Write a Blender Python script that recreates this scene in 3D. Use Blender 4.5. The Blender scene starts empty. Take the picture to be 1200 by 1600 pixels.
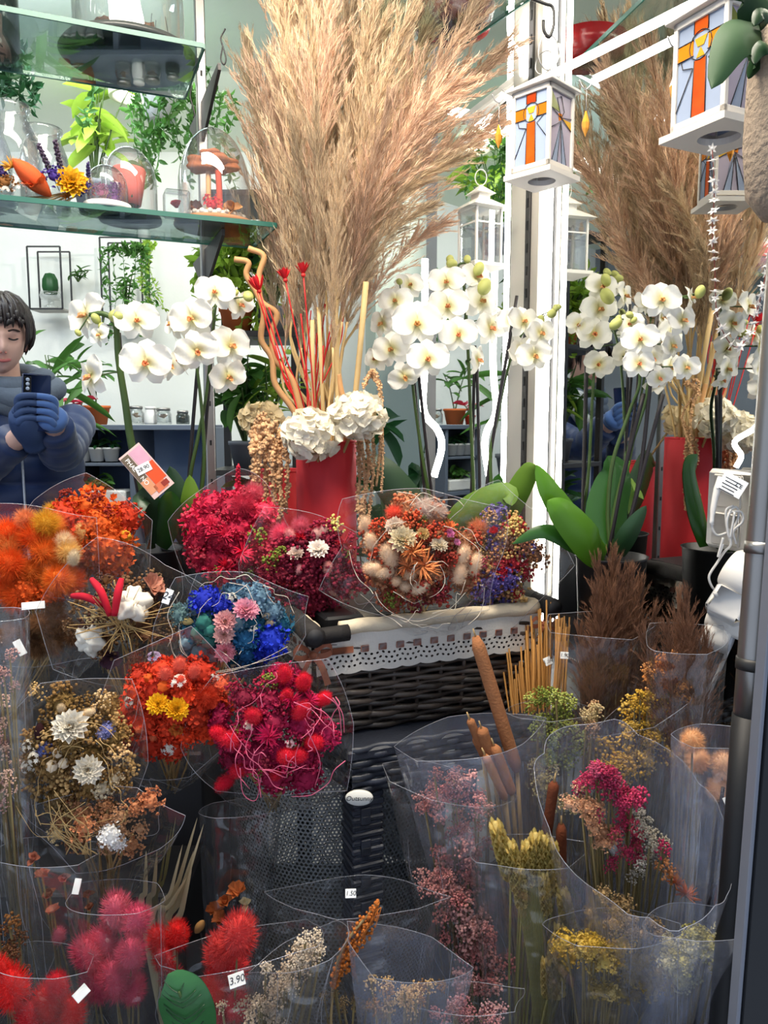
import bpy, math, random
import numpy as np
from mathutils import Vector, Matrix

rng = np.random.default_rng(11)
random.seed(5)
PI = math.pi
COL = bpy.context.scene.collection
SC = bpy.context.scene

# ------------------------------------------------------------------ camera
CAMZ = 1.40
FPX = 1202.0
PITCH = math.radians(6.5)
cam_d = bpy.data.cameras.new('camera')
cam = bpy.data.objects.new('camera', cam_d)
COL.objects.link(cam)
cam.location = (0, 0, CAMZ)
cam.rotation_euler = (PI / 2 - PITCH, 0, 0)
cam_d.sensor_fit = 'VERTICAL'
cam_d.sensor_height = 24.0
cam_d.lens = 24.0 * FPX / 1600.0
cam_d.clip_start = 0.02
SC.camera = cam

# ------------------------------------------------------------------ world, lights, exposure
SC.view_settings.view_transform = 'Standard'
SC.view_settings.look = 'None'
SC.view_settings.gamma = 1.0
SC.view_settings.use_curve_mapping = False
SC.view_settings.exposure = 0.15
cy = SC.cycles
cy.transparent_max_bounces = 20
cy.use_adaptive_sampling = True
cy.adaptive_threshold = 0.15
cy.max_bounces = 5
cy.diffuse_bounces = 3
cy.glossy_bounces = 3
cy.transmission_bounces = 3
cy.sample_clamp_indirect = 4.0
cy.caustics_reflective = False
cy.caustics_refractive = False
world = bpy.data.worlds.new('world')
SC.world = world
world.use_nodes = True
wn = world.node_tree.nodes
wn['Background'].inputs[0].default_value = (0.62, 0.72, 0.90, 1)
wn['Background'].inputs[1].default_value = 1.0


def area(name, loc, to, sx, sy, power, col=(1, 1, 1), spread=None):
    d = bpy.data.lights.new(name, 'AREA')
    d.shape = 'RECTANGLE'
    d.size, d.size_y, d.energy, d.color = sx, sy, power, col
    if spread:
        d.spread = spread
    o = bpy.data.objects.new(name, d)
    COL.objects.link(o)
    o.location = loc
    o.rotation_euler = (Vector(to) - Vector(loc)).to_track_quat('-Z', 'Y').to_euler()
    return o


def spot(name, loc, to, power, col, ang, blend=0.5, r=0.03):
    d = bpy.data.lights.new(name, 'SPOT')
    d.energy, d.color, d.spot_size, d.spot_blend, d.shadow_soft_size = power, col, ang, blend, r
    o = bpy.data.objects.new(name, d)
    COL.objects.link(o)
    o.location = loc
    o.rotation_euler = (Vector(to) - Vector(loc)).to_track_quat('-Z', 'Y').to_euler()
    return o


# fill lights added for the window display and plant shelf, and lamps of the shop
area('display_fill_light', (-0.12, 0.80, 2.46), (-0.05, 1.22, 1.1), 1.2, 0.30, 40, (1.0, 0.90, 0.77))  # unseen fill, added to light the bouquet faces from the front
area('shop_ceiling_light', (-1.2, 2.55, 2.50), (-1.2, 3.1, 1.2), 1.6, 0.5, 17, (1.0, 0.96, 0.90))
spot('shop_track_spot', (0.35, 2.35, 2.42), (-1.25, 3.55, 1.55), 62, (1.0, 0.95, 0.85), math.radians(72), 0.6, 0.02)
area('shelf_fill_light', (-0.95, 2.05, 2.48), (-0.98, 3.1, 0.9), 0.8, 0.25, 9, (0.72, 0.85, 1.0))  # unseen cool fill, added to brighten the grey plant shelf
area('shop_aisle_light', (-2.1, 1.6, 2.45), (-1.9, 1.9, 0.8), 0.5, 0.5, 9, (0.75, 0.86, 1.0))


# ------------------------------------------------------------------ geometry helpers
def W(px, py, Y):
    """World point seen at pixel (px, py), Y metres ahead of the camera."""
    dx, dy = (px - 600.0) / FPX, (800.0 - py) / FPX
    d = np.array([dx, math.cos(PITCH) + dy * math.sin(PITCH), -math.sin(PITCH) + dy * math.cos(PITCH)])
    return np.array([0, 0, CAMZ]) + d * (Y / d[1])


def S(px, Y):
    return px / FPX * Y


def PXZ(px, z, Y):
    return np.array([(px - 600.0) / FPX * Y, Y, z])


U_AX = np.array([0.923, 0.385, 0.0])     # along the back of the display
V_AX = np.array([-0.385, 0.923, 0.0])    # into the display
UP = np.array([0, 0, 1.0])
CAMP = np.array([0, 0, CAMZ])


def norm(a):
    a = np.asarray(a, float)
    return a / (np.linalg.norm(a, axis=-1, keepdims=True) + 1e-12)


class MB:
    """Collects vertices and faces; build() links them as one mesh object."""

    def __init__(self):
        self.V, self.F, self.n = [], [], 0

    def add(self, v, f, mi=0):
        v = np.asarray(v, float).reshape(-1, 3)
        f = np.asarray(f, int)
        self.V.append(v)
        if f.ndim == 1:
            f = f.reshape(1, -1)
        self.F.append((f + self.n, mi))
        self.n += len(v)
        return self

    def multi(self, v, flist, mi=0):
        v = np.asarray(v, float).reshape(-1, 3)
        self.V.append(v)
        for f in flist:
            self.F.append((np.asarray(f, int).reshape(1, -1) + self.n, mi))
        self.n += len(v)
        return self

    def mesh(self, name, mats, smooth=True):
        me = bpy.data.meshes.new(name)
        V = np.concatenate(self.V)
        loops, starts, tot, mis = [], [], [], []
        s = 0
        for f, mi in self.F:
            m, k = f.shape
            loops.append(f.ravel())
            starts.append(s + np.arange(m) * k)
            tot.append(np.full(m, k))
            mis.append(np.full(m, mi))
            s += m * k
        loops = np.concatenate(loops)
        starts = np.concatenate(starts)
        mis = np.concatenate(mis)
        me.vertices.add(len(V))
        me.vertices.foreach_set('co', V.ravel())
        me.loops.add(len(loops))
        me.loops.foreach_set('vertex_index', loops)
        me.polygons.add(len(starts))
        me.polygons.foreach_set('loop_start', starts)
        me.polygons.foreach_set('material_index', mis)
        if not isinstance(mats, (list, tuple)):
            mats = [mats]
        for m in mats:
            me.materials.append(m)
        me.update(calc_edges=True)
        me.validate()
        me.polygons.foreach_set('use_smooth', np.full(len(me.polygons), smooth))
        return me

    def build(self, name, mats, parent=None, smooth=True, kind=None):
        return link(name, self.mesh(name, mats, smooth), parent, kind=kind)


def link(name, me, parent=None, loc=None, rot=None, scale=None, kind=None):
    """Objects are built in world coordinates; a parent Empty's offset is cancelled."""
    o = bpy.data.objects.new(name, me)
    COL.objects.link(o)
    if rot is not None or loc is not None or scale is not None:
        R = Matrix.Identity(3) if rot is None else Matrix([list(r) for r in rot])
        s = (1, 1, 1) if scale is None else ((scale,) * 3 if np.isscalar(scale) else scale)
        M = R.to_4x4() @ Matrix.Diagonal((*s, 1))
        M.translation = Vector(loc if loc is not None else (0, 0, 0))
        o.matrix_basis = M
    if parent is not None:
        o.parent = parent
        o.matrix_parent_inverse = world_of(parent).inverted()
    if kind:
        o['kind'] = kind
    return o


def world_of(o):
    if o.parent is None:
        return o.matrix_basis.copy()
    return world_of(o.parent) @ o.matrix_parent_inverse @ o.matrix_basis


def tag(o, label, cat, group=None, kind=None):
    o['label'] = label
    o['category'] = cat
    if group:
        o['group'] = group
    if kind:
        o['kind'] = kind
    return o


def thing(name, label, cat, loc=(0, 0, 0), group=None):
    o = bpy.data.objects.new(name, None)
    o.empty_display_size = 0.03
    COL.objects.link(o)
    o.location = Vector(loc)
    return tag(o, label, cat, group)


def copy_tree(o, M, parent=None):
    """Copies a thing and its parts; M moves the copy in world space."""
    c = o.copy()
    COL.objects.link(c)
    if parent is None:
        c.matrix_basis = M @ o.matrix_basis
    else:
        c.parent = parent
    for ch in [x for x in o.children]:
        copy_tree(ch, None, c)
    return c


def frames(D, roll=None):
    """Rotation matrices (N,3,3) whose z column is D."""
    D = norm(np.atleast_2d(D))
    ref = np.where(np.abs(D[:, 2:3]) > 0.95, np.array([[1.0, 0, 0]]), np.array([[0, 0, 1.0]]))
    X = norm(np.cross(ref, D))
    Yv = np.cross(D, X)
    if roll is not None:
        c, s = np.cos(roll)[:, None], np.sin(roll)[:, None]
        X, Yv = X * c + Yv * s, -X * s + Yv * c
    return np.stack([X, Yv, D], axis=2)


def frame1(D, xdir=None):
    D = norm(D)
    if xdir is None:
        return frames(D)[0]
    X = np.asarray(xdir, float)
    X = norm(X - D * np.dot(X, D))
    return np.stack([X, np.cross(D, X), D], axis=1)


def scatter(mb, base, R, P, s, mi=0):
    """Adds N transformed copies of base=(V,[F...]) to mb."""
    bv, bf = base
    P = np.atleast_2d(P)
    N = len(P)
    s = np.asarray(s, float)
    if s.ndim == 0:
        s = np.full(N, s)
    if s.ndim == 1:
        s = s[:, None]
    v = bv[None] * s[:, None, :]
    v = np.einsum('nij,nkj->nki', R, v) + P[:, None, :]
    k = len(bv)
    off = (np.arange(N) * k)[:, None, None]
    first = True
    for f in bf:
        f = np.asarray(f)
        ff = (f[None] + off).reshape(-1, f.shape[1])
        if first:
            mb.add(v.reshape(-1, 3), ff, mi)
            first = False
        else:
            mb.F.append((ff + mb.n - N * k, mi))


def xf(base, R=None, t=(0, 0, 0), s=1.0):
    v = base[0] * s
    if R is not None:
        v = v @ np.asarray(R).T
    return (v + np.asarray(t), base[1])


def addb(mb, base, mi=0):
    mb.add(base[0], base[1][0], mi)
    for f in base[1][1:]:
        mb.F.append((np.asarray(f) + mb.n - len(base[0]), mi))
    return mb


def join(*bs):
    V, F, n = [], [], 0
    for v, fl in bs:
        V.append(v)
        for f in fl:
            F.append(np.asarray(f) + n)
        n += len(v)
    return (np.concatenate(V), F)


def ico(level=0):
    t = (1 + 5 ** .5) / 2
    v = np.array([(-1, t, 0), (1, t, 0), (-1, -t, 0), (1, -t, 0), (0, -1, t), (0, 1, t), (0, -1, -t), (0, 1, -t), (t, 0, -1), (t, 0, 1), (-t, 0, -1), (-t, 0, 1)], float)
    f = [(0, 11, 5), (0, 5, 1), (0, 1, 7), (0, 7, 10), (0, 10, 11), (1, 5, 9), (5, 11, 4), (11, 10, 2), (10, 7, 6), (7, 1, 8), (3, 9, 4), (3, 4, 2), (3, 2, 6), (3, 6, 8), (3, 8, 9), (4, 9, 5), (2, 4, 11), (6, 2, 10), (8, 6, 7), (9, 8, 1)]
    v = norm(v)
    for _ in range(level):
        vs, cache, nf = list(map(tuple, v)), {}, []

        def mid(a, b):
            k = (min(a, b), max(a, b))
            if k not in cache:
                m = norm((np.array(vs[a]) + np.array(vs[b])) / 2)
                vs.append(tuple(m))
                cache[k] = len(vs) - 1
            return cache[k]
        for a, b, c in f:
            ab, bc, ca = mid(a, b), mid(b, c), mid(c, a)
            nf += [(a, ab, ca), (b, bc, ab), (c, ca, bc), (ab, bc, ca)]
        v, f = np.array(vs), nf
    return (v, [np.array(f)])


ICO0, ICO1, ICO2 = ico(0), ico(1), ico(2)
OCT = (np.array([(1, 0, 0), (-1, 0, 0), (0, 1, 0), (0, -1, 0), (0, 0, 1), (0, 0, -1)], float), [np.array([(0, 2, 4), (2, 1, 4), (1, 3, 4), (3, 0, 4), (2, 0, 5), (1, 2, 5), (3, 1, 5), (0, 3, 5)])])


def tube(pts, rad, n=6, caps=True):
    pts = np.asarray(pts, float)
    m = len(pts)
    rad = np.full(m, rad, float) if np.isscalar(rad) else np.asarray(rad, float)
    T = norm(np.gradient(pts, axis=0))
    X = np.zeros_like(pts)
    ref = np.array([0, 0, 1.0]) if abs(T[0, 2]) < 0.9 else np.array([1.0, 0, 0])
    x = norm(np.cross(ref, T[0]))
    for i in range(m):
        x = norm(x - T[i] * np.dot(x, T[i]))
        X[i] = x
    Yv = np.cross(T, X)
    a = np.linspace(0, 2 * PI, n, endpoint=False)
    v = pts[:, None] + rad[:, None, None] * (X[:, None] * np.cos(a)[None, :, None] + Yv[:, None] * np.sin(a)[None, :, None])
    i, j = np.meshgrid(np.arange(m - 1), np.arange(n), indexing='ij')
    j2 = (j + 1) % n
    q = np.stack([i * n + j, i * n + j2, (i + 1) * n + j2, (i + 1) * n + j], -1).reshape(-1, 4)
    F = [q]
    if caps:
        F.append(np.arange(n)[None, ::-1])
        F.append((np.arange(n) + (m - 1) * n)[None])
    return (v.reshape(-1, 3), F)


def grid(P):
    """P (a,b,3) -> quads."""
    a, b = P.shape[:2]
    i, j = np.meshgrid(np.arange(a - 1), np.arange(b - 1), indexing='ij')
    q = np.stack([i * b + j, i * b + j + 1, (i + 1) * b + j + 1, (i + 1) * b + j], -1).reshape(-1, 4)
    return (P.reshape(-1, 3), [q])


def lathe(prof, n=32, closed=False):
    """prof: list of (r, z)."""
    prof = np.asarray(prof, float)
    a = np.linspace(0, 2 * PI, n, endpoint=False)
    P = np.stack([prof[:, None, 0] * np.cos(a), prof[:, None, 0] * np.sin(a), np.repeat(prof[:, 1:2], n, 1)], -1)
    m = len(prof)
    i, j = np.meshgrid(np.arange(m - 1), np.arange(n), indexing='ij')
    j2 = (j + 1) % n
    q = np.stack([i * n + j, i * n + j2, (i + 1) * n + j2, (i + 1) * n + j], -1).reshape(-1, 4)
    return (P.reshape(-1, 3), [q])


def cbox(sx, sy, sz, c=0.0):
    """Box centred on the origin with chamfered edges."""
    hx, hy, hz = sx / 2, sy / 2, sz / 2
    if c <= 0:
        v = np.array([(x, y, z) for x in (-hx, hx) for y in (-hy, hy) for z in (-hz, hz)])
        return (v, [np.array([(0, 1, 3, 2), (4, 6, 7, 5), (0, 4, 5, 1), (2, 3, 7, 6), (0, 2, 6, 4), (1, 5, 7, 3)])])
    c = min(c, hx * .9, hy * .9, hz * .9)
    V, F, idx = [], [], {}
    for sxn in (-1, 1):
        for syn in (-1, 1):
            for szn in (-1, 1):
                for ax in range(3):
                    p = [sxn * (hx - c), syn * (hy - c), szn * (hz - c)]
                    p[ax] = (sxn * hx, syn * hy, szn * hz)[ax]
                    idx[(sxn, syn, szn, ax)] = len(V)
                    V.append(p)
    for ax in range(3):
        o1, o2 = [k for k in range(3) if k != ax]
        for s in (-1, 1):
            q = []
            for a, b in ((-1, -1), (1, -1), (1, 1), (-1, 1)):
                k = [0, 0, 0]
                k[ax], k[o1], k[o2] = s, a, b
                q.append(idx[(*k, ax)])
            F.append(q if (s > 0) == (ax != 1) else q[::-1])
    for ax in range(3):
        o1, o2 = [k for k in range(3) if k != ax]
        for a in (-1, 1):
            for b in (-1, 1):
                k0, k1 = [0, 0, 0], [0, 0, 0]
                k0[ax], k1[ax] = -1, 1
                k0[o1] = k1[o1] = a
                k0[o2] = k1[o2] = b
                F.append([idx[(*k0, o1)], idx[(*k1, o1)], idx[(*k1, o2)], idx[(*k0, o2)]])
    T = [[idx[(a, b, d, 0)], idx[(a, b, d, 1)], idx[(a, b, d, 2)]] for a in (-1, 1) for b in (-1, 1) for d in (-1, 1)]
    return (np.array(V, float), [np.array(F), np.array(T)])


def bxw(c, ex, ey, ez, ch=0.0, X=(1, 0, 0), Y=(0, 1, 0)):
    """Box base at world centre c with axes X, Y and X x Y."""
    X, Y = norm(X), norm(Y)
    R = np.stack([X, Y, np.cross(X, Y)], axis=1)
    return xf(cbox(ex, ey, ez, ch), R, c)


def bez(pts, n=12):
    """Smooth Catmull-Rom curve through pts."""
    p = np.asarray(pts, float)
    if len(p) == 2:
        t = np.linspace(0, 1, n)[:, None]
        return p[0] * (1 - t) + p[1] * t
    q = np.vstack([2 * p[0] - p[1], p, 2 * p[-1] - p[-2]])
    out = []
    segs = len(p) - 1
    for i in range(segs):
        t = np.linspace(0, 1, max(2, n // segs + 1), endpoint=(i == segs - 1))[:, None]
        a, b, c, d = q[i], q[i + 1], q[i + 2], q[i + 3]
        out.append(.5 * ((2 * b) + (-a + c) * t + (2 * a - 5 * b + 4 * c - d) * t ** 2 + (-a + 3 * b - 3 * c + d) * t ** 3))
    return np.vstack(out)


def petal(L, Wd, cup=0.15, curl=0.3, tip=0.6, nx=5, ny=5, base=0.25):
    """Petal lying along +x from the origin, facing +z."""
    t = np.linspace(0, 1, ny)
    w = Wd * .5 * np.clip(base + (1 - base) * np.sin(np.clip(t / max(tip, .05), 0, 1) * PI / 2), 0, 1)
    w = np.where(t > tip, Wd * .5 * np.sqrt(np.clip(1 - ((t - tip) / (1 - tip + 1e-6)) ** 2, 0.0, 1)), w)
    s = np.linspace(-1, 1, nx)
    P = np.zeros((ny, nx, 3))
    P[..., 0] = (L * t)[:, None]
    P[..., 1] = w[:, None] * s[None]
    P[..., 2] = cup * Wd * (s[None] ** 2) * (w / (Wd * .5 + 1e-9))[:, None] + curl * L * (t ** 2)[:, None]
    return grid(P)


def rotz(a):
    c, s = math.cos(a), math.sin(a)
    return np.array([[c, -s, 0], [s, c, 0], [0, 0, 1.0]])


def roty(a):
    c, s = math.cos(a), math.sin(a)
    return np.array([[c, 0, s], [0, 1.0, 0], [-s, 0, c]])


def rotx(a):
    c, s = math.cos(a), math.sin(a)
    return np.array([[1.0, 0, 0], [0, c, -s], [0, s, c]])


def fib(n, zmin=-1.0):
    i = np.arange(n) + .5
    z = 1 - (1 - zmin) * i / n
    r = np.sqrt(np.clip(1 - z * z, 0, 1))
    a = i * 2.399963
    return np.stack([r * np.cos(a), r * np.sin(a), z], 1)


def rdir(n, D=None, spread=1.0):
    v = norm(rng.normal(size=(n, 3)))
    if D is None:
        return v
    return norm(np.asarray(D) + spread * v)


# ------------------------------------------------------------------ materials
def lin(c):
    """sRGB 0-255 tuple -> linear."""
    return tuple(((x / 255) / 12.92 if x / 255 <= .04045 else ((x / 255 + .055) / 1.055) ** 2.4) for x in c)


MATS = {}


def mat(name, col, rough=.6, var=.25, transl=0.0, metal=0.0, spec=.35, nscale=30.0, hue=0.0, bump=0.0, bscale=80.0, col2=None, emit=None, sheen=0.0, coat=0.0, ovar=0.0):
    if name in MATS:
        return MATS[name]
    m = bpy.data.materials.new(name)
    m.use_nodes = True
    nt = m.node_tree
    N, Lk = nt.nodes, nt.links
    b = N['Principled BSDF']
    out = N['Material Output']
    b.inputs['Roughness'].default_value = rough
    b.inputs['Metallic'].default_value = metal
    b.inputs['Specular IOR Level'].default_value = spec
    b.inputs['Sheen Weight'].default_value = sheen
    b.inputs['Coat Weight'].default_value = coat
    c = lin(col)
    c2 = lin(col2) if col2 else None
    geo = N.new('ShaderNodeNewGeometry')
    oi = N.new('ShaderNodeObjectInfo')
    tc = N.new('ShaderNodeTexCoord')
    no = N.new('ShaderNodeTexNoise')
    no.inputs['Scale'].default_value = nscale
    no.inputs['Detail'].default_value = 3
    Lk.new(tc.outputs['Object'], no.inputs['Vector'])
    add = N.new('ShaderNodeMath')
    add.operation = 'ADD'
    Lk.new(geo.outputs['Random Per Island'], add.inputs[0])
    Lk.new(oi.outputs['Random'], add.inputs[1])
    fr = N.new('ShaderNodeMath')
    fr.operation = 'FRACT'
    Lk.new(add.outputs[0], fr.inputs[0])
    mx = N.new('ShaderNodeMath')
    mx.operation = 'MULTIPLY_ADD'
    Lk.new(no.outputs['Fac'], mx.inputs[0])
    mx.inputs[1].default_value = .9
    Lk.new(fr.outputs[0], mx.inputs[2])
    mr = N.new('ShaderNodeMapRange')
    Lk.new(mx.outputs[0], mr.inputs['Value'])
    mr.inputs['From Min'].default_value = .2
    mr.inputs['From Max'].default_value = 1.7
    ramp = N.new('ShaderNodeValToRGB')
    Lk.new(mr.outputs[0], ramp.inputs[0])
    lo = tuple(x * (1 - var) for x in c)
    hi = tuple(min(1, x * (1 + var)) for x in (c2 or c))
    ramp.color_ramp.elements[0].color = (*lo, 1)
    ramp.color_ramp.elements[1].color = (*hi, 1)
    csock = ramp.outputs[0]
    if hue:
        hs = N.new('ShaderNodeHueSaturation')
        mh = N.new('ShaderNodeMapRange')
        Lk.new(fr.outputs[0], mh.inputs['Value'])
        mh.inputs['To Min'].default_value = .5 - hue
        mh.inputs['To Max'].default_value = .5 + hue
        Lk.new(mh.outputs[0], hs.inputs['Hue'])
        Lk.new(csock, hs.inputs['Color'])
        csock = hs.outputs[0]
    vv = N.new('ShaderNodeHueSaturation')
    vr = N.new('ShaderNodeMapRange')
    Lk.new(oi.outputs['Random'], vr.inputs['Value'])
    vr.inputs['To Min'].default_value = 1 - ovar
    vr.inputs['To Max'].default_value = 1 + ovar
    Lk.new(vr.outputs[0], vv.inputs['Value'])
    Lk.new(csock, vv.inputs['Color'])
    csock = vv.outputs[0]
    Lk.new(csock, b.inputs['Base Color'])
    if bump:
        bn = N.new('ShaderNodeTexNoise')
        bn.inputs['Scale'].default_value = bscale
        bn.inputs['Detail'].default_value = 4
        Lk.new(tc.outputs['Object'], bn.inputs['Vector'])
        bp = N.new('ShaderNodeBump')
        bp.inputs['Strength'].default_value = bump
        bp.inputs['Distance'].default_value = .004
        Lk.new(bn.outputs['Fac'], bp.inputs['Height'])
        Lk.new(bp.outputs[0], b.inputs['Normal'])
    if emit:
        b.inputs['Emission Color'].default_value = (*lin(emit[0]), 1)
        b.inputs['Emission Strength'].default_value = emit[1]
    if transl > 0:
        tr = N.new('ShaderNodeBsdfTranslucent')
        Lk.new(csock, tr.inputs['Color'])
        ms = N.new('ShaderNodeMixShader')
        ms.inputs[0].default_value = transl
        Lk.new(b.outputs[0], ms.inputs[1])
        Lk.new(tr.outputs[0], ms.inputs[2])
        Lk.new(ms.outputs[0], out.inputs[0])
    MATS[name] = m
    return m


def film(name, tint=(1, 1, 1), haze=.05, gloss=.22, rough=.12, hazecol=(.85, .88, .95), bump=.35, bscale=14):
    """Thin clear sheet: cellophane or pane."""
    if name in MATS:
        return MATS[name]
    m = bpy.data.materials.new(name)
    m.use_nodes = True
    nt = m.node_tree
    N, Lk = nt.nodes, nt.links
    out = N['Material Output']
    N.remove(N['Principled BSDF'])
    tr = N.new('ShaderNodeBsdfTransparent')
    tr.inputs[0].default_value = (*tint, 1)
    gl = N.new('ShaderNodeBsdfGlossy')
    gl.inputs['Roughness'].default_value = rough
    df = N.new('ShaderNodeBsdfDiffuse')
    df.inputs[0].default_value = (*hazecol, 1)
    tl = N.new('ShaderNodeBsdfTranslucent')
    tl.inputs[0].default_value = (*hazecol, 1)
    dm = N.new('ShaderNodeMixShader')
    dm.inputs[0].default_value = .5
    Lk.new(df.outputs[0], dm.inputs[1])
    Lk.new(tl.outputs[0], dm.inputs[2])
    lw = N.new('ShaderNodeLayerWeight')
    lw.inputs['Blend'].default_value = .35
    tc = N.new('ShaderNodeTexCoord')
    no = N.new('ShaderNodeTexNoise')
    no.inputs['Scale'].default_value = bscale
    no.inputs['Detail'].default_value = 1.0
    Lk.new(tc.outputs['Object'], no.inputs['Vector'])
    bp = N.new('ShaderNodeBump')
    bp.inputs['Strength'].default_value = bump
    bp.inputs['Distance'].default_value = .02
    Lk.new(no.outputs['Fac'], bp.inputs['Height'])
    Lk.new(bp.outputs[0], gl.inputs['Normal'])
    Lk.new(bp.outputs[0], lw.inputs['Normal'])
    m1 = N.new('ShaderNodeMixShader')
    hz = N.new('ShaderNodeMath')
    hz.operation = 'MULTIPLY_ADD'
    Lk.new(no.outputs['Fac'], hz.inputs[0])
    hz.inputs[1].default_value = haze
    hz.inputs[2].default_value = haze * .5
    Lk.new(hz.outputs[0], m1.inputs[0])
    Lk.new(tr.outputs[0], m1.inputs[1])
    Lk.new(dm.outputs[0], m1.inputs[2])
    m2 = N.new('ShaderNodeMixShader')
    gm = N.new('ShaderNodeMath')
    gm.operation = 'MULTIPLY_ADD'
    Lk.new(lw.outputs['Facing'], gm.inputs[0])
    gm.inputs[1].default_value = gloss
    gm.inputs[2].default_value = .03
    Lk.new(gm.outputs[0], m2.inputs[0])
    Lk.new(m1.outputs[0], m2.inputs[1])
    Lk.new(gl.outputs[0], m2.inputs[2])
    Lk.new(m2.outputs[0], out.inputs[0])
    MATS[name] = m
    return m


def emis(name, col, strength):
    m = bpy.data.materials.new(name)
    m.use_nodes = True
    nt = m.node_tree
    e = nt.nodes.new('ShaderNodeEmission')
    e.inputs[0].default_value = (*col, 1)
    e.inputs[1].default_value = strength
    nt.links.new(e.outputs[0], nt.nodes['Material Output'].inputs[0])
    return m


CELLO = film('cellophane', haze=.028, gloss=.36, rough=.09, bump=.8, bscale=22)
CELLO_GLARE = film('cellophane_glare', haze=.15, gloss=.38, rough=.12, hazecol=(.66, .74, .98), bump=.7, bscale=18)  # bluish haze of reflected light mixed into the film colour
GLASSC = film('clear_glass', tint=(.97, .985, .98), haze=.05, gloss=.85, rough=.02, bump=.05, bscale=4)
SHELFGLASS = film('shelf_glass', tint=(.80, .90, .87), haze=.03, gloss=.6, rough=.015, hazecol=(.55, .75, .72), bump=.02, bscale=3)
SHELFEDGE = mat('shelf_glass_edge', (28, 92, 78), rough=.4, var=.2, spec=.6, nscale=12)
FILM_EDGE_GLINT = film('cellophane_edge_glint', haze=.42, gloss=.6, rough=.1, hazecol=(.88, .90, .98), bump=.1)  # whitish film for cut edges and painted crease highlights
LED = emis('led_white', (1.0, .96, .90), 22.0)
WHITE_M = mat('white_paint', (226, 224, 216), rough=.45, var=.06)
STEEL = mat('brushed_steel', (150, 148, 145), rough=.32, var=.12, metal=.9, nscale=20)
DARKMET = mat('dark_metal', (58, 57, 56), rough=.45, var=.15, metal=.5)
BLACK = mat('black_plastic', (16, 17, 20), rough=.5, var=.25)
WIRE = mat('black_wire', (22, 22, 22), rough=.4, var=.1)
PAPER = mat('white_label', (232, 232, 228), rough=.6, var=.03)
INK = mat('ink', (25, 28, 40), rough=.6, var=.1)
STEMG = mat('green_stem', (62, 84, 40), rough=.45, var=.25, nscale=15, transl=.05)
STEMD = mat('dark_stick', (34, 30, 32), rough=.5, var=.2)
STRAW = mat('straw', (188, 158, 108), rough=.7, var=.25, transl=.2)
LEAFG = mat('orchid_leaf', (46, 92, 30), rough=.3, var=.25, nscale=10, transl=.18, spec=.5)
LEAFL = mat('light_leaf', (120, 158, 62), rough=.5, var=.25, nscale=12, transl=.35)
LEAFD = mat('dark_leaf', (34, 66, 34), rough=.4, var=.35, nscale=12, transl=.12, spec=.5)

# ================================================================== the setting
def struct(name, mb, m, smooth=False, parent=None):
    o = mb.build(name, m, parent, smooth)
    if parent is None:
        o['kind'] = 'structure'
    return o


def wall_mat(name, col, var=.08, rough=.7, bump=.12, nscale=3.0):
    return mat(name, col, rough=rough, var=var, nscale=nscale, bump=bump, bscale=60)


M0 = np.array([0.31, 1.675, 0.0])       # a foot point of the mirrored side wall
N_MIR = U_AX


def MP(t, z, off=0.0):
    """Point on the side wall: t along the wall, off in front of it."""
    return M0 + V_AX * t + UP * z - U_AX * off


GREYP = wall_mat('white_plaster', (212, 216, 210))
struct('floor', addb(MB(), bxw((-.6, 2.6, -.05), 5.4, 5.0, .1)), wall_mat('shop_floor', (176, 170, 162), var=.15))
struct('floor_platform', addb(MB(), bxw((-.45, 1.12, .26), 2.3, 1.36, .12, .005)), mat('dark_platform', (36, 36, 40), rough=.5, var=.3, nscale=9))
struct('ceiling', addb(MB(), bxw((-.6, 2.6, 2.60), 5.4, 5.0, .08)), wall_mat('ceiling_paint', (236, 246, 228)))
struct('wall_back', addb(MB(), bxw((-1.4, 3.50, 1.28), 3.6, .1, 2.6)), GREYP)
struct('wall_left', addb(MB(), bxw((-3.1, 2.3, 1.28), .1, 3.3, 2.6)), wall_mat('grey_plaster', (118, 124, 132)))
struct('wall_back_right', addb(MB(), bxw((0.55, 3.15, 1.28), 1.30, .1, 2.6, X=U_AX, Y=V_AX)), wall_mat('sage_plaster', (150, 162, 152)))

# mirrored side wall
wr = MB()
addb(wr, bxw(MP(-.2, 1.4, -.05), .06, 1.5, 2.4, X=U_AX, Y=V_AX))
struct('wall_right', wr, wall_mat('panel_grey', (150, 150, 150)))
MIR = mat('mirror_silver', (214, 216, 214), rough=.015, var=.03, metal=1.0, nscale=4)
for (t0, t1, lab) in ((-.84, -.085, 'tall mirror panel beside the steel pole reflecting the red vase'), (.062, .45, 'narrow mirror panel behind the white hanging lantern')):
    mm = MB()
    addb(mm, bxw(MP((t0 + t1) / 2, 1.40, -.008), .012, t1 - t0, 2.30, .002, X=U_AX, Y=V_AX))
    tag(mm.build('mirror_panel', MIR, smooth=False), lab, 'mirror')

# corner column between the two mirrors
cl = thing('wall_column', 'pale metal column with a dark slotted rail between the two mirrors', 'column', MP(-.01, .3))
addb(c := MB(), bxw(MP(-.012, 1.4, .008), .034, .112, 2.3, .004, X=U_AX, Y=V_AX))
c.build('panel', mat('column_metal', (186, 182, 172), rough=.4, var=.08, metal=.15, nscale=3), cl, False)
addb(c := MB(), bxw(MP(-.030, 1.4, .027), .006, .016, 2.3, .001, X=U_AX, Y=V_AX))
rail = c.build('slotted_rail', DARKMET, cl, False)
c = MB()
for k in range(40):
    addb(c, bxw(MP(-.030, .5 + k * .045, .0305), .002, .005, .018, X=U_AX, Y=V_AX))
c.build('slots', BLACK, rail, False, kind='stuff')
cl['kind'] = 'structure'
del cl['category']


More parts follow.
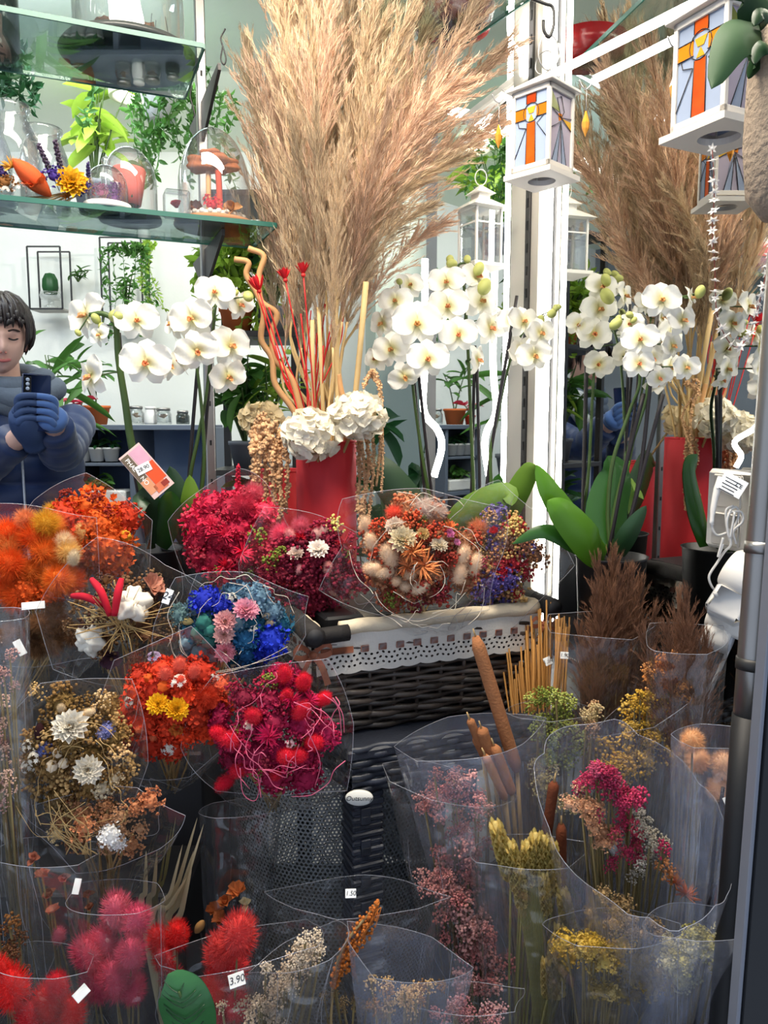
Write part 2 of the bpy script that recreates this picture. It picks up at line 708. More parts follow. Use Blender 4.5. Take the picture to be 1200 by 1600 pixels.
def led(name, pts, r, label):
    t = thing(name, label, 'light strip', pts[0])
    addb(a := MB(), tube(bez(pts, 24), r, 8))
    a.build('tube', LED, t)
    return t


led('led_strip', [MP(.072, .98, .014), MP(.072, 2.4, .014)], .0060, 'vertical white light strip on the far edge of the pale column')
led('led_strip', [MP(-.090, .98, .016), MP(-.090, 2.4, .016)], .0060, 'vertical white light strip on the near edge of the pale column')
led('led_strip', [W(872, 112, 1.53), W(1108, -6, 1.20)], .0075, 'slanting white light strip along the top of the large mirror')
led('led_strip', [W(664, 405, 1.93), W(664, 560, 1.93), W(662, 640, 1.92), W(684, 672, 1.92), W(690, 700, 1.92), W(678, 745, 1.92)], .0085, 'kinked white light strip behind the middle orchids')
led('led_strip', [W(795, 10, 1.66), W(797, 60, 1.66), W(812, 82, 1.66), W(815, 118, 1.66)], .004, 'short bent white light strip above the first stained glass lantern')
led('led_strip', [W(1192, 640, 1.02), W(1180, 668, 1.03), W(1148, 690, 1.05), W(1158, 712, 1.05), W(1150, 730, 1.05)], .0035, 'thin kinked light strip above the white sockets')
addb(c := MB(), bxw((W(742, 180, 1.84) + W(862, 88, 1.64)) / 2, .30, .02, .035, .004, X=W(742, 180, 1.84) - W(862, 88, 1.64), Y=UP))
tag(c.build('ceiling_rail', WHITE_M, smooth=False), 'white slanting rail behind the first stained glass lantern', 'rail')

# right window frame and steel pole
wf = MB()
fa, fb = W(1143, 1600, .70), W(1200, 880, .70)
fd = norm(fb - fa)
fx = norm(np.cross(np.array([0, 1.0, 0]), fd))
addb(wf, bxw(fa + fd * .70 + fx * .05, .092, .014, 2.5, .004, X=fx, Y=(0, 1, 0)))
struct('window_1', wf, mat('black_frame', (14, 16, 20), rough=.35, var=.2))
addb(c := MB(), bxw(fa + fd * .70 + fx * .002, .004, .018, 2.5, .001, X=fx, Y=(0, 1, 0)))
o = c.build('window_frame_edge', mat('grey_edge', (104, 108, 118), rough=.4, var=.1), bpy.data.objects['window_1'], False)
pt = thing('steel_pole', 'shiny steel tube with clamp rings at the window edge', 'pole', W(1172, 1128, .79))
pa, pb = W(1227, 395, .80), W(1172, 1118, .77)
addb(c := MB(), tube(bez([pa, pb], 8), .0165, 24))
c.build('tube', STEEL, pt)
for k, ty in enumerate((.63, .885)):
    q = pa * (1 - ty) + pb * ty
    d = norm(pb - pa)
    addb(c := MB(), tube(bez([q - d * .006, q + d * .006], 3), .0178, 24))
    c.build('clamp_ring', DARKMET if k else STEEL, pt)
addb(c := MB(), tube(bez([pb, pb + norm(pb - pa) * .5], 4), .0175, 20))
c.build('sleeve', BLACK, pt)


# ================================================================== shelving on the left
SH_B = np.array([-.205, 1.505])          # right end of the lower shelf's front edge
U2, V2 = U_AX, V_AX
shelf_z1 = W(425, 352, 1.505)[2]
shelf_z2 = W(318, 72, 1.46)[2]


def glass_shelf(z, right, length, depth, lab):
    t = thing('glass_shelf', lab, 'shelf', (right[0], right[1], z))
    r = np.array([right[0], right[1], z])
    cen = r - U2 * length / 2 + V2 * depth / 2
    addb(c := MB(), bxw(cen, length, depth, .006, .0, X=U2, Y=V2))
    c.build('pane', SHELFGLASS, t, False)
    for off, w in ((-.0015, .003), (depth + .0015, .003)):
        addb(c := MB(), bxw(r - U2 * length / 2 + V2 * off, length, w, .0085, .0, X=U2, Y=V2))
        c.build('polished_edge', SHELFEDGE, t, False)
    addb(c := MB(), bxw(r + V2 * depth / 2 + U2 * .0015, .003, depth, .0085, .0, X=U2, Y=V2))
    c.build('polished_edge', SHELFEDGE, t, False)
    return t


glass_shelf(shelf_z1, SH_B, .85, .19, 'lower green edged glass shelf holding jars and glass domes')
glass_shelf(shelf_z2, W(318, 72, 1.46)[:2], .85, .235, 'upper green edged glass shelf carrying dark glassware')
# slotted upright with two brackets
post_xy = np.array([W(331, 800, 1.70)[0], 1.70])
up = thing('shelf_upright', 'slotted steel upright carrying the glass shelves', 'upright', (post_xy[0], post_xy[1], .9))
addb(c := MB(), bxw((post_xy[0], post_xy[1], 1.72), .020, .018, 1.60, .002, X=U2, Y=V2))
c.build('rail', STEEL, up, False)
for k in range(14):
    z = 1.02 + k * .085
    addb(c := MB(), bxw(np.array([post_xy[0], post_xy[1], z]) - V2 * .0095, .0045, .002, .011, .0005, X=U2, Y=V2))
    c.build('slot', BLACK, up, False)
for z in (shelf_z1, shelf_z2):
    pr = np.array([post_xy[0], post_xy[1], z - .004])
    prof = [pr + V2 * .15, pr - V2 * .20, pr - V2 * .20 - UP * .012, pr - UP * .085 + V2 * .01]
    th = U2 * .003
    v = np.array([p + th for p in prof] + [p - th for p in prof])
    c = MB().multi(v, [(0, 1, 2, 3), (7, 6, 5, 4), (0, 4, 5, 1), (1, 5, 6, 2), (2, 6, 7, 3), (3, 7, 4, 0)])
    c.build('bracket', mat('bracket_grey', (70, 68, 66), rough=.5, var=.1, metal=.3), up, False)

# s-hooks hanging from brackets and shelves


def hook(pts, r, lab, m=WIRE):
    addb(c := MB(), tube(bez(pts, 24), r, 7))
    return tag(c.build('hook', m), lab, 'hook')


Yh = 1.45
hook([W(352, 45, Yh), W(345, 60, Yh), W(349, 75, Yh), W(353, 92, Yh), W(350, 101, Yh), W(345, 92, Yh), W(348, 72, Yh)], .0014, 'black s-hook hanging beside the upper shelf bracket')
hook([W(300, 134, Yh), W(297, 150, Yh), W(301, 165, Yh), W(304, 178, Yh), W(302, 184, Yh)], .0014, 'black hook hanging under the upper shelf bracket tip')

# ================================================================== dark steps under the bouquets
st = thing('tiered_stand', 'black tiered display stand under the wrapped bouquets', 'stand', (-.45, 1.3, .32))
M_STEP = mat('step_black', (20, 20, 23), rough=.55, var=.35, nscale=8)
for (x0, x1, y0, y1, zt) in ((-1.02, -.30, 1.42, 1.76, .99), (-1.0, -.30, 1.22, 1.42, .86), (-.95, -.30, 1.08, 1.22, .70)):
    addb(c := MB(), bxw(((x0 + x1) / 2, (y0 + y1) / 2, (zt + .32) / 2), x1 - x0, y1 - y0, zt - .32, .004))
    c.build('step', M_STEP, st, False)

# ================================================================== woven table with badge
RAT = mat('black_rattan', (40, 44, 54), rough=.42, var=.45, nscale=60, bump=.2, bscale=200, spec=.5)
C0 = np.array([-.048, 1.085, 0.0])
TZ, AZ = .925, .855
tb = thing('rattan_table', 'black woven rattan table with oval badge under the lace trimmed basket', 'table', C0 + UP * .32)


def TP(u, v, z):
    return C0 + U_AX * u + V_AX * v + UP * z


addb(c := MB(), bxw(TP(.27, .39, TZ - .008), .56, .80, .016, .003, X=U_AX, Y=V_AX))
c.build('top', RAT, tb, False)
for (u, v) in ((.028, .028), (.512, .028), (.028, .75), (.512, .75)):
    addb(c := MB(), bxw(TP(u, v, (AZ + .32) / 2), .046, .046, AZ - .32, .003, X=U_AX, Y=V_AX))
    leg = c.build('leg', RAT, tb, False)
    if v < .1 and u < .1:
        for k in range(34):
            z = AZ - .008 - k * .0125
            w = .053 if k % 2 else .0505
            addb(c := MB(), bxw(TP(u, v, z), w, w, .0095, .0025, X=U_AX, Y=V_AX))
            c.build('wrap_band', RAT, leg, False)
            if (k // 2) % 2:
                addb(c := MB(), bxw(TP(u - .005, v - .0265, z), .016, .004, .0135, .001, X=U_AX, Y=V_AX))
                c.build('wrap_knot', RAT, leg, False)


def woven_band(a, b, out, z, h, th, wave, n, phase):
    """Flat strip from a to b weaving in and out."""
    L = np.linalg.norm(b - a)
    m = int(n * 6) + 1
    s = np.linspace(0, 1, m)
    off = wave * np.sin(2 * PI * (s * n / 2) + phase)
    cx = a[None] + (b - a)[None] * s[:, None] + out[None] * off[:, None]
    P = np.zeros((m, 5, 3))
    for k, (o, zz) in enumerate(((-th, -h / 2), (th, -h / 2 * .8), (th * 1.2, 0), (th, h / 2 * .8), (-th, h / 2))):
        P[:, k] = cx + out * o + UP * (z + zz)
    return grid(P)


for (a, b, out) in ((TP(-.002, -.006, 0), TP(.545, -.006, 0), -V_AX), (TP(-.006, .79, 0), TP(-.006, -.002, 0), -U_AX)):
    Ln = np.linalg.norm(b - a)
    for r in range(7):
        addb(c := MB(), woven_band(a, b, out, AZ + .006 + r * .0105, .0105, .0022, .0032, Ln / .030, PI * (r % 2)))
        c.build('weave_strip', RAT, tb)
# oval badge
bc = TP(.006, -.016, AZ - .001) + UP * .002
bn = norm(-V_AX * .85 - U_AX * .35 + UP * .12)
bx = norm(np.cross(UP, bn))
bR = np.stack([bx, np.cross(bn, bx), bn], axis=1)
addb(c := MB(), xf((lathe([(0, .002), (.9, .002), (1.0, .0), (1.0, -.003), (0, -.003)], 36)[0] * np.array([.0205, .0115, 1]), lathe([(0, .002), (.9, .002), (1.0, .0), (1.0, -.003), (0, -.003)], 36)[1]), bR, bc))
badge = c.build('badge', mat('badge_white', (228, 228, 220), rough=.35, var=.03), tb)


def text(body, size, loc, R, m, parent, name='lettering', align='CENTER', shear=0.0):
    cu = bpy.data.curves.new(name, 'FONT')
    cu.body = body
    cu.size = size
    cu.align_x, cu.align_y = align, 'CENTER'
    cu.extrude = .0002
    cu.shear = shear
    tmp = bpy.data.objects.new('tmp_text', cu)
    COL.objects.link(tmp)
    me = bpy.data.meshes.new_from_object(tmp)
    bpy.data.objects.remove(tmp)
    me.materials.clear()
    me.materials.append(m)
    return link(name, me, parent, loc=loc, rot=R)


text('Outsunny', .0098, bc + bn * .0028, bR, INK, badge, shear=.2)

# ================================================================== lace trimmed wicker basket
WICK = mat('dark_wicker', (42, 38, 35), rough=.42, var=.55, nscale=35, bump=.15, bscale=150, spec=.5, col2=(70, 60, 52))
BC = np.array([-.094, 1.128, 0.0])
BH0, BH1 = .928, 1.088
bk = thing('wicker_basket', 'dark wicker basket with white lace trim and log handles', 'basket', BC + UP * BH0)


def BP(u, v, z):
    """Basket coordinates: flares towards the rim."""
    f = (z - BH0) / (BH1 - BH0)
    uu = u * .355 + (u - .5) * 2 * .014 * f
    vv = v * .245 + (v - .5) * 2 * .014 * f
    return BC + U_AX * uu + V_AX * vv + UP * z


sides = ((lambda s, z: BP(s, 0, z), -V_AX, .355), (lambda s, z: BP(0, 1 - s, z), -U_AX, .245), (lambda s, z: BP(1, s, z), U_AX, .245), (lambda s, z: BP(1 - s, 1, z), V_AX, .355))
for si, (fn, out, L) in enumerate(sides):
    nst = max(5, int(round(L / .0395)))
    for k in range(nst + 1):
        s = k / nst
        addb(c := MB(), tube(np.array([fn(s, BH0), fn(s, (BH0 + BH1) / 2), fn(s, BH1)]), .0035, 6))
        c.build('stake', WICK, bk)
    if si == 3:
        continue
    rows = 17
    for r in range(rows):
        z = BH0 + .004 + r * (BH1 - BH0 - .01) / rows
        m = nst * 6 + 1
        s = np.linspace(0, 1, m)
        ph = PI * (r % 2)
        jit = rng.normal(0, .0012)
        slope = rng.normal(0, .002)
        pts = np.array([fn(x, z + jit + slope * (x - .5) + .0016 * math.sin(PI * x * nst + ph + 1.2)) + out * (.0045 * math.sin(PI * x * nst + ph)) for x in s])
        addb(c := MB(), tube(pts, .0048 + rng.uniform(-.0006, .0006), 6))
        c.build('wicker_strand', WICK, bk)
addb(c := MB(), bxw((BP(0, 0, BH0 + .004) + BP(1, 1, BH0 + .004)) / 2, .345, .235, .006, .0, X=U_AX, Y=V_AX))
c.build('base', WICK, bk, False)
addb(c := MB(), bxw((BP(0, 0, BH0 + .1) + BP(1, 1, BH0 + .1)) / 2, .335, .225, .16, .004, X=U_AX, Y=V_AX))
c.build('liner', BLACK, bk, False)
# log handles along the short ends
BARK = mat('black_bark', (30, 27, 26), rough=.75, var=.4, nscale=25, bump=.6, bscale=60)
for (u, v0, v1) in ((-.035, -.16, 1.02), (1.045, -.10, 1.02)):
    pa_, pb_ = BP(u, v0, BH1 + .012), BP(u, v1, BH1 + .012)
    pts = bez([pa_, (pa_ + pb_) / 2 + UP * .003, pb_], 8)
    addb(c := MB(), tube(pts, .0155 + rng.uniform(-.0012, .0012, len(pts)), 14))
    lg = c.build('log_handle', BARK, bk)
    addb(c := MB(), tube(np.array([pa_ - V_AX * .001, pa_ + V_AX * .003]), .0118, 14))
    c.build('sawn_end', mat('sawn_end', (44, 44, 46), rough=.7, var=.4, nscale=60), lg)
pa_, pb_ = BP(-.05, -.06, BH1 + .004), BP(.12, -.06, BH1 + .006)
addb(c := MB(), tube(bez([pa_, pb_], 5), .0125, 12))
c.build('log_handle', BARK, bk)


def lace_mat():
    m = mat('lace_cotton', (226, 220, 208), rough=.8, var=.08, nscale=40, transl=.15, bump=.3, bscale=250)
    nt = m.node_tree
    N, Lk = nt.nodes, nt.links
    b = N['Principled BSDF']
    uv = N.new('ShaderNodeUVMap')
    sp = N.new('ShaderNodeSeparateXYZ')
    Lk.new(uv.outputs[0], sp.inputs[0])

    def M(op, a, b_, c_=None):
        n = N.new('ShaderNodeMath')
        n.operation = op
        for i, x in enumerate((a, b_, c_)):
            if x is None:
                continue
            if isinstance(x, (int, float)):
                n.inputs[i].default_value = x
            else:
                Lk.new(x, n.inputs[i])
        return n.outputs[0]
    # rows of tiny eyelets, every second row shifted by half a step
    row = M('FLOOR', M('MULTIPLY', sp.outputs[1], 130.0), 0)
    odd = M('MULTIPLY', M('MODULO', row, 2.0), .5)
    fx = M('SUBTRACT', M('FRACT', M('ADD', M('MULTIPLY', sp.outputs[0], 105.0), odd), 0), .5)
    fy = M('SUBTRACT', M('FRACT', M('MULTIPLY', sp.outputs[1], 130.0), 0), .5)
    d = M('SQRT', M('ADD', M('MULTIPLY', fx, fx), M('MULTIPLY', fy, fy)), 0)
    hole = M('LESS_THAN', d, .24)
    band = M('MULTIPLY', M('GREATER_THAN', sp.outputs[1], .006), M('LESS_THAN', sp.outputs[1], .031))
    hole = M('MULTIPLY', hole, band)
    mx = N.new('ShaderNodeMixShader')
    tr = N.new('ShaderNodeBsdfTransparent')
    out = N['Material Output']
    src = out.inputs[0].links[0].from_socket
    Lk.new(hole, mx.inputs[0])
    Lk.new(src, mx.inputs[1])
    Lk.new(tr.outputs[0], mx.inputs[2])
    Lk.new(mx.outputs[0], out.inputs[0])
    return m


def uv_grid(name, P, UVc, m, parent, smooth=True):
    base = grid(P)
    o = addb(MB(), base).build(name, m, parent, smooth)
    me = o.data
    uvl = me.uv_layers.new(name='UVMap')
    li = np.zeros(len(me.loops), dtype=np.int32)
    me.loops.foreach_get('vertex_index', li)
    uvl.data.foreach_set('uv', UVc.reshape(-1, 2)[li].ravel())
    return o


LACE = lace_mat()
LINEN = mat('linen', (216, 200, 172), rough=.85, var=.10, nscale=25, transl=.1, bump=.25, bscale=200)
RIB = mat('brown_ribbon', (150, 84, 54), rough=.5, var=.2, nscale=50, sheen=.3)
for (fn, out, L, u0, u1) in ((lambda s, z: BP(s, 0, z), -V_AX, .385, -.015, 1.02), (lambda s, z: BP(0, 1 - s, z), -U_AX, .27, 0, 1.0), (lambda s, z: BP(1, s, z), U_AX, .27, 0, 1.0)):
    ns, nr = 121, 9
    P = np.zeros((ns, nr, 3))
    UVc = np.zeros((ns, nr, 2))
    for i, s in enumerate(np.linspace(u0, u1, ns)):
        d = s * L
        sc = .0035 * abs(math.sin(d / .034 * PI)) ** .7
        zt, zb = BH1 + .002, BH1 - .058 - sc
        for j in range(nr):
            f = j / (nr - 1)
            z = zb + (zt - zb) * f
            bow = .0075 + .004 * (1 - f) + .0016 * math.sin(d * 62 + f * 2)
            P[i, j] = fn(s, z) + out * bow
            UVc[i, j] = (d, z - zb)
    uv_grid('lace_trim', P, UVc, LACE, bk)
    # rolled linen hem over the rim
    pts = np.array([fn(s, BH1 + .010 + .0012 * math.sin(s * 40)) + out * .002 for s in np.linspace(max(u0, .0) + .1 * (L > .3), min(u1, 1.0), 24)])
    hm = tube(pts, .0115, 12)
    addb(c := MB(), hm)
    c.build('linen_hem', LINEN, bk)
    n_r = 13 if L > .3 else 9
    for k in range(n_r):
        s = (k + .5) / n_r
        if L > .3 and k < 2:
            continue
        cpos = fn(s, BH1 - .024) + out * .0115
        addb(c := MB(), bxw(cpos, .0135, .0022, .0105, .0010, X=np.cross(UP, out) * -1, Y=out))
        rb_ = c.build('ribbon_segment', RIB, bk)


def bow(c0, out, parent, s=1.0, tail=None):
    side = norm(np.cross(UP, out))
    for sgn in (-1, 1):
        pts = bez([c0, c0 + side * sgn * .016 * s + UP * .012 * s + out * .006, c0 + side * sgn * .024 * s + UP * .002 * s + out * .004, c0 + side * sgn * .012 * s - UP * .004 * s, c0], 14)
        wv = np.stack([pts - UP * .0035 * s + out * .001, pts + UP * .0035 * s], 1)
        addb(c := MB(), grid(wv)).build('bow_loop', RIB, parent)
    for tl in (tail or [(-.020, -.035), (.018, -.038)]):
        pts = bez([c0 + out * .004, c0 + side * tl[0] * .5 * s + UP * tl[1] * .35 * s + out * .010, c0 + side * tl[0] * s + UP * tl[1] * s + out * .006], 8)
        sd = side * .0038 * s + UP * .0012
        addb(c := MB(), grid(np.stack([pts - sd, pts + sd], 1))).build('bow_tail', RIB, parent)
    addb(c := MB(), xf(ICO1, None, c0 + out * .004, .0055 * s)).build('bow_knot', RIB, parent)


bow(BP(-.03, 0, BH1 - .022) + -V_AX * .015, -V_AX, bk, 1.25)
addb(c := MB(), bxw(BP(.075, 0, BH1 - .023) - V_AX * .0125, .052, .0022, .0105, .001, X=U_AX, Y=-V_AX)).build('ribbon_segment', RIB, bk)
bow(BP(1.02, 0, BH1 - .016) - V_AX * .014, -V_AX, bk, 1.0, tail=[(.060, -.050), (-.012, -.022)])


# ================================================================== perforated metal bin
def bin_mat():
    m = mat('perforated_metal', (128, 134, 140), rough=.45, var=.15, metal=.4, nscale=6)
    nt = m.node_tree
    N, Lk = nt.nodes, nt.links
    uv = N.new('ShaderNodeUVMap')
    sp = N.new('ShaderNodeSeparateXYZ')
    Lk.new(uv.outputs[0], sp.inputs[0])

    def M(op, a, b_=0):
        n = N.new('ShaderNodeMath')
        n.operation = op
        for i, x in enumerate((a, b_)):
            if isinstance(x, (int, float)):
                n.inputs[i].default_value = x
            else:
                Lk.new(x, n.inputs[i])
        return n.outputs[0]
    vy = M('MULTIPLY', sp.outputs[1], 1 / .0070)
    odd = M('MULTIPLY', M('MODULO', M('FLOOR', vy), 2.0), .5)
    fx = M('SUBTRACT', M('FRACT', M('ADD', M('MULTIPLY', sp.outputs[0], 1 / .0081), odd)), .5)
    fy = M('MULTIPLY', M('SUBTRACT', M('FRACT', vy), .5), .866)
    d = M('SQRT', M('ADD', M('MULTIPLY', fx, fx), M('MULTIPLY', fy, fy)))
    hole = M('LESS_THAN', d, .33)
    mx = N.new('ShaderNodeMixShader')
    tr = N.new('ShaderNodeBsdfTransparent')
    out = N['Material Output']
    src = out.inputs[0].links[0].from_socket
    Lk.new(hole, mx.inputs[0])
    Lk.new(src, mx.inputs[1])
    Lk.new(tr.outputs[0], mx.inputs[2])
    Lk.new(mx.outputs[0], out.inputs[0])
    return m


bc_ = np.array([W(530, 1330, 1.42)[0], 1.42, .32])
bn_ = thing('perforated_bin', 'grey perforated metal bin standing behind the woven table leg', 'bin', bc_)
ns, nr = 49, 6
P = np.zeros((ns, nr, 3))
UVc = np.zeros((ns, nr, 2))
for i, a in enumerate(np.linspace(0, 2 * PI, ns)):
    for j in range(nr):
        f = j / (nr - 1)
        r = .185 + .02 * f
        P[i, j] = bc_ + np.array([r * math.cos(a), r * math.sin(a), .005 + .53 * f])
        UVc[i, j] = (a * .195, f * .53)
uv_grid('perforated_wall', P, UVc, bin_mat(), bn_)
addb(c := MB(), xf(lathe([(0, .004), (.185, .004), (.185, 0.0)], 32), None, bc_)).build('bottom', DARKMET, bn_)
a = np.linspace(0, 2 * PI, 40)
addb(c := MB(), tube(bc_ + np.stack([.205 * np.cos(a), .205 * np.sin(a), np.full(40, .535)], 1), .005, 6)).build('rim', DARKMET, bn_)

# ================================================================== red vases, pampas, dried stems
REDP = mat('red_vase', (196, 40, 48), rough=.62, var=.06, nscale=4)
REDP2 = mat('red_vase_dark', (190, 36, 42), rough=.6, var=.08, nscale=4)


def vase(x, y, r, z0, z1, m, lab):
    t = thing('red_vase', lab, 'vase', (x, y, z0))
    prof = [(0, z0), (r * .97, z0), (r, z0 + .006), (r, z1 - .003), (r - .002, z1), (r - .005, z1), (r - .006, z1 - .02), (r - .006, z0 + .02), (0, z0 + .02)]
    b = lathe(prof, 48)
    addb(MB(), xf(b, None, (x, y, 0))).build('body', m, t)
    a = np.linspace(0, 2 * PI, 49)
    addb(MB(), tube(np.stack([x + (r - .0025) * np.cos(a), y + (r - .0025) * np.sin(a), np.full(49, z1)], 1), .0035, 6)).build('rim', m, t)
    return t


VX, VY = S(510 - 600, 1.5), 1.5
VTOP = W(510, 690, 1.5)[2]
vase(VX, VY, .0585, TZ + .001, VTOP, REDP, 'tall red cylinder vase holding the pampas and white hydrangeas')
V2X, V2Y = S(440 - 600, 1.70), 1.70
V2TOP = W(440, 735, 1.70)[2]
vase(V2X, V2Y, .055, TZ + .001, V2TOP, REDP2, 'second red vase behind the hanging brown amaranth')

PAMP = mat('pampas_plume', (192, 166, 134), rough=.85, var=.42, transl=.35, nscale=9, hue=.01, ovar=.25, col2=(216, 194, 162))
PAMPD = mat('pampas_plume_pink', (184, 152, 126), rough=.85, var=.42, transl=.35, nscale=9, hue=.01, ovar=.25, col2=(212, 182, 156))
PSTEM = mat('pampas_stem', (206, 176, 122), rough=.6, var=.25, nscale=30)


def plume_mesh(seed, bend, m, nb=84, nh=74, fluff=1.0):
    """Feathery plume about 0.5 m long along +z, drooping towards +x."""
    g = np.random.default_rng(seed)
    L = .5
    tt = np.linspace(0, 1, 40)
    ang = bend * tt ** 1.6
    dz, dx = np.cos(ang), np.sin(ang)
    ax = np.zeros((40, 3))
    ax[1:, 0] = np.cumsum(dx[:-1]) * L / 39
    ax[1:, 2] = np.cumsum(dz[:-1]) * L / 39

    def axis(t):
        return np.stack([np.interp(t, tt, ax[:, 0]), np.zeros_like(t), np.interp(t, tt, ax[:, 2])], 1)

    def tang(t):
        a = bend * t ** 1.6
        return np.stack([np.sin(a), np.zeros_like(t), np.cos(a)], 1)
    tb_ = np.sort(g.uniform(0.0, .97, nb))
    base = axis(tb_)
    T = tang(tb_)
    az = g.uniform(0, 2 * PI, nb)
    Yv = np.tile(np.array([[0, 1.0, 0]]), (nb, 1))
    Xv = np.cross(Yv, T)
    out = Xv * np.cos(az)[:, None] + Yv * np.sin(az)[:, None]
    open_a = (.12 + .36 * g.random(nb)) * fluff * (0.6 + .7 * np.sin(np.clip(tb_ * 1.15, 0, 1) * PI) ** .5)
    blen = (.05 + .12 * (1 - tb_) ** .55 * np.clip(tb_ * 5 + .25, 0, 1)) * g.uniform(.75, 1.2, nb)
    # hairs
    s = g.uniform(.08, 1.0, (nb, nh))
    a2 = open_a[:, None] * (1 + .5 * s)
    d = T[:, None] * np.cos(a2)[..., None] + out[:, None] * np.sin(a2)[..., None]
    pos = base[:, None] + d * (blen[:, None] * s)[..., None]
    droop = g.uniform(0, 1, (nb, 1)) * bend * .25
    pos[..., 0] += (droop * (blen[:, None] * s) ** 1.0) * .6
    hd = norm(d + .30 * norm(g.normal(size=(nb, nh, 3))) + np.array([.10 * bend, 0, 0]))
    hl = g.uniform(.012, .034, (nb, nh)) * (1.15 - .5 * s)
    pos = pos.reshape(-1, 3)
    hd = hd.reshape(-1, 3)
    hl = hl.reshape(-1)
    n = len(pos)
    sd = norm(np.cross(hd, g.normal(size=(n, 3)))) * g.uniform(.00035, .0008, n)[:, None]
    kink = norm(g.normal(size=(n, 3))) * (hl * .14)[:, None]
    mid = pos + hd * (hl * .5)[:, None] + kink
    tip = pos + hd * hl[:, None]
    v = np.stack([pos - sd * .6, pos + sd * .6, mid + sd, mid - sd, tip], 1).reshape(-1, 3)
    o = (np.arange(n) * 5)[:, None]
    mb = MB()
    mb.add(v, o + np.array([[0, 1, 2, 3]]))
    mb.F.append((o + np.array([[3, 2, 4]]), 0))
    # branch rachises and axis
    e = base + (T * np.cos(open_a)[:, None] + out * np.sin(open_a)[:, None]) * blen[:, None]
    sd2 = norm(np.cross(e - base, g.normal(size=(nb, 3)))) * .0005
    mb.add(np.stack([base - sd2, base + sd2, e], 1).reshape(-1, 3), (np.arange(nb) * 3)[:, None] + np.array([[0, 1, 2]]))
    addb(mb, tube(ax[::3], np.linspace(.0016, .0005, len(ax[::3])), 5))
    return mb.mesh('plume', m)


PL = [plume_mesh(1, .15, PAMP, fluff=.7), plume_mesh(2, .38, PAMP, fluff=.75), plume_mesh(3, .75, PAMPD, fluff=.85), plume_mesh(4, .25, PAMPD, fluff=.7), plume_mesh(5, 1.15, PAMP, fluff=.95), plume_mesh(6, .5, PAMPD, fluff=.85)]

PG = 'pampas plumes fanned out in the tall red vase'
GENL = 'beige pampas plume packed inside the fan below the top row of tips'
# base pixel, tip pixel, depth at base, depth at tip, mesh, width factor, label
plumes = [
    (430, 520, 385, 95, 1.62, 1.72, 0, .85, 'leftmost pampas plume, slim and greenish beige beside the glass dome'),
    (445, 560, 425, 150, 1.60, 1.66, 3, .9, 'slender pampas plume just right of the large glass dome'),
    (458, 500, 440, -25, 1.52, 1.50, 0, 1.0, 'upright pampas plume reaching the top edge, first from the left'), (470, 520, 470, -35, 1.56, 1.56, 3, 1.0, 'upright pampas plume reaching the top edge, second from the left'),
    (480, 470, 500, -40, 1.50, 1.46, 0, .95, 'upright pampas plume reaching the top edge, third from the left'), (500, 440, 520, -30, 1.46, 1.40, 3, .95, 'upright pampas plume reaching the top edge, fourth from the left'),
    (470, 560, 455, 210, 1.48, 1.40, 1, .85, GENL), (495, 560, 490, 190, 1.46, 1.36, 0, .8, GENL),
    (510, 470, 560, -20, 1.52, 1.56, 1, 1.05, 'upright pampas plume reaching the top edge, fifth from the left'), (520, 500, 590, 0, 1.48, 1.46, 0, .95, 'upright pampas plume reaching the top edge, sixth from the left'),
    (525, 480, 620, -20, 1.55, 1.62, 1, 1.05, 'upright pampas plume reaching the top edge, seventh from the left'), (528, 470, 640, 45, 1.47, 1.42, 1, .9, 'upright pampas plume reaching the top edge, eighth from the left'),
    (520, 560, 540, 235, 1.44, 1.34, 0, .75, GENL), (532, 520, 610, 180, 1.45, 1.38, 3, .8, GENL),
    (535, 450, 690, 0, 1.54, 1.62, 1, 1.05, 'pampas plume leaning towards the red bowl on the high glass shelf'),
    (540, 440, 735, 20, 1.50, 1.50, 3, 1.1, 'broad pampas plume whose tip reaches the high glass shelf edge'),
    (545, 430, 775, 90, 1.52, 1.56, 5, 1.0, 'pampas plume whose tip points at the first stained glass lantern'),
    (545, 450, 715, 130, 1.45, 1.38, 2, 1.0, 'pampas plume bending right in front of the others'),
    (548, 480, 700, 250, 1.48, 1.46, 4, 1.1, 'drooping pampas plume curling over beside the column'),
    (540, 520, 665, 330, 1.46, 1.42, 4, 1.0, 'lowest drooping pampas plume arching above the middle orchids'),
    (552, 520, 700, 350, 1.54, 1.58, 2, .9, 'pampas plume drooping behind the middle orchids'),
    (550, 470, 770, 190, 1.58, 1.66, 2, 1.05, 'pampas plume spreading far right behind the hanging crystal'),
    (500, 520, 560, 110, 1.60, 1.70, 1, 1.1, GENL), (480, 500, 520, 60, 1.62, 1.74, 0, 1.1, GENL), (450, 480, 455, 20, 1.62, 1.74, 3, 1.0, GENL),
    (535, 470, 640, 120, 1.62, 1.74, 1, 1.1, GENL),
]
mouth = np.array([VX, VY, VTOP])
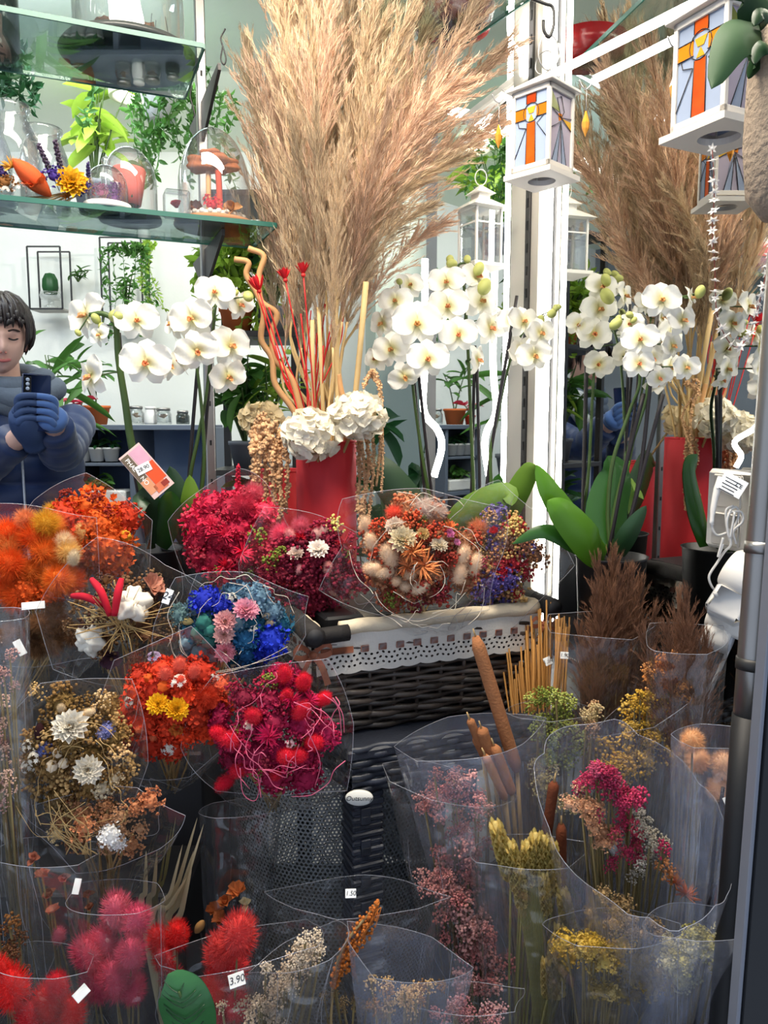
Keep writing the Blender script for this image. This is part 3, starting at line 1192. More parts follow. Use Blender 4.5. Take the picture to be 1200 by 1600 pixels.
for i, (bx, by, tx, ty, Yb, Yt, k, wf_, lab) in enumerate(plumes):
    B, T_ = W(bx, by, Yb), W(tx, ty, Yt)
    # plume mesh ends at chord (cx, cz); align that chord with B->T
    vz = np.array([v.co for v in PL[k].vertices[-6:-1]]).mean(0)
    chord = norm(np.array([vz[0], 0, vz[2]]))
    cl_ = np.linalg.norm([vz[0], vz[2]])
    d = norm(T_ - B)
    rightish = np.array([1.0 if tx >= bx else -1.0, rng.uniform(-.4, .4), 0])
    X = norm(rightish - d * np.dot(rightish, d))
    Yv = np.cross(d, X)
    A = np.stack([X, Yv, d], 1)                       # chord frame in world
    Lc = np.stack([np.cross(np.array([0, 1.0, 0]), chord), np.array([0, 1.0, 0]), chord], 1)
    R = A @ Lc.T
    s = np.linalg.norm(T_ - B) / cl_
    t = thing('pampas_plume', lab, 'dried grass', B, PG if lab == GENL else None)
    sc_ = s * np.array([wf_, wf_, 1.0])
    link('plume', PL[k], t, loc=B, rot=R, scale=sc_)
    foot = mouth + np.array([rng.uniform(-.03, .03), rng.uniform(-.03, .03), -.30])
    lip = mouth + np.array([rng.uniform(-.035, .035) + .0004 * (bx - 500) * .3, rng.uniform(-.03, .03), -.005])
    startd = R @ np.array([0, 0, 1.0])
    addb(MB(), tube(bez([foot, lip, B - startd * .06, B + startd * .02], 14), np.linspace(.0034, .0022, 16)[:len(bez([foot, lip, B - startd * .06, B + startd * .02], 14))], 6)).build('stem', PSTEM, t)

# broken hollow straw stalks in the vase
for i, (bx, by, tx, ty) in enumerate(((528, 640, 522, 430), (553, 640, 572, 440), (490, 650, 488, 500), (505, 650, 498, 480))):
    t = MB()
    addb(t, tube(bez([mouth + np.array([(bx - 515) * .0004, -.01, -.2]), W(bx * .7 + 154, 690, 1.475), W(bx, by, 1.47), W(tx, ty, 1.43)], 8), .0055 if i < 2 else .004, 10))
    tag(t.build('straw_stalk', PSTEM), ['thick straw stalk standing in the middle of the red vase', 'thick straw stalk leaning right out of the red vase', 'thin straw stalk beside the red sticks in the vase', 'thin straw stalk between red sticks and thick stalks'][i], 'stalk')

# red sticks and red star flowers
REDS = mat('red_stick', (190, 36, 34), rough=.5, var=.25, nscale=40)
for i, (bx, by, tx, ty, br) in enumerate(((478, 650, 420, 480, 0), (482, 655, 470, 490, 1), (490, 655, 508, 475, 1), (492, 655, 520, 495, 1), (486, 650, 495, 520, 0), (470, 660, 402, 455, 0), (476, 660, 430, 540, 0), (500, 655, 505, 540, 0))):
    c = MB()
    Y0 = 1.475
    addb(c, tube(bez([mouth + np.array([-.02, 0, -.2]), W(bx, by, Y0), W((bx + tx) / 2 + rng.uniform(-6, 6), (by + ty) / 2, Y0 - .02), W(tx, ty, Y0 - .03)], 14), .0016, 5))
    if br:
        addb(c, tube(bez([W((bx + tx) / 2, (by + ty) / 2 + 20, Y0 - .02), W(tx + 12, ty + 40, Y0 - .02), W(tx + 16, ty - 5, Y0 - .03)], 8), .0012, 5))
    tag(c.build('red_stick', REDS), 'thin red dyed stick rising from the red vase', 'stick', 'red dyed sticks in the red vase')
REDF = mat('red_petal', (196, 24, 34), rough=.5, var=.25, transl=.2)
for (bx, by, tx, ty, lab) in ((487, 650, 446, 438, 'red fringed star flower left of the other above the hydrangeas'), (492, 650, 474, 430, 'red fringed star flower highest in front of the pampas'), (470, 660, 405, 455, 'dark red open star flower beside the curled twig')):
    t = thing('red_star_flower', lab, 'flower', W(bx, by, 1.44))
    tip = W(tx, ty, 1.40)
    addb(MB(), tube(bez([mouth + np.array([-.02, -.02, -.15]), W(bx, by, 1.43), tip], 10), .0014, 5)).build('stem', REDS, t)
    d0 = norm(tip - W(bx, by, 1.43))
    big = tx < 420
    pm = petal(.028 if big else .024, .006, .3, .5 if big else .15, .6, 3, 5, .5)
    c = MB()
    for k in range(12):
        a = k * 2 * PI / 12
        el = rng.uniform(.75, 1.25) if not big else rng.uniform(.3, .8)
        R = frame1(d0) @ rotz(a) @ roty(-el)
        addb(c, xf(pm, R, tip))
    c.build('petals', REDF, t)
    addb(MB(), xf(ICO1, None, tip, .004)).build('calyx', REDS, t)
# curled willow twigs
TWIG = mat('curly_twig', (186, 140, 92), rough=.6, var=.2, nscale=30)
for pts, lab in (([(482, 690), (458, 640), (430, 600), (425, 560), (408, 530), (412, 490), (402, 460), (385, 430), (388, 410), (366, 405)], 'curled bare willow twig nearest the white orchid'),
                 ([(488, 690), (470, 640), (455, 590), (430, 560), (425, 520), (432, 490), (408, 470), (405, 430), (412, 400), (388, 388)], 'curled bare willow twig in front of the pampas'),
                 ([(540, 690), (540, 640), (533, 610), (528, 585)], 'short pale curled twig above the front hydrangea')):
    P = [W(x, y, 1.468 - .003 * k) for k, (x, y) in enumerate(pts)]
    addb(c := MB(), tube(bez([mouth + np.array([-.01, 0, -.15])] + P, 60), np.linspace(.0062, .0036, 200)[:len(bez([mouth] + P, 60))], 8))
    tag(c.build('willow_twig', TWIG), lab, 'twig')

# white hydrangea heads
HYD = mat('hydrangea_petal', (244, 236, 216), rough=.7, var=.12, transl=.3, nscale=25)
HYDB = mat('hydrangea_dry', (222, 204, 164), rough=.7, var=.15, transl=.3, nscale=25)


def floret_mesh(m, seed):
    g = np.random.default_rng(seed)
    mb = MB()
    for k in range(4):
        a = k * PI / 2 + g.uniform(-.15, .15)
        p = petal(.017, .019, g.uniform(-.1, .3), g.uniform(-.1, .35), .62, 4, 4, .3)
        addb(mb, xf(p, rotz(a) @ roty(g.uniform(-.35, .1))))
    addb(mb, xf(ICO0, None, (0, 0, .001), .0022))
    return mb.mesh('floret', m)


FLW = [floret_mesh(HYD, k) for k in range(4)]
FLB = [floret_mesh(HYDB, k) for k in range(3)]


def hydrangea(px, py, Y, rpx, meshes, n, lab, foot, sq=(1, 1, .85)):
    C = W(px, py, Y)
    r = S(rpx, Y)
    t = thing('hydrangea', lab, 'flower', C)
    D = fib(n) + rng.normal(0, .05, (n, 3))
    D = norm(D)
    keep = D[:, 1] < .55
    D = D[keep]
    R = frames(norm(D + rng.normal(0, .25, D.shape)), rng.uniform(0, 6, len(D)))
    for i in range(len(D)):
        p = C + D[i] * np.array(sq) * (r - .008) * rng.uniform(.88, 1.06)
        link('floret', meshes[i % len(meshes)], t, loc=p, rot=R[i], scale=rng.uniform(.85, 1.2))
    addb(MB(), xf(ICO2, None, C, r * .66)).build('core', MATS['hydrangea_dry'], t)
    addb(MB(), tube(bez([foot, (foot + C) / 2, C], 6), .003, 6)).build('stem', STRAW, t)


hydrangea(486, 678, 1.40, 47, FLW, 70, 'white hydrangea head spilling over the left lip of the red vase', mouth - UP * .1)
hydrangea(560, 650, 1.42, 43, FLW, 66, 'white hydrangea head standing higher at the right of the red vase', mouth - UP * .1)
hydrangea(408, 655, 1.60, 32, FLB, 46, 'yellowed dry hydrangea head behind the hanging amaranth', np.array([V2X, V2Y, V2TOP - .05]))

# hanging amaranth
AMA = mat('amaranth', (186, 146, 104), rough=.9, var=.35, nscale=60, col2=(206, 164, 122))


def tassel(mb, pts, r, n):
    c = bez(pts, 40)
    L = np.linspace(0, 1, len(c))
    t = rng.uniform(0, 1, n)
    p = np.stack([np.interp(t, L, c[:, k]) for k in range(3)], 1)
    rr = r * (1 - .35 * t)
    off = rdir(n) * (rr * rng.uniform(.2, 1.0, n))[:, None]
    scatter(mb, ICO0, frames(rdir(n)), p + off, rng.uniform(.22, .5, n) * r)
    addb(mb, tube(c, r * .4, 5))


def amaranth(lab, strands, Y, origin):
    t = thing('hanging_amaranth', lab, 'dried flower', origin)
    for (pl, rpx) in strands:
        c = MB()
        pts = [W(x, y, Y + rng.uniform(-.02, .02)) for x, y in pl]
        Ln = sum(np.linalg.norm(pts[i + 1] - pts[i]) for i in range(len(pts) - 1))
        tassel(c, pts, S(rpx, Y), int(60 + Ln * 900))
        c.build('tassel', AMA, t)
    return t


amaranth('thick hanging brown amaranth tassels left of the red vase', [
    ([(420, 690), (408, 700), (402, 750), (400, 800)], 8), ([(425, 680), (415, 700), (416, 760), (412, 800)], 7), ([(430, 690), (425, 720), (428, 780), (424, 812)], 7),
    ([(440, 690), (436, 740), (440, 790), (436, 815)], 7), ([(445, 700), (450, 740), (446, 800)], 6), ([(418, 660), (405, 680), (398, 720), (396, 770)], 9),
    ([(430, 665), (420, 680), (422, 720)], 9), ([(440, 670), (432, 690), (436, 730), (434, 770)], 8), ([(412, 650), (398, 670), (392, 710)], 8)], 1.45, W(425, 690, 1.46))
amaranth('thin hanging brown amaranth tassels right of the red vase', [
    ([(570, 600), (578, 585), (592, 600), (596, 640), (594, 700), (588, 760)], 5), ([(568, 605), (580, 580), (590, 590), (597, 650), (598, 720), (596, 770)], 4),
    ([(560, 680), (562, 740), (558, 800)], 6), ([(572, 670), (576, 730), (566, 790), (562, 830)], 6), ([(580, 660), (584, 720), (578, 790), (574, 820)], 5), ([(566, 690), (570, 760), (568, 825)], 5)], 1.46, W(572, 640, 1.47))

# ================================================================== white orchids
ORW = mat('orchid_petal', (246, 244, 234), rough=.55, var=.05, transl=.32, nscale=14, spec=.25)
nt_ = ORW.node_tree
_tc = nt_.nodes.new('ShaderNodeTexCoord')
_ln = nt_.nodes.new('ShaderNodeVectorMath')
_ln.operation = 'LENGTH'
nt_.links.new(_tc.outputs['Object'], _ln.inputs[0])
_mr = nt_.nodes.new('ShaderNodeMapRange')
nt_.links.new(_ln.outputs['Value'], _mr.inputs['Value'])
_mr.inputs['From Min'].default_value, _mr.inputs['From Max'].default_value = .006, .026
_mx = nt_.nodes.new('ShaderNodeMix')
_mx.data_type = 'RGBA'
nt_.links.new(_mr.outputs[0], _mx.inputs['Factor'])
_mx.inputs[6].default_value = (*lin((226, 220, 160)), 1)
_src = nt_.nodes['Principled BSDF'].inputs['Base Color'].links[0].from_socket
nt_.links.new(_src, _mx.inputs[7])
nt_.links.new(_mx.outputs[2], nt_.nodes['Principled BSDF'].inputs['Base Color'])
for _n in nt_.nodes:
    if _n.type == 'BSDF_TRANSLUCENT':
        nt_.links.new(_mx.outputs[2], _n.inputs['Color'])
ORLIP = mat('orchid_lip', (232, 196, 110), rough=.5, var=.3, nscale=260, transl=.15, col2=(206, 128, 96))
ORBUD = mat('orchid_bud', (186, 190, 110), rough=.5, var=.15, nscale=25, transl=.15)


def rounded(L, Wd, nx=7, ny=7, cup=.1, curl=.0, ruffle=.0, seed=0):
    """Wide rounded petal along +x, facing +z."""
    g = np.random.default_rng(seed)
    t = np.linspace(0, 1, ny)
    w = Wd * .5 * np.sqrt(np.clip(1 - (2 * np.clip(t, .03, 1) - 1.0) ** 2, 0, 1)) ** .8
    w[0] = Wd * .12
    s = np.linspace(-1, 1, nx)
    P = np.zeros((ny, nx, 3))
    P[..., 0] = (L * t)[:, None] + .0 * s[None]
    P[..., 1] = w[:, None] * s[None]
    P[..., 2] = cup * L * ((t[:, None] - .35) ** 2) * -1 + cup * Wd * .35 * (s[None] ** 2) * (w / Wd)[:, None] + curl * L * (t ** 2)[:, None] + ruffle * L * np.sin(s[None] * 4 + t[:, None] * 6 + g.uniform(0, 6)) * .03
    return grid(P)


def orchid_flower(seed):
    g = np.random.default_rng(seed)
    mb = MB()
    for a, Ls, Ws in ((PI / 2, .044, .034), (PI * 1.5 - .62, .044, .031), (PI * 1.5 + .62, .044, .031)):
        addb(mb, xf(rounded(Ls, Ws, cup=.3, curl=g.uniform(-.25, -.05), seed=seed), rotz(a), (0, 0, -.002)))
    for a in (PI * .07, PI - PI * .07):
        addb(mb, xf(rounded(.049, .056, 9, 9, cup=.35, curl=g.uniform(-.05, .3), ruffle=2.0, seed=seed + 3), rotz(a), (0, 0, .001)))
    me = mb.mesh('flower', ORW)
    lp = MB()
    for a in (PI * 1.5, PI * 1.5 - 1.1, PI * 1.5 + 1.1):
        addb(lp, xf(petal(.015 if a == PI * 1.5 else .011, .011, .5, .6, .5, 5, 5, .5), rotz(a) @ roty(-.6), (0, -.002, .002)))
    addb(lp, xf(ICO1, None, (0, .001, .004), .0036))
    addb(lp, xf(ICO0, None, (-.004, -.003, .006), .0030))
    addb(lp, xf(ICO0, None, (.004, -.003, .006), .0030))
    return me, lp.mesh('lip', ORLIP)


OFL = [orchid_flower(k) for k in range(4)]
BUDM = (lambda b: addb(MB(), (b[0] * np.array([.8, .8, 1.1]), b[1])).mesh('bud', ORBUD))(xf(ICO2, None, (0, 0, 0), 1.0))


def orchid_leaf(pts, wd, m, parent, Y=None, tw=None):
    """Strap leaf along a curve of world points."""
    c = bez(pts, 16)
    n = len(c)
    t = np.linspace(0, 1, n)
    w = wd * .5 * np.sin(np.clip(.12 + t * .88, 0, 1) ** .8 * PI) ** .6
    T = norm(np.gradient(c, axis=0))
    side = norm(np.cross(T, tw if tw is not None else np.array([0, -1.0, .3])))
    nrm = np.cross(side, T)
    s = np.array([-1, -.5, 0, .5, 1.0])
    P = c[:, None] + side[:, None] * (w[:, None] * s[None])[..., None] + nrm[:, None] * (w[:, None] * (s[None] ** 2) * -.28)[..., None]
    P2 = P - nrm[:, None] * .0012
    mb = MB()
    addb(mb, grid(P))
    addb(mb, (grid(P2)[0], [grid(P2)[1][0][:, ::-1]]))
    return mb.build('leaf', m, parent)


def orchid(lab, foot, spikes, flowers, buds, leaves, Y, sticks=(), pot=True, sr=.0042):
    """foot px/py/Y of the plant base; spikes: pixel polylines; flowers (px,py,size px,yaw,pitch,roll)."""
    F = W(*foot)
    t = thing('white_orchid', lab, 'orchid', (F[0], F[1], TZ))
    for sp in spikes:
        pts = [W(x, y, yy) for x, y, yy in sp]
        c = bez([F] + pts, 26)
        addb(MB(), tube(c, np.linspace(sr, max(.0022, sr * .45), len(c)), 8)).build('flower_spike', STEMG, t)
    for sp in sticks:
        pts = [W(x, y, yy) for x, y, yy in sp]
        addb(MB(), tube(bez(pts, 8), .0034, 8)).build('support_stick', STEMD, t)
    for i, (px, py, sz, yaw, pit, rol, yy) in enumerate(flowers):
        p = W(px, py, yy)
        s = S(sz, yy) / .092
        D = np.array([math.sin(yaw) * math.cos(pit), -math.cos(yaw) * math.cos(pit), math.sin(pit)])
        X = norm(np.cross(UP, D))
        R = np.stack([X, np.cross(D, X), D], 1) @ rotz(rol)
        me, lp = OFL[i % 4]
        f = link('flower', me, t, loc=p, rot=R, scale=s)
        link('lip', lp, f, loc=p, rot=R, scale=s)
        # pedicel towards the nearest spike point
        best, bd = None, 9
        for sp in spikes:
            cc = bez([W(x, y, q) for x, y, q in sp], 30)
            dd = np.linalg.norm(cc - p, axis=1)
            k = int(dd.argmin())
            if dd[k] < bd:
                bd, best = dd[k], cc[k]
        e = p - D * .004
        addb(MB(), tube(bez([best, (best + e) / 2 - D * .012 + UP * .004, e], 8), .0013, 5)).build('pedicel', STEMG, t)
    for (px, py, sz, yy) in buds:
        p = W(px, py, yy)
        link('bud', BUDM, t, loc=p, rot=frames(rdir(1))[0], scale=S(sz, yy) * .5)
        best, bd = None, 9
        for sp in spikes:
            cc = bez([W(x, y, q) for x, y, q in sp], 30)
            dd = np.linalg.norm(cc - p, axis=1)
            k = int(dd.argmin())
            if dd[k] < bd:
                bd, best = dd[k], cc[k]
        addb(MB(), tube(bez([best, p], 4), .0012, 5)).build('pedicel', STEMG, t)
    for (pl, wpx, m, tw) in leaves:
        pts = [W(x, y, yy) for x, y, yy in pl]
        orchid_leaf(pts, S(wpx, pl[1][2]), m, t, tw=tw)
    if pot:
        z0 = TZ + .002 if foot[0] > 420 else .992
        zt = F[2]
        pr = [(0, z0), (.042, z0), (.056, zt - .004), (.059, zt), (.055, zt), (.05, zt - .02), (0, zt - .02)]
        addb(MB(), xf(lathe(pr, 32), None, (F[0], F[1], 0))).build('pot', BLACK, t)
    return t


# left orchid: thick dark spike
orchid('tall white orchid with a thick dark spike and a plant label', (236, 856, 1.38),
       [[(222, 760, 1.36), (205, 690, 1.35), (196, 630, 1.34), (185, 560, 1.33), (180, 505, 1.33), (160, 490, 1.33), (140, 492, 1.33)]],
       [(214, 500, 66, .25, .05, .1, 1.31), (228, 566, 78, .15, .0, -.05, 1.29), (156, 523, 40, -.6, .1, .3, 1.32), (142, 588, 76, -.75, .0, .3, 1.32), (134, 492, 78, -.7, .1, .2, 1.36), (262, 570, 62, 1.1, -.1, 0, 1.36)],
       [(150, 498, 17, 1.33), (160, 510, 15, 1.33), (182, 494, 26, 1.31), (122, 520, 11, 1.33)],
       [([(245, 850, 1.37), (235, 800, 1.33), (222, 778, 1.31), (209, 820, 1.28)], 40, LEAFD, None),
        ([(246, 852, 1.37), (262, 800, 1.31), (268, 768, 1.29)], 48, LEAFG, None)], 1.35,
       sticks=[[(232, 850, 1.37), (200, 680, 1.36), (186, 520, 1.35)]], sr=.0085)
orchid('white orchid beside the slotted steel upright', (300, 852, 1.44),
       [[(296, 760, 1.42), (308, 690, 1.41), (322, 620, 1.41), (330, 540, 1.41), (338, 470, 1.41)], [(318, 740, 1.42), (316, 650, 1.40), (306, 560, 1.38), (300, 500, 1.38)]],
       [(336, 456, 60, .1, .15, .0, 1.37), (300, 497, 72, -.2, .0, .1, 1.35), (308, 548, 66, .3, -.2, .3, 1.33), (360, 540, 70, .8, .1, .1, 1.40), (356, 588, 64, .7, -.2, .2, 1.40), (374, 476, 52, 1.0, .0, .2, 1.42), (272, 505, 60, -1.0, .1, .0, 1.40), (285, 560, 55, -1.2, .0, .3, 1.38)],
       [(388, 463, 20, 1.40), (368, 457, 12, 1.40), (292, 532, 12, 1.36), (310, 520, 10, 1.36)],
       [([(296, 850, 1.43), (280, 790, 1.40), (265, 728, 1.40)], 50, LEAFD, None), ([(298, 855, 1.42), (298, 800, 1.36), (296, 742, 1.35)], 42, mat('orchid_leaf_light', (104, 140, 46), rough=.4, var=.2, nscale=8, transl=.25), None)], 1.42,
       sticks=[[(288, 850, 1.43), (300, 680, 1.42), (310, 560, 1.42)], [(308, 850, 1.43), (334, 500, 1.42)]])
orchid('white orchid in the middle with four front facing blooms', (690, 850, 1.58),
       [[(668, 760, 1.56), (652, 660, 1.55), (640, 560, 1.54), (628, 470, 1.54)]],
       [(652, 505, 76, -.05, .05, .0, 1.48), (668, 560, 64, .1, .0, .0, 1.47), (612, 545, 60, -.4, .0, .2, 1.52), (618, 470, 54, -.2, .2, .0, 1.52), (632, 588, 52, .1, -.4, .5, 1.52), (598, 505, 52, -.8, .0, .0, 1.55), (640, 445, 46, .2, .2, .1, 1.55), (588, 560, 46, -.6, .1, 0, 1.55)],
       [(624, 440, 12, 1.53)],
       [([(690, 848, 1.58), (640, 790, 1.55), (590, 730, 1.55), (570, 740, 1.55)], 60, LEAFD, None), ([(692, 850, 1.56), (730, 800, 1.5), (790, 770, 1.46), (800, 790, 1.44)], 46, LEAFL, None)], 1.55,
       sticks=[[(672, 850, 1.57), (655, 680, 1.57), (640, 520, 1.57)], [(684, 850, 1.57), (660, 640, 1.55), (650, 540, 1.55)]])
orchid('tallest white orchid with green buds below the white lantern', (742, 850, 1.62),
       [[(740, 760, 1.6), (735, 640, 1.6), (730, 520, 1.6), (724, 440, 1.6), (716, 415, 1.6), (735, 410, 1.6)]],
       [(698, 440, 56, -.25, .1, .1, 1.56), (700, 478, 62, -.1, .1, 0, 1.54), (716, 522, 60, .0, .0, .05, 1.50), (745, 432, 56, .7, .2, .2, 1.58), (752, 470, 62, .5, .1, -.2, 1.58), (766, 512, 60, .7, .0, .1, 1.58), (746, 562, 50, 1.0, .0, .4, 1.58), (785, 500, 44, 1.1, .0, .4, 1.60)],
       [(703, 405, 15, 1.58), (706, 412, 17, 1.57), (730, 405, 14, 1.58), (748, 420, 20, 1.57), (757, 448, 26, 1.56)],
       [([(745, 850, 1.60), (790, 800, 1.5), (825, 740, 1.46), (836, 726, 1.45)], 40, LEAFL, None), ([(742, 850, 1.60), (770, 790, 1.54), (780, 740, 1.53)], 40, LEAFG, None)], 1.6,
       sticks=[[(735, 850, 1.61), (742, 540, 1.61)], [(752, 850, 1.60), (745, 560, 1.61)]])
orchid('white orchid tied to a dark stick in front of the pale column', (775, 845, 1.50),
       [[(766, 720, 1.5), (778, 650, 1.5), (790, 590, 1.5), (806, 540, 1.5), (830, 500, 1.5)]],
       [(818, 502, 54, .3, .2, .0, 1.47), (812, 548, 52, .8, -.1, .3, 1.48), (845, 520, 50, .4, .0, .1, 1.45), (835, 555, 56, .2, -.1, .2, 1.45), (800, 500, 44, -.3, .0, .0, 1.50)],
       [(862, 490, 17, 1.46), (872, 480, 11, 1.46), (846, 498, 12, 1.47), (868, 482, 12, 1.46)],
       [], 1.5, sticks=[[(752, 850, 1.5), (768, 700, 1.5), (808, 462, 1.48)]])
orchid('white orchid with broad bright green leaves beside the large mirror', (955, 868, 1.24),
       [[(960, 800, 1.24), (985, 700, 1.235), (1010, 620, 1.23), (1020, 540, 1.23), (1028, 490, 1.23), (1050, 470, 1.22), (1085, 460, 1.22)],
        [(950, 800, 1.25), (958, 720, 1.25), (985, 640, 1.25), (1000, 590, 1.24), (985, 500, 1.24)]],
       [(1034, 468, 60, -.1, .1, .0, 1.19), (1000, 530, 56, -.2, .1, .1, 1.18), (998, 568, 50, .0, .1, .0, 1.18), (1066, 500, 54, .5, .1, .1, 1.20), (1050, 540, 48, .5, .0, .2, 1.21), (1072, 574, 46, .3, .0, .0, 1.20), (1018, 560, 48, .3, -.1, .3, 1.22), (985, 506, 42, -.6, .1, .0, 1.22), (1080, 465, 40, .9, .2, .2, 1.21), (1030, 590, 40, .2, -.3, .3, 1.22)],
       [(1094, 456, 19, 1.20), (984, 492, 13, 1.21), (990, 500, 11, 1.21), (962, 506, 20, 1.22), (966, 498, 12, 1.22)],
       [([(945, 870, 1.23), (905, 830, 1.19), (862, 770, 1.17), (838, 726, 1.17)], 46, mat('orchid_leaf_bright', (88, 140, 30), rough=.35, var=.2, nscale=7, transl=.25, spec=.5), None),
        ([(945, 872, 1.22), (925, 850, 1.17), (880, 800, 1.15), (855, 782, 1.15)], 58, MATS['orchid_leaf_bright'], None),
        ([(940, 872, 1.23), (900, 850, 1.20), (850, 830, 1.19), (800, 850, 1.2)], 30, LEAFG, None),
        ([(955, 865, 1.25), (950, 800, 1.27), (962, 740, 1.28), (950, 712, 1.28)], 66, LEAFG, None),
        ([(965, 868, 1.23), (985, 830, 1.21), (1010, 790, 1.20)], 32, LEAFD, None)], 1.23,
       sticks=[[(950, 868, 1.24), (975, 740, 1.235), (1006, 615, 1.23)], [(968, 868, 1.23), (1000, 740, 1.23), (1028, 480, 1.225)], [(972, 860, 1.23), (1036, 616, 1.225)]])

# plant label in the left orchid
PLR = None
cc = W(229, 736, 1.30)
lx = norm(W(268, 760, 1.30) - W(206, 690, 1.30))          # along the card
ln = norm(np.array([.1, -1, .15]))
lx = norm(lx - ln * np.dot(lx, ln))
ly = np.cross(ln, lx)
cR = np.stack([lx, ly, ln], 1)
ct = thing('plant_label', 'orange and pink printed care card stuck in the left orchid', 'label', cc - lx * .05)
addb(MB(), xf(cbox(S(84, 1.3), S(40, 1.3), .0008), cR, cc)).build('card', mat('card_cream', (206, 176, 170), rough=.4, var=.05), ct, False)
L_, H_ = S(84, 1.3), S(40, 1.3)
for (x0, x1, y0, y1, col, nm) in ((-.46, .10, -.48, -.12, (96, 84, 68), 'taupe_band'), (.1, .4, -.48, -.1, (190, 132, 96), 'beige_field'), (-.46, -.12, -.08, .46, (196, 150, 168), 'pink_field'), (-.10, .30, -.08, .46, (212, 78, 34), 'orange_field'), (.30, .46, -.2, .3, (206, 110, 74), 'orange_field'), (.33, .43, .12, .40, (140, 50, 36), 'logo_square')):
    q = cc + lx * (x0 + x1) / 2 * L_ + ly * (y0 + y1) / 2 * H_ + ln * (.0007 if nm != 'logo_square' else .0011)
    addb(MB(), xf(cbox((x1 - x0) * L_, (y1 - y0) * H_, .0005), cR, q)).build(nm, mat('print_%s_%d' % (nm, col[0]), col, rough=.4, var=.2, nscale=60), ct, False)
text('PHAL', .0105, cc - lx * .26 * L_ - ly * .3 * H_ + ln * .0012, cR, PAPER, ct)
text('NO', .0105, cc + lx * .12 * L_ - ly * .3 * H_ + ln * .0012, cR, PAPER, ct)
sk = cc - lx * .07 * L_ - ly * .02 * H_ + ln * .0016
sR = cR @ rotz(1.35)
addb(MB(), xf(cbox(.026, .016, .0006, .0002), sR, sk)).build('price_sticker', PAPER, ct, False)
text('28.90', .0095, sk + ln * .0006, sR, INK, ct)

# ================================================================== dried flower heads (unit radius, facing +z)
KM = {}


def km(key, col, **kw):
    kw.setdefault('rough', .8)
    kw.setdefault('ovar', .18)
    kw.setdefault('var', .3)
    kw.setdefault('transl', .22)
    kw.setdefault('nscale', 25)
    return mat('dried_%s_%d_%d_%d' % (key, *col), col, **kw)


def hair_ball(g, n, a, l0, l1, up, w=.012, core=None):
    """Triangular hairs on an ellipsoid with semi-axes a."""
    D = norm(g.normal(size=(n, 3)))
    P = D * a
    H = norm(D * np.array([1, 1, .6]) + np.array([0, 0, up]) + .35 * norm(g.normal(size=(n, 3))))
    L = g.uniform(l0, l1, n)
    sd = norm(np.cross(H, g.normal(size=(n, 3)))) * w
    v = np.stack([P * .9 - sd, P * .9 + sd, P + H * L[:, None]], 1).reshape(-1, 3)
    return (v, [(np.arange(n) * 3)[:, None] + np.array([[0, 1, 2]])])


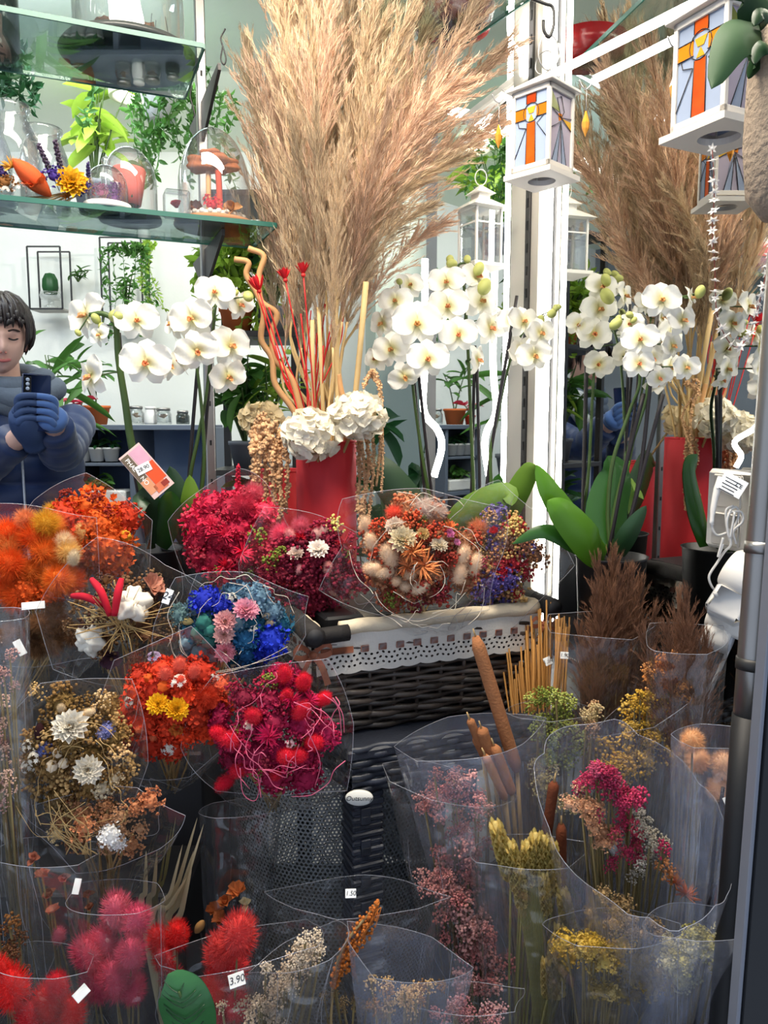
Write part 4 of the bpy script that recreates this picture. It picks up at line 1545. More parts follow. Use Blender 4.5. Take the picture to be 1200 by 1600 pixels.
def make_kind(kind, col, var):
    key = (kind, col, var)
    if key in KM:
        return KM[key]
    g = np.random.default_rng(sum(ord(ch) * (i + 3) for i, ch in enumerate(kind)) + var * 71)
    mb = MB()
    mats = None
    if kind in ('straw', 'strawg', 'strawy'):          # strawflower
        for r, (n, L, el, w) in enumerate(((16, 1.0, .12, .30), (15, .93, .38, .28), (13, .80, .66, .26), (11, .62, .95, .22), (8, .42, 1.2, .18))):
            for k in range(n):
                a = (k + .5 * (r % 2)) * 2 * PI / n + g.uniform(-.08, .08)
                addb(mb, xf(petal(L * g.uniform(.92, 1.06), w * 1.25, .4, g.uniform(.02, .2), .78, 4, 5, .55), rotz(a) @ roty(-el + g.uniform(-.1, .1))))
        c = fib(26, .3) * np.array([.26, .26, .16]) + np.array([0, 0, .12])
        scatter(mb, OCT, frames(c), c, .055, 1)
        cen = {'straw': (206, 160, 92), 'strawg': (168, 160, 74), 'strawy': (170, 104, 20)}[kind]
        mats = [km('petal', col, var=.12, transl=.3), km('disc', cen)]
    elif kind == 'burst':                               # spiky star flower
        for k in range(34):
            d = norm(np.array([g.normal(), g.normal(), abs(g.normal()) * .8 + .12]))
            addb(mb, xf(petal(g.uniform(.75, 1.05), .15, .6, .0, .4, 3, 3, .6), frame1(np.cross(d, [0.3, .2, 1.0]), d), (0, 0, 0)))
        mats = [km('burst', col, var=.3)]
    elif kind == 'tail':                                # bunny tail
        a = np.array([.46, .46, .88])
        addb(mb, (ICO2[0] * a * .93, ICO2[1]))
        addb(mb, hair_ball(g, 1100, a, .14, .36, .55))
        mats = [km('tail', col, var=.18, sheen=.12, rough=.9)]
    elif kind == 'fluff':                               # soft feathery tuft
        a = np.array([.55, .55, .6])
        addb(mb, (ICO1[0] * a * .7, ICO1[1]))
        addb(mb, hair_ball(g, 1500, a * .8, .25, .62, .5, .009))
        mats = [km('fluff', col, var=.22, transl=.35)]
    elif kind == 'teasel':
        a = np.array([.62, .62, .8])
        addb(mb, (ICO2[0] * a * .95, ICO2[1]))
        addb(mb, hair_ball(g, 1400, a * .9, .22, .46, .05, .014))
        mats = [km('teasel', col, var=.15)]
    elif kind == 'puff':                                # clustered small petals, like dyed moss
        D = norm(g.normal(size=(190, 3)))
        D[:, 2] = np.abs(D[:, 2]) * 1.0 - .25
        D = norm(D)
        P = D * g.uniform(.55, 1.0, 190)[:, None] * np.array([1, 1, .75])
        pt = petal(.24, .20, .3, .4, .55, 3, 3, .4)
        scatter(mb, pt, frames(norm(D + .9 * norm(g.normal(size=(190, 3)))), g.uniform(0, 6, 190)), P, g.uniform(.7, 1.25, 190))
        addb(mb, (ICO1[0] * np.array([.72, .72, .5]), ICO1[1]))
        mats = [km('puff', col, var=.35)]
    elif kind == 'sprig':                               # cloud of tiny buds on fine stalks
        n = 52
        D = norm(g.normal(size=(n, 3)) + np.array([0, 0, .6]))
        P = D * (g.uniform(.25, 1.0, n) ** .55)[:, None]
        scatter(mb, ICO0, frames(D), P, g.uniform(.075, .15, n))
        q = np.cross(D, g.normal(size=(n, 3)))
        q = norm(q) * .010
        o_ = np.zeros((n, 3)) + np.array([0, 0, -.55])
        v = np.stack([o_ + P * .2 - q, o_ + P * .2 + q, P], 1).reshape(-1, 3)
        mb.add(v, (np.arange(n) * 3)[:, None] + np.array([[0, 1, 2]]), 1)
        mats = [km('bud', col, var=.35), km('stalk', tuple(int(x * .6 + 20) for x in col))]
    elif kind == 'stat':                                # papery statice florets
        n = 60
        D = norm(g.normal(size=(n, 3)) + np.array([0, 0, .8]))
        P = D * g.uniform(.5, 1.0, n)[:, None] * np.array([1, 1, .7])
        fl = join(*[xf(petal(.20, .17, .4, .35, .6, 3, 3, .4), rotz(k * 2 * PI / 5) @ roty(-.5)) for k in range(5)])
        scatter(mb, fl, frames(norm(D + .5 * norm(g.normal(size=(n, 3)))), g.uniform(0, 6, n)), P, g.uniform(.7, 1.15, n))
        addb(mb, (ICO1[0] * np.array([.5, .5, .4]), ICO1[1]))
        mats = [km('statice', col, var=.28)]
    elif kind == 'rose':
        for r, (n, L, el) in enumerate(((6, .95, .55), (6, .85, .85), (5, .7, 1.1), (4, .5, 1.3), (3, .35, 1.45))):
            for k in range(n):
                a = k * 2 * PI / n + r * .5
                addb(mb, xf(petal(L, .75 * L + .1, .55, .25, .6, 5, 4, .5), rotz(a) @ roty(-el)))
        mats = [km('rose', col, var=.2)]
    elif kind == 'cotton':
        for k in range(5):
            a = k * 2 * PI / 5
            b_ = ICO2[0] * np.array([.58, .46, .48]) * (1 + .10 * np.sin(ICO2[0] * 7 + k).sum(1)[:, None])
            addb(mb, xf((b_, ICO2[1]), rotz(a), (.40 * math.cos(a), .40 * math.sin(a), .12 * (k % 2))))
        for k in range(5):
            a = (k + .5) * 2 * PI / 5
            addb(mb, xf(petal(1.05, .34, .5, .15, .4, 3, 4, .6), rotz(a) @ roty(.12), (0, 0, -.16)), 1)
        mats = [km('cotton', col, var=.06, transl=.3, rough=1.0), km('husk', (88, 58, 40))]
    elif kind == 'bell':                                # crumpled tan seed husk
        for k in range(7):
            a = k * 2 * PI / 7 + g.uniform(-.3, .3)
            addb(mb, xf(petal(g.uniform(.8, 1.1), .75, g.uniform(.2, .8), g.uniform(-.2, .6), .6, 5, 5, .4), rotz(a) @ roty(-g.uniform(.1, .9))))
        mats = [km('husk', col, var=.3, transl=.3)]
    elif kind == 'ball':
        addb(mb, (ICO2[0] * (1 + .07 * np.sin(ICO2[0] * 9).sum(1))[:, None], ICO2[1]))
        mats = [km('ball', col, var=.2)]
    elif kind == 'lav':                                 # lavender spike
        for k in range(34):
            t = k / 34
            a = k * 2.4
            scatter(mb, ICO0, frames(rdir(1)), np.array([[.16 * math.cos(a) * (1 - t * .5), .16 * math.sin(a) * (1 - t * .5), -1 + 2 * t]]), np.array([[.10, .10, .15]]))
        addb(mb, tube(np.array([(0, 0, -2.2), (0, 0, 1)]), .03, 5), 1)
        mats = [km('lav', col), km('stalk', (120, 110, 80))]
    elif kind == 'starlet':                             # small white star cluster
        fl = join(*[xf(petal(.30, .12, .3, .1, .5, 3, 3, .6), rotz(k * 2 * PI / 6) @ roty(-.2)) for k in range(6)])
        D = norm(g.normal(size=(16, 3)) + np.array([0, 0, 1.2]))
        scatter(mb, fl, frames(D, g.uniform(0, 6, 16)), D * .75, g.uniform(.8, 1.2, 16))
        mats = [km('starlet', col, var=.15)]
    elif kind == 'pod':                                 # ribbed elongated pod
        n = 10
        t = np.linspace(0, 1, 9)
        prof = np.stack([.42 * np.sin(np.clip(t, .02, 1) * PI) ** .7, -1 + 2 * t], 1)
        addb(mb, lathe(prof, n))
        mats = [km('pod', col, var=.3)]
    KM[key] = mb.mesh(kind, mats)
    return KM[key]


PARTNAME = {'straw': 'strawflower', 'strawg': 'strawflower', 'strawy': 'strawflower', 'burst': 'star_flower', 'tail': 'bunny_tail', 'fluff': 'feathery_tuft', 'teasel': 'teasel_head', 'puff': 'moss_cluster', 'sprig': 'bud_spray', 'stat': 'statice_cluster', 'rose': 'rosebud', 'cotton': 'cotton_boll', 'bell': 'seed_husk', 'ball': 'seed_ball', 'lav': 'lavender_spike', 'starlet': 'star_cluster', 'pod': 'seed_pod'}


def head(kind, col, p, r, D, parent, roll=None):
    R = frames(np.asarray(D, float)[None], np.array([rng.uniform(0, 6) if roll is None else roll]))[0]
    return link(PARTNAME[kind], make_kind(kind, col, int(rng.integers(0, 2))), parent, loc=p, rot=R, scale=r)


def sheet(rim, apex, rows, fold, seed, m, parent, name='wrapper', flare=.012, apex_r=.012, nfold=7, ncrease=7):
    """Clear film from a rim polyline (closed) down to a gathered foot."""
    g = np.random.default_rng(seed)
    n = len(rim)
    cen = rim.mean(0)
    ax = norm(apex - cen)
    th = np.linspace(0, 2 * PI, n, endpoint=False)
    ph = g.uniform(0, 6, 4)
    P = np.zeros((rows, n + 1, 3))
    outv = norm((rim - cen) - ax * ((rim - cen) @ ax)[:, None])
    for i in range(rows):
        t = i / (rows - 1)
        q = t ** .85
        base = rim * (1 - q) + (apex + outv * apex_r) * q
        bul = .10 * np.sin(PI * q) * np.linalg.norm(rim - cen, axis=1)
        w = fold * (np.sin(nfold * th + ph[0] + 2 * t) + .6 * np.sin((nfold * 2 - 1) * th + ph[1] - 3 * t)) * np.sin(PI * min(1, q * 1.1)) ** .7
        base = base + outv * (bul + w + flare * (1 - t) ** 3)[:, None]
        P[i, :n] = base
        P[i, n] = base[0]
    mb = addb(MB(), grid(P))
    # bright cut edge and a few creases, whitish tubes standing in for their highlights
    addb(mb, tube(P[0], .00032, 4, False), 1)
    for _ in range(ncrease):
        j0 = int(g.integers(0, n))
        a0, a1 = sorted(g.integers(0, rows, 2))
        if a1 - a0 < 3:
            a1 = min(rows - 1, a0 + 4)
        col = [P[i, (j0 + int((i - a0) * g.choice([0, 0, 1, -1]))) % n] for i in range(a0, a1 + 1)]
        if len(col) > 2:
            addb(mb, tube(bez(col, len(col) * 2), .00034, 3, False), 1)
    return mb.build(name, [m, FILM_EDGE_GLINT], parent)


def rim_ellipse(cx, cy, rx, ry, Y, ang=0.0, dY=(0.0, 0.0), n=72, jag=.10, seed=0, corners=None):
    """Closed rim of a cut film sheet: straight edges between a few sharp corners around an ellipse."""
    g = np.random.default_rng(seed + 40)
    m = corners or int(g.integers(6, 9))
    ca = (np.arange(m) + g.uniform(-.28, .28, m)) * 2 * PI / m + g.uniform(0, 6)
    cr = 1.06 + jag * np.where(np.arange(m) % 2 == 0, 1.3, -.35) + g.uniform(-.5, .5, m) * jag
    cx_, cy_ = cr * np.cos(ca), cr * np.sin(ca)
    per = n // m
    out = []
    for k in range(m):
        x0, y0, x1, y1 = cx_[k], cy_[k], cx_[(k + 1) % m], cy_[(k + 1) % m]
        sag = g.uniform(-.04, .10)
        for q in np.arange(per) / per:
            f = 1 + sag * math.sin(PI * q)
            ux, uy = (x0 + (x1 - x0) * q) * f, (y0 + (y1 - y0) * q) * f
            ex, ey = rx * ux, ry * uy
            out.append(W(cx + ex * math.cos(ang) - ey * math.sin(ang), cy + ex * math.sin(ang) + ey * math.cos(ang), Y + dY[0] * ux + dY[1] * uy))
    return np.array(out)


def strands(parent, spec, m, name='curly_grass', r=.0006):
    """Loose curling filaments: spec = list of pixel polylines with depth."""
    c = MB()
    for pl in spec:
        pts = bez([W(*p) for p in pl], 18)
        addb(c, tube(pts, np.linspace(r, r * .5, len(pts)), 4))
    return c.build(name, m, parent, kind='stuff')


def curls(n, cx, cy, R0, R1, Y, seed, sweep=(1.5, 4.0)):
    g = np.random.default_rng(seed)
    out = []
    for _ in range(n):
        a0 = g.uniform(0, 2 * PI)
        sw = g.uniform(*sweep) * g.choice([-1, 1])
        ra, rb = g.uniform(R0, R1), g.uniform(R0, R1)
        ox, oy = g.uniform(-.5, .5, 2) * R0
        wob = g.normal(0, R1 * .035, (6, 2))
        out.append([(cx + ox + wob[q, 0] + (ra + (rb - ra) * t) * math.cos(a0 + sw * t), cy + oy + wob[q, 1] + (ra + (rb - ra) * t) * math.sin(a0 + sw * t), Y + g.uniform(-.015, .01)) for q, t in enumerate(np.linspace(0, 1, 6))])
    return out


CAM_UPISH = np.array([0, 0, 1.0])


def bouquet(name, lab, cx, cy, Y, rx, ry, fills, items, apex, cat='bouquet', dome=.55, wrap=None, film_m=None, seed=0, wk=1.22, jag=.10, nstem=14, stemc=None, nfold=7, fold=.004, stem_r=.0013):
    """A wrapped bunch whose face looks at the street: fills (kind, colours, count, size px), items (kind, colour, px, py, size px)."""
    global rng
    rng = np.random.default_rng(seed + 100)
    C = W(cx, cy, Y)
    A = np.asarray(apex, float) if len(apex) == 3 and abs(apex[0]) < 3 else W(*apex)
    t = thing(name, lab, cat, A)
    H = dome * S(min(rx, ry), Y)
    axis = norm(C - A)
    to_cam = norm(CAMP - C)
    Nn = norm(axis * .6 + to_cam)

    def place(px, py, lift=0.0):
        ex, ey = (px - cx) / rx, (py - cy) / ry
        rho = min(1.3, ex * ex + ey * ey)
        p = W(px, py, Y - H * (1 - rho) - lift)
        out = (np.array([1.0, 0, 0]) * ex - CAM_UPISH * ey)
        return p, norm(Nn + .75 * out)
    for (kind, cols, cnt, sz) in fills:
        k = 0
        i = np.arange(cnt) + .5
        rr = np.sqrt(i / cnt)
        aa = i * 2.399963 + rng.uniform(0, 6)
        for j in range(cnt):
            px = cx + rx * rr[j] * .95 * math.cos(aa[j]) + rng.normal(0, 3)
            py = cy + ry * rr[j] * .95 * math.sin(aa[j]) + rng.normal(0, 3)
            p, D = place(px, py, -S(sz, Y) * .35)
            head(kind, cols[int(rng.integers(0, len(cols)))], p, S(sz, Y) * rng.uniform(.8, 1.2), norm(D + rng.normal(0, .2, 3)), t)
    for it in items:
        kind, col, px, py, sz = it[:5]
        p, D = place(px, py, S(sz, Y) * (.75 if kind in ('tail', 'ball', 'straw', 'strawg', 'strawy', 'rose', 'burst') else .4))
        if len(it) > 5:                                  # pixel direction for elongated heads
            dx, dy = it[5]
            D = norm(np.array([dx, 0, -dy]) + Nn * .4)
        head(kind, col, p, S(sz, Y), norm(D + rng.normal(0, .08, 3)), t)
    c = MB()
    for _ in range(nstem):
        a = rng.uniform(0, 2 * PI)
        q = rng.uniform(.1, .8)
        p, D = place(cx + rx * q * math.cos(a), cy + ry * q * math.sin(a), -.02)
        addb(c, tube(bez([A + rng.normal(0, .006, 3), (A + p) / 2 + rng.normal(0, .006, 3), p], 6), stem_r, 5))
    if nstem:
        c.build('stems', stemc or STRAW, t, kind='stuff')
    if wrap is not False:
        if wrap is None:
            rim = rim_ellipse(cx, cy, rx * wk, ry * wk, Y - H * .2, jag=jag, seed=seed)
        else:
            rim = rim_ellipse(*wrap[:5], **(wrap[5] if len(wrap) > 5 else {}), seed=seed, jag=jag)
        sheet(rim, A, 14, fold, seed, film_m or CELLO, t, nfold=nfold)
    return t


def price(px, py, Y, wpx, hpx, body, lab, ang=0.0, nrm=None, tagparent=None):
    p = W(px, py, Y)
    n = norm(CAMP - p) if nrm is None else norm(nrm)
    X = norm(np.cross(UP, n))
    R = np.stack([X, np.cross(n, X), n], 1) @ rotz(ang)
    t = thing('price_label', lab, 'label', p)
    addb(MB(), xf(cbox(S(wpx, Y), S(hpx, Y), .0008, .0003), R, p)).build('sticker', PAPER, t, False)
    if body:
        text(body, S(hpx, Y) * .72, p + n * .0006, R, INK, t, name='handwriting', shear=.15)
    return t


# colours
OR, OR2, ORR, YEL, CRM, WHT = (232, 98, 30), (226, 120, 40), (206, 60, 28), (232, 176, 52), (228, 206, 170), (238, 232, 218)
CRI, MAG, PNK, DRED, LPK = (196, 18, 58), (206, 30, 88), (214, 96, 116), (124, 20, 34), (230, 170, 184)
BEI, TAN, BRN, GRN = (176, 138, 84), (206, 150, 100), (110, 76, 48), (134, 146, 56)
BLU, TEA, GBL, LAV = (22, 40, 168), (34, 96, 120), (92, 122, 142), (112, 96, 168)
STR_W = mat('feather_white', (232, 222, 206), rough=.8, var=.1, transl=.3)
STR_P = mat('feather_pink', (236, 120, 150), rough=.8, var=.2, transl=.3)
STR_S = mat('feather_straw', (214, 180, 120), rough=.8, var=.2, transl=.3)

# --- back row left
bouquet('orange_bouquet', 'wrapped bouquet of fluffy orange and yellow grasses at the left edge', 45, 885, 1.20, 82, 72,
        [('fluff', [OR, OR2, (226, 132, 62)], 16, 34)],
        [('fluff', YEL, 72, 818, 30), ('fluff', (236, 196, 120), 105, 862, 26), ('fluff', CRM, 100, 845, 20), ('fluff', OR, 30, 930, 36), ('fluff', OR2, 90, 905, 34), ('fluff', OR, 15, 880, 34), ('puff', OR, 40, 925, 26), ('puff', OR, 78, 930, 22), ('fluff', (226, 140, 90), 40, 812, 24)],
        (70, 1075, 1.36), seed=1, jag=.16)
bouquet('orange_bouquet', 'wrapped bouquet of bright orange moss flowers below the grey plant shelf', 138, 838, 1.27, 70, 62,
        [('puff', [OR, ORR, (238, 110, 40)], 14, 30)],
        [('puff', OR, 165, 850, 34), ('puff', (240, 104, 40), 180, 872, 28), ('puff', OR, 155, 822, 26), ('puff', ORR, 100, 806, 28), ('sprig', (150, 44, 26), 105, 778, 18), ('sprig', (140, 40, 26), 150, 786, 20), ('sprig', (150, 40, 30), 162, 802, 18), ('ball', YEL, 196, 838, 9), ('tail', (236, 190, 120), 130, 834, 18, (-.3, -1)), ('ball', (150, 80, 140), 150, 840, 7), ('fluff', YEL, 85, 800, 22)],
        (160, 1040, 1.42), seed=2, wk=1.3)
# --- cotton bouquet
t = bouquet('cotton_bouquet', 'wrapped bouquet with cotton bolls and red velvet stems', 190, 960, 1.12, 88, 68,
            [('sprig', [BRN, (128, 96, 66), (92, 60, 52)], 16, 22), ('bell', [(110, 82, 58), (140, 104, 70)], 6, 17)],
            [('cotton', WHT, 208, 944, 30), ('cotton', WHT, 143, 1000, 27), ('bell', (178, 122, 100), 236, 918, 24), ('bell', (150, 106, 76), 222, 988, 20), ('bell', (146, 100, 70), 240, 996, 16), ('bell', (92, 60, 74), 175, 1026, 22), ('ball', WHT, 190, 968, 5), ('tail', CRM, 115, 872, 16, (.2, -1)), ('sprig', (200, 178, 130), 150, 965, 18)],
            (210, 1130, 1.26), seed=3, wk=1.28, jag=.16)
sb = MB()
VEL = mat('red_velvet', (176, 16, 40), rough=.9, var=.2)
for pl in ([(112, 931, 1.09), (135, 933, 1.08), (160, 945, 1.07)], [(143, 905, 1.08), (158, 925, 1.06), (172, 962, 1.06)], [(190, 904, 1.06), (184, 928, 1.05), (179, 962, 1.05)]):
    pts = bez([W(*p) for p in pl], 12)
    addb(MB(), tube(pts, .0056 * np.sin(np.linspace(.5, 2.5, len(pts))) ** .6, 8)).build('velvet_stem', VEL, t)
g = np.random.default_rng(3)
strands(t, [[(190 + g.normal(0, 8), 975 + g.normal(0, 8), 1.08), (190 + 90 * math.cos(a) * q, 970 + 55 * math.sin(a) * q, 1.06)] for a, q in zip(g.uniform(0, 6.28, 46), g.uniform(.5, 1.1, 46))], STR_S, 'twigs', .0009)
bouquet('grass_bouquet', 'wrapped sheaf of brown grass lying below the orange bouquets', 60, 985, 1.16, 70, 34,
        [('fluff', [(118, 82, 54), (140, 100, 66)], 12, 24)], [('fluff', (130, 92, 60), 20, 990, 26)], (20, 1120, 1.3), seed=4, wk=1.35)
# --- blue bouquet
t = bouquet('blue_bouquet', 'wrapped bouquet of blue moss and pink strawflowers', 362, 982, 1.04, 84, 62,
            [('puff', [TEA, GBL, (50, 84, 110)], 14, 24)],
            [('puff', BLU, 322, 938, 26), ('puff', BLU, 345, 945, 20), ('puff', (26, 52, 180), 424, 1000, 30), ('puff', (26, 52, 180), 408, 1020, 20), ('puff', (30, 96, 140), 385, 1000, 22), ('puff', (24, 84, 130), 388, 1022, 20), ('ball', (44, 110, 100), 320, 972, 13), ('ball', (44, 110, 100), 310, 990, 12), ('ball', (54, 124, 112), 330, 985, 11), ('ball', (44, 104, 96), 326, 1002, 11),
             ('straw', (238, 170, 186), 384, 955, 23), ('straw', (236, 178, 176), 352, 972, 20), ('straw', (236, 190, 180), 350, 992, 18), ('straw', (234, 160, 170), 352, 1018, 19), ('puff', GBL, 400, 932, 26), ('puff', GBL, 425, 955, 20), ('ball', (120, 148, 160), 292, 1004, 12), ('ball', (126, 152, 164), 313, 1020, 13), ('ball', (140, 160, 172), 332, 1028, 9), ('puff', (70, 92, 120), 385, 1040, 24), ('puff', (92, 120, 120), 282, 960, 20), ('tail', CRM, 416, 962, 10), ('tail', CRM, 421, 974, 10), ('tail', CRM, 362, 1043, 11, (1, -.3)), ('starlet', WHT, 362, 935, 11), ('starlet', WHT, 395, 985, 9), ('pod', (214, 190, 120), 290, 970, 16, (1, .2))],
            (330, 1120, 1.2), seed=5, wk=1.2, jag=.12)
strands(t, curls(12, 362, 985, 60, 96, 1.00, 1, (.4, 1.2)) + [[(300, 1045, 1.0), (350, 1050, .99), (400, 1035, .99), (450, 1010, .99)], [(310, 1050, 1.0), (360, 1046, .99), (420, 1030, .99), (455, 1018, .99)], [(280, 925, 1.0), (262, 960, 1.0), (270, 990, 1.0), (262, 1010, 1.0)]], STR_W, r=.0005)
# --- orange red bouquet with yellow strawflowers
bouquet('orange_bouquet', 'wrapped orange red bouquet with two yellow strawflowers', 268, 1105, .985, 80, 78,
        [('puff', [ORR, (222, 66, 24), (196, 50, 24)], 20, 28)],
        [('tail', (240, 104, 80), 258, 1054, 19), ('tail', (240, 110, 84), 280, 1040, 19), ('tail', (240, 104, 80), 302, 1050, 18), ('tail', (240, 100, 70), 282, 1064, 15), ('strawy', (240, 190, 30), 247, 1101, 19), ('strawy', (240, 186, 26), 276, 1109, 20), ('bell', (180, 100, 40), 276, 1139, 14), ('tail', (236, 130, 84), 222, 1138, 14), ('tail', (236, 130, 84), 240, 1150, 11), ('tail', (236, 130, 84), 222, 1152, 11), ('starlet', WHT, 281, 1068, 17), ('starlet', WHT, 206, 1097, 14), ('starlet', WHT, 264, 1168, 15), ('starlet', (180, 160, 190), 241, 1031, 16), ('puff', (238, 100, 60), 345, 1070, 18), ('ball', OR, 255, 1072, 9), ('ball', OR, 232, 1060, 8), ('starlet', WHT, 335, 1060, 10), ('fluff', ORR, 322, 1090, 26)],
        (270, 1230, 1.12), seed=6, wk=1.22, jag=.14)
# --- crimson bouquet
t = bouquet('crimson_bouquet', 'wrapped crimson bouquet with curling pink feather grass', 428, 1143, .965, 96, 92,
            [('puff', [(150, 20, 62), (170, 26, 76), (128, 16, 50)], 16, 27), ('sprig', [(206, 40, 84), (160, 30, 60)], 16, 20)],
            [('tail', (222, 14, 50), 444, 1055, 22), ('tail', (222, 14, 50), 474, 1066, 22), ('tail', (222, 14, 50), 396, 1119, 22), ('tail', (222, 14, 50), 470, 1111, 23), ('tail', (222, 14, 50), 505, 1092, 20), ('tail', (222, 14, 50), 446, 1181, 23), ('tail', (222, 14, 50), 466, 1180, 22), ('tail', (222, 14, 50), 362, 1156, 25), ('tail', (222, 14, 50), 342, 1145, 20), ('tail', (222, 14, 50), 376, 1202, 22), ('tail', (222, 14, 50), 352, 1222, 22), ('tail', (222, 14, 50), 430, 1209, 17), ('tail', (222, 14, 50), 490, 1160, 23), ('tail', (222, 14, 50), 448, 1087, 17), ('burst', MAG, 420, 1152, 26), ('burst', MAG, 455, 1095, 20), ('sprig', GRN, 421, 1066, 17), ('starlet', (216, 196, 180), 390, 1135, 12), ('starlet', (220, 190, 190), 452, 1163, 10), ('sprig', GRN, 372, 1140, 9), ('sprig', GRN, 405, 1205, 10), ('sprig', (190, 60, 80), 418, 1190, 18), ('burst', MAG, 484, 1094, 18)],
            (430, 1262, 1.08), seed=7, wk=1.16, jag=.10)
strands(t, curls(20, 440, 1150, 30, 105, .905, 2, (.5, 1.3)) + [[(520, 1090, .92), (535, 1115, .92), (538, 1145, .92)], [(505, 1085, .92), (528, 1105, .92), (534, 1150, .92)], [(480, 1140, .91), (500, 1190, .91), (492, 1230, .91)], [(375, 1200, .9), (380, 1240, .9), (400, 1250, .9), (408, 1215, .9)]], STR_P, r=.0007)
# --- beige bouquet
t = bouquet('beige_bouquet', 'wrapped beige bouquet with two large white strawflowers', 118, 1178, .93, 88, 98,
            [('sprig', [BEI, (150, 112, 62), (128, 96, 50), (186, 150, 96)], 30, 24), ('puff', [(150, 116, 66), (128, 100, 52)], 12, 24)],
            [('straw', (244, 236, 220), 110, 1137, 30), ('straw', (240, 232, 214), 136, 1203, 25), ('tail', CRM, 96, 1107, 11), ('tail', CRM, 138, 1113, 12, (1, -.3)), ('ball', (226, 206, 176), 82, 1197, 9), ('ball', (226, 206, 176), 100, 1193, 8), ('ball', (226, 206, 176), 90, 1176, 8), ('starlet', WHT, 48, 1166, 15), ('starlet', WHT, 45, 1198, 14), ('starlet', WHT, 58, 1185, 16), ('puff', (96, 104, 160), 70, 1171, 12), ('puff', (110, 112, 160), 168, 1140, 13), ('puff', (120, 120, 160), 160, 1148, 10), ('pod', (58, 18, 22), 62, 1145, 20, (.1, -1)), ('stat', (236, 214, 180), 160, 1232, 20), ('stat', (226, 206, 170), 180, 1215, 14), ('sprig', (210, 178, 130), 160, 1095, 20), ('sprig', (206, 170, 110), 60, 1080, 16), ('sprig', (206, 170, 120), 185, 1180, 22)],
            (110, 1300, 1.06), seed=8, wk=1.18, jag=.14)
strands(t, curls(16, 118, 1230, 50, 90, .88, 5, (.6, 1.6)), STR_S, 'grass_blades')
t = bouquet('husk_bouquet', 'wrapped bunch of tan husks with one torn white bloom', 165, 1290, .90, 74, 42,
            [('stat', [(186, 132, 92), (160, 112, 76), (196, 150, 110)], 11, 20)],
            [('puff', (246, 240, 226), 172, 1304, 20), ('puff', (246, 240, 226), 184, 1316, 15), ('stat', (206, 140, 96), 132, 1290, 26), ('stat', (200, 130, 88), 235, 1252, 24), ('stat', (196, 130, 88), 212, 1262, 20), ('stat', (226, 200, 150), 90, 1302, 18)],
            (170, 1420, 1.0), seed=9, wk=1.25, jag=.12)
g = np.random.default_rng(12)
strands(t, [[(130 + g.normal(0, 14), 1335, .88), (115 + g.normal(0, 22), 1295, .87), (100 + g.normal(0, 40), 1262 + g.normal(0, 14), .87)] for k in range(12)], STR_S, 'grass_blades', .0008)
# --- hot pink bouquet at the upright
bouquet('pink_bouquet', 'wrapped hot pink bouquet at the foot of the steel upright', 362, 842, 1.30, 62, 72,
        [('puff', [(208, 36, 74), (226, 60, 92), (178, 30, 62)], 18, 28), ('sprig', [(196, 60, 80)], 8, 24)],
        [('burst', (232, 40, 80), 378, 862, 22), ('burst', (232, 36, 70), 352, 886, 22), ('burst', (230, 50, 90), 352, 836, 18), ('burst', (226, 50, 90), 330, 822, 18), ('sprig', GRN, 398, 838, 20), ('sprig', GRN, 388, 892, 14), ('sprig', GRN, 340, 890, 14), ('fluff', (220, 60, 90), 380, 790, 26), ('fluff', (224, 100, 120), 395, 770, 22), ('lav', (200, 30, 60), 372, 745, 20, (0, -1)), ('puff', (228, 60, 90), 412, 800, 24)],
        (340, 1010, 1.44), seed=10, wk=1.26)
# --- basket bouquets
bouquet('crimson_bouquet', 'wrapped dark crimson bouquet at the left end of the basket', 488, 895, 1.21, 78, 66,
        [('sprig', [(150, 28, 58), (126, 24, 50), (176, 40, 70)], 32, 27), ('puff', [(140, 30, 54)], 10, 26)],
        [('straw', (240, 230, 220), 497, 860, 19), ('straw', (236, 214, 200), 463, 866, 15), ('tail', (236, 190, 180), 495, 838, 14, (.1, -1)), ('tail', (236, 190, 180), 505, 832, 13, (.1, -1)), ('tail', (230, 150, 150), 455, 838, 16, (-.5, -1)), ('sprig', GRN, 428, 880, 20), ('sprig', (206, 196, 110), 525, 824, 20), ('sprig', GRN, 440, 862, 14), ('burst', (196, 26, 50), 536, 850, 20), ('burst', (200, 24, 50), 470, 840, 16), ('tail', (226, 160, 150), 512, 888, 12, (.3, -1)), ('tail', (226, 160, 160), 467, 890, 9, (.3, -1)), ('fluff', (226, 90, 120), 440, 835, 24), ('fluff', (226, 110, 130), 470, 822, 20), ('sprig', GRN, 540, 868, 12)],
        (505, 1010, 1.27), seed=11, wk=1.26, jag=.20)
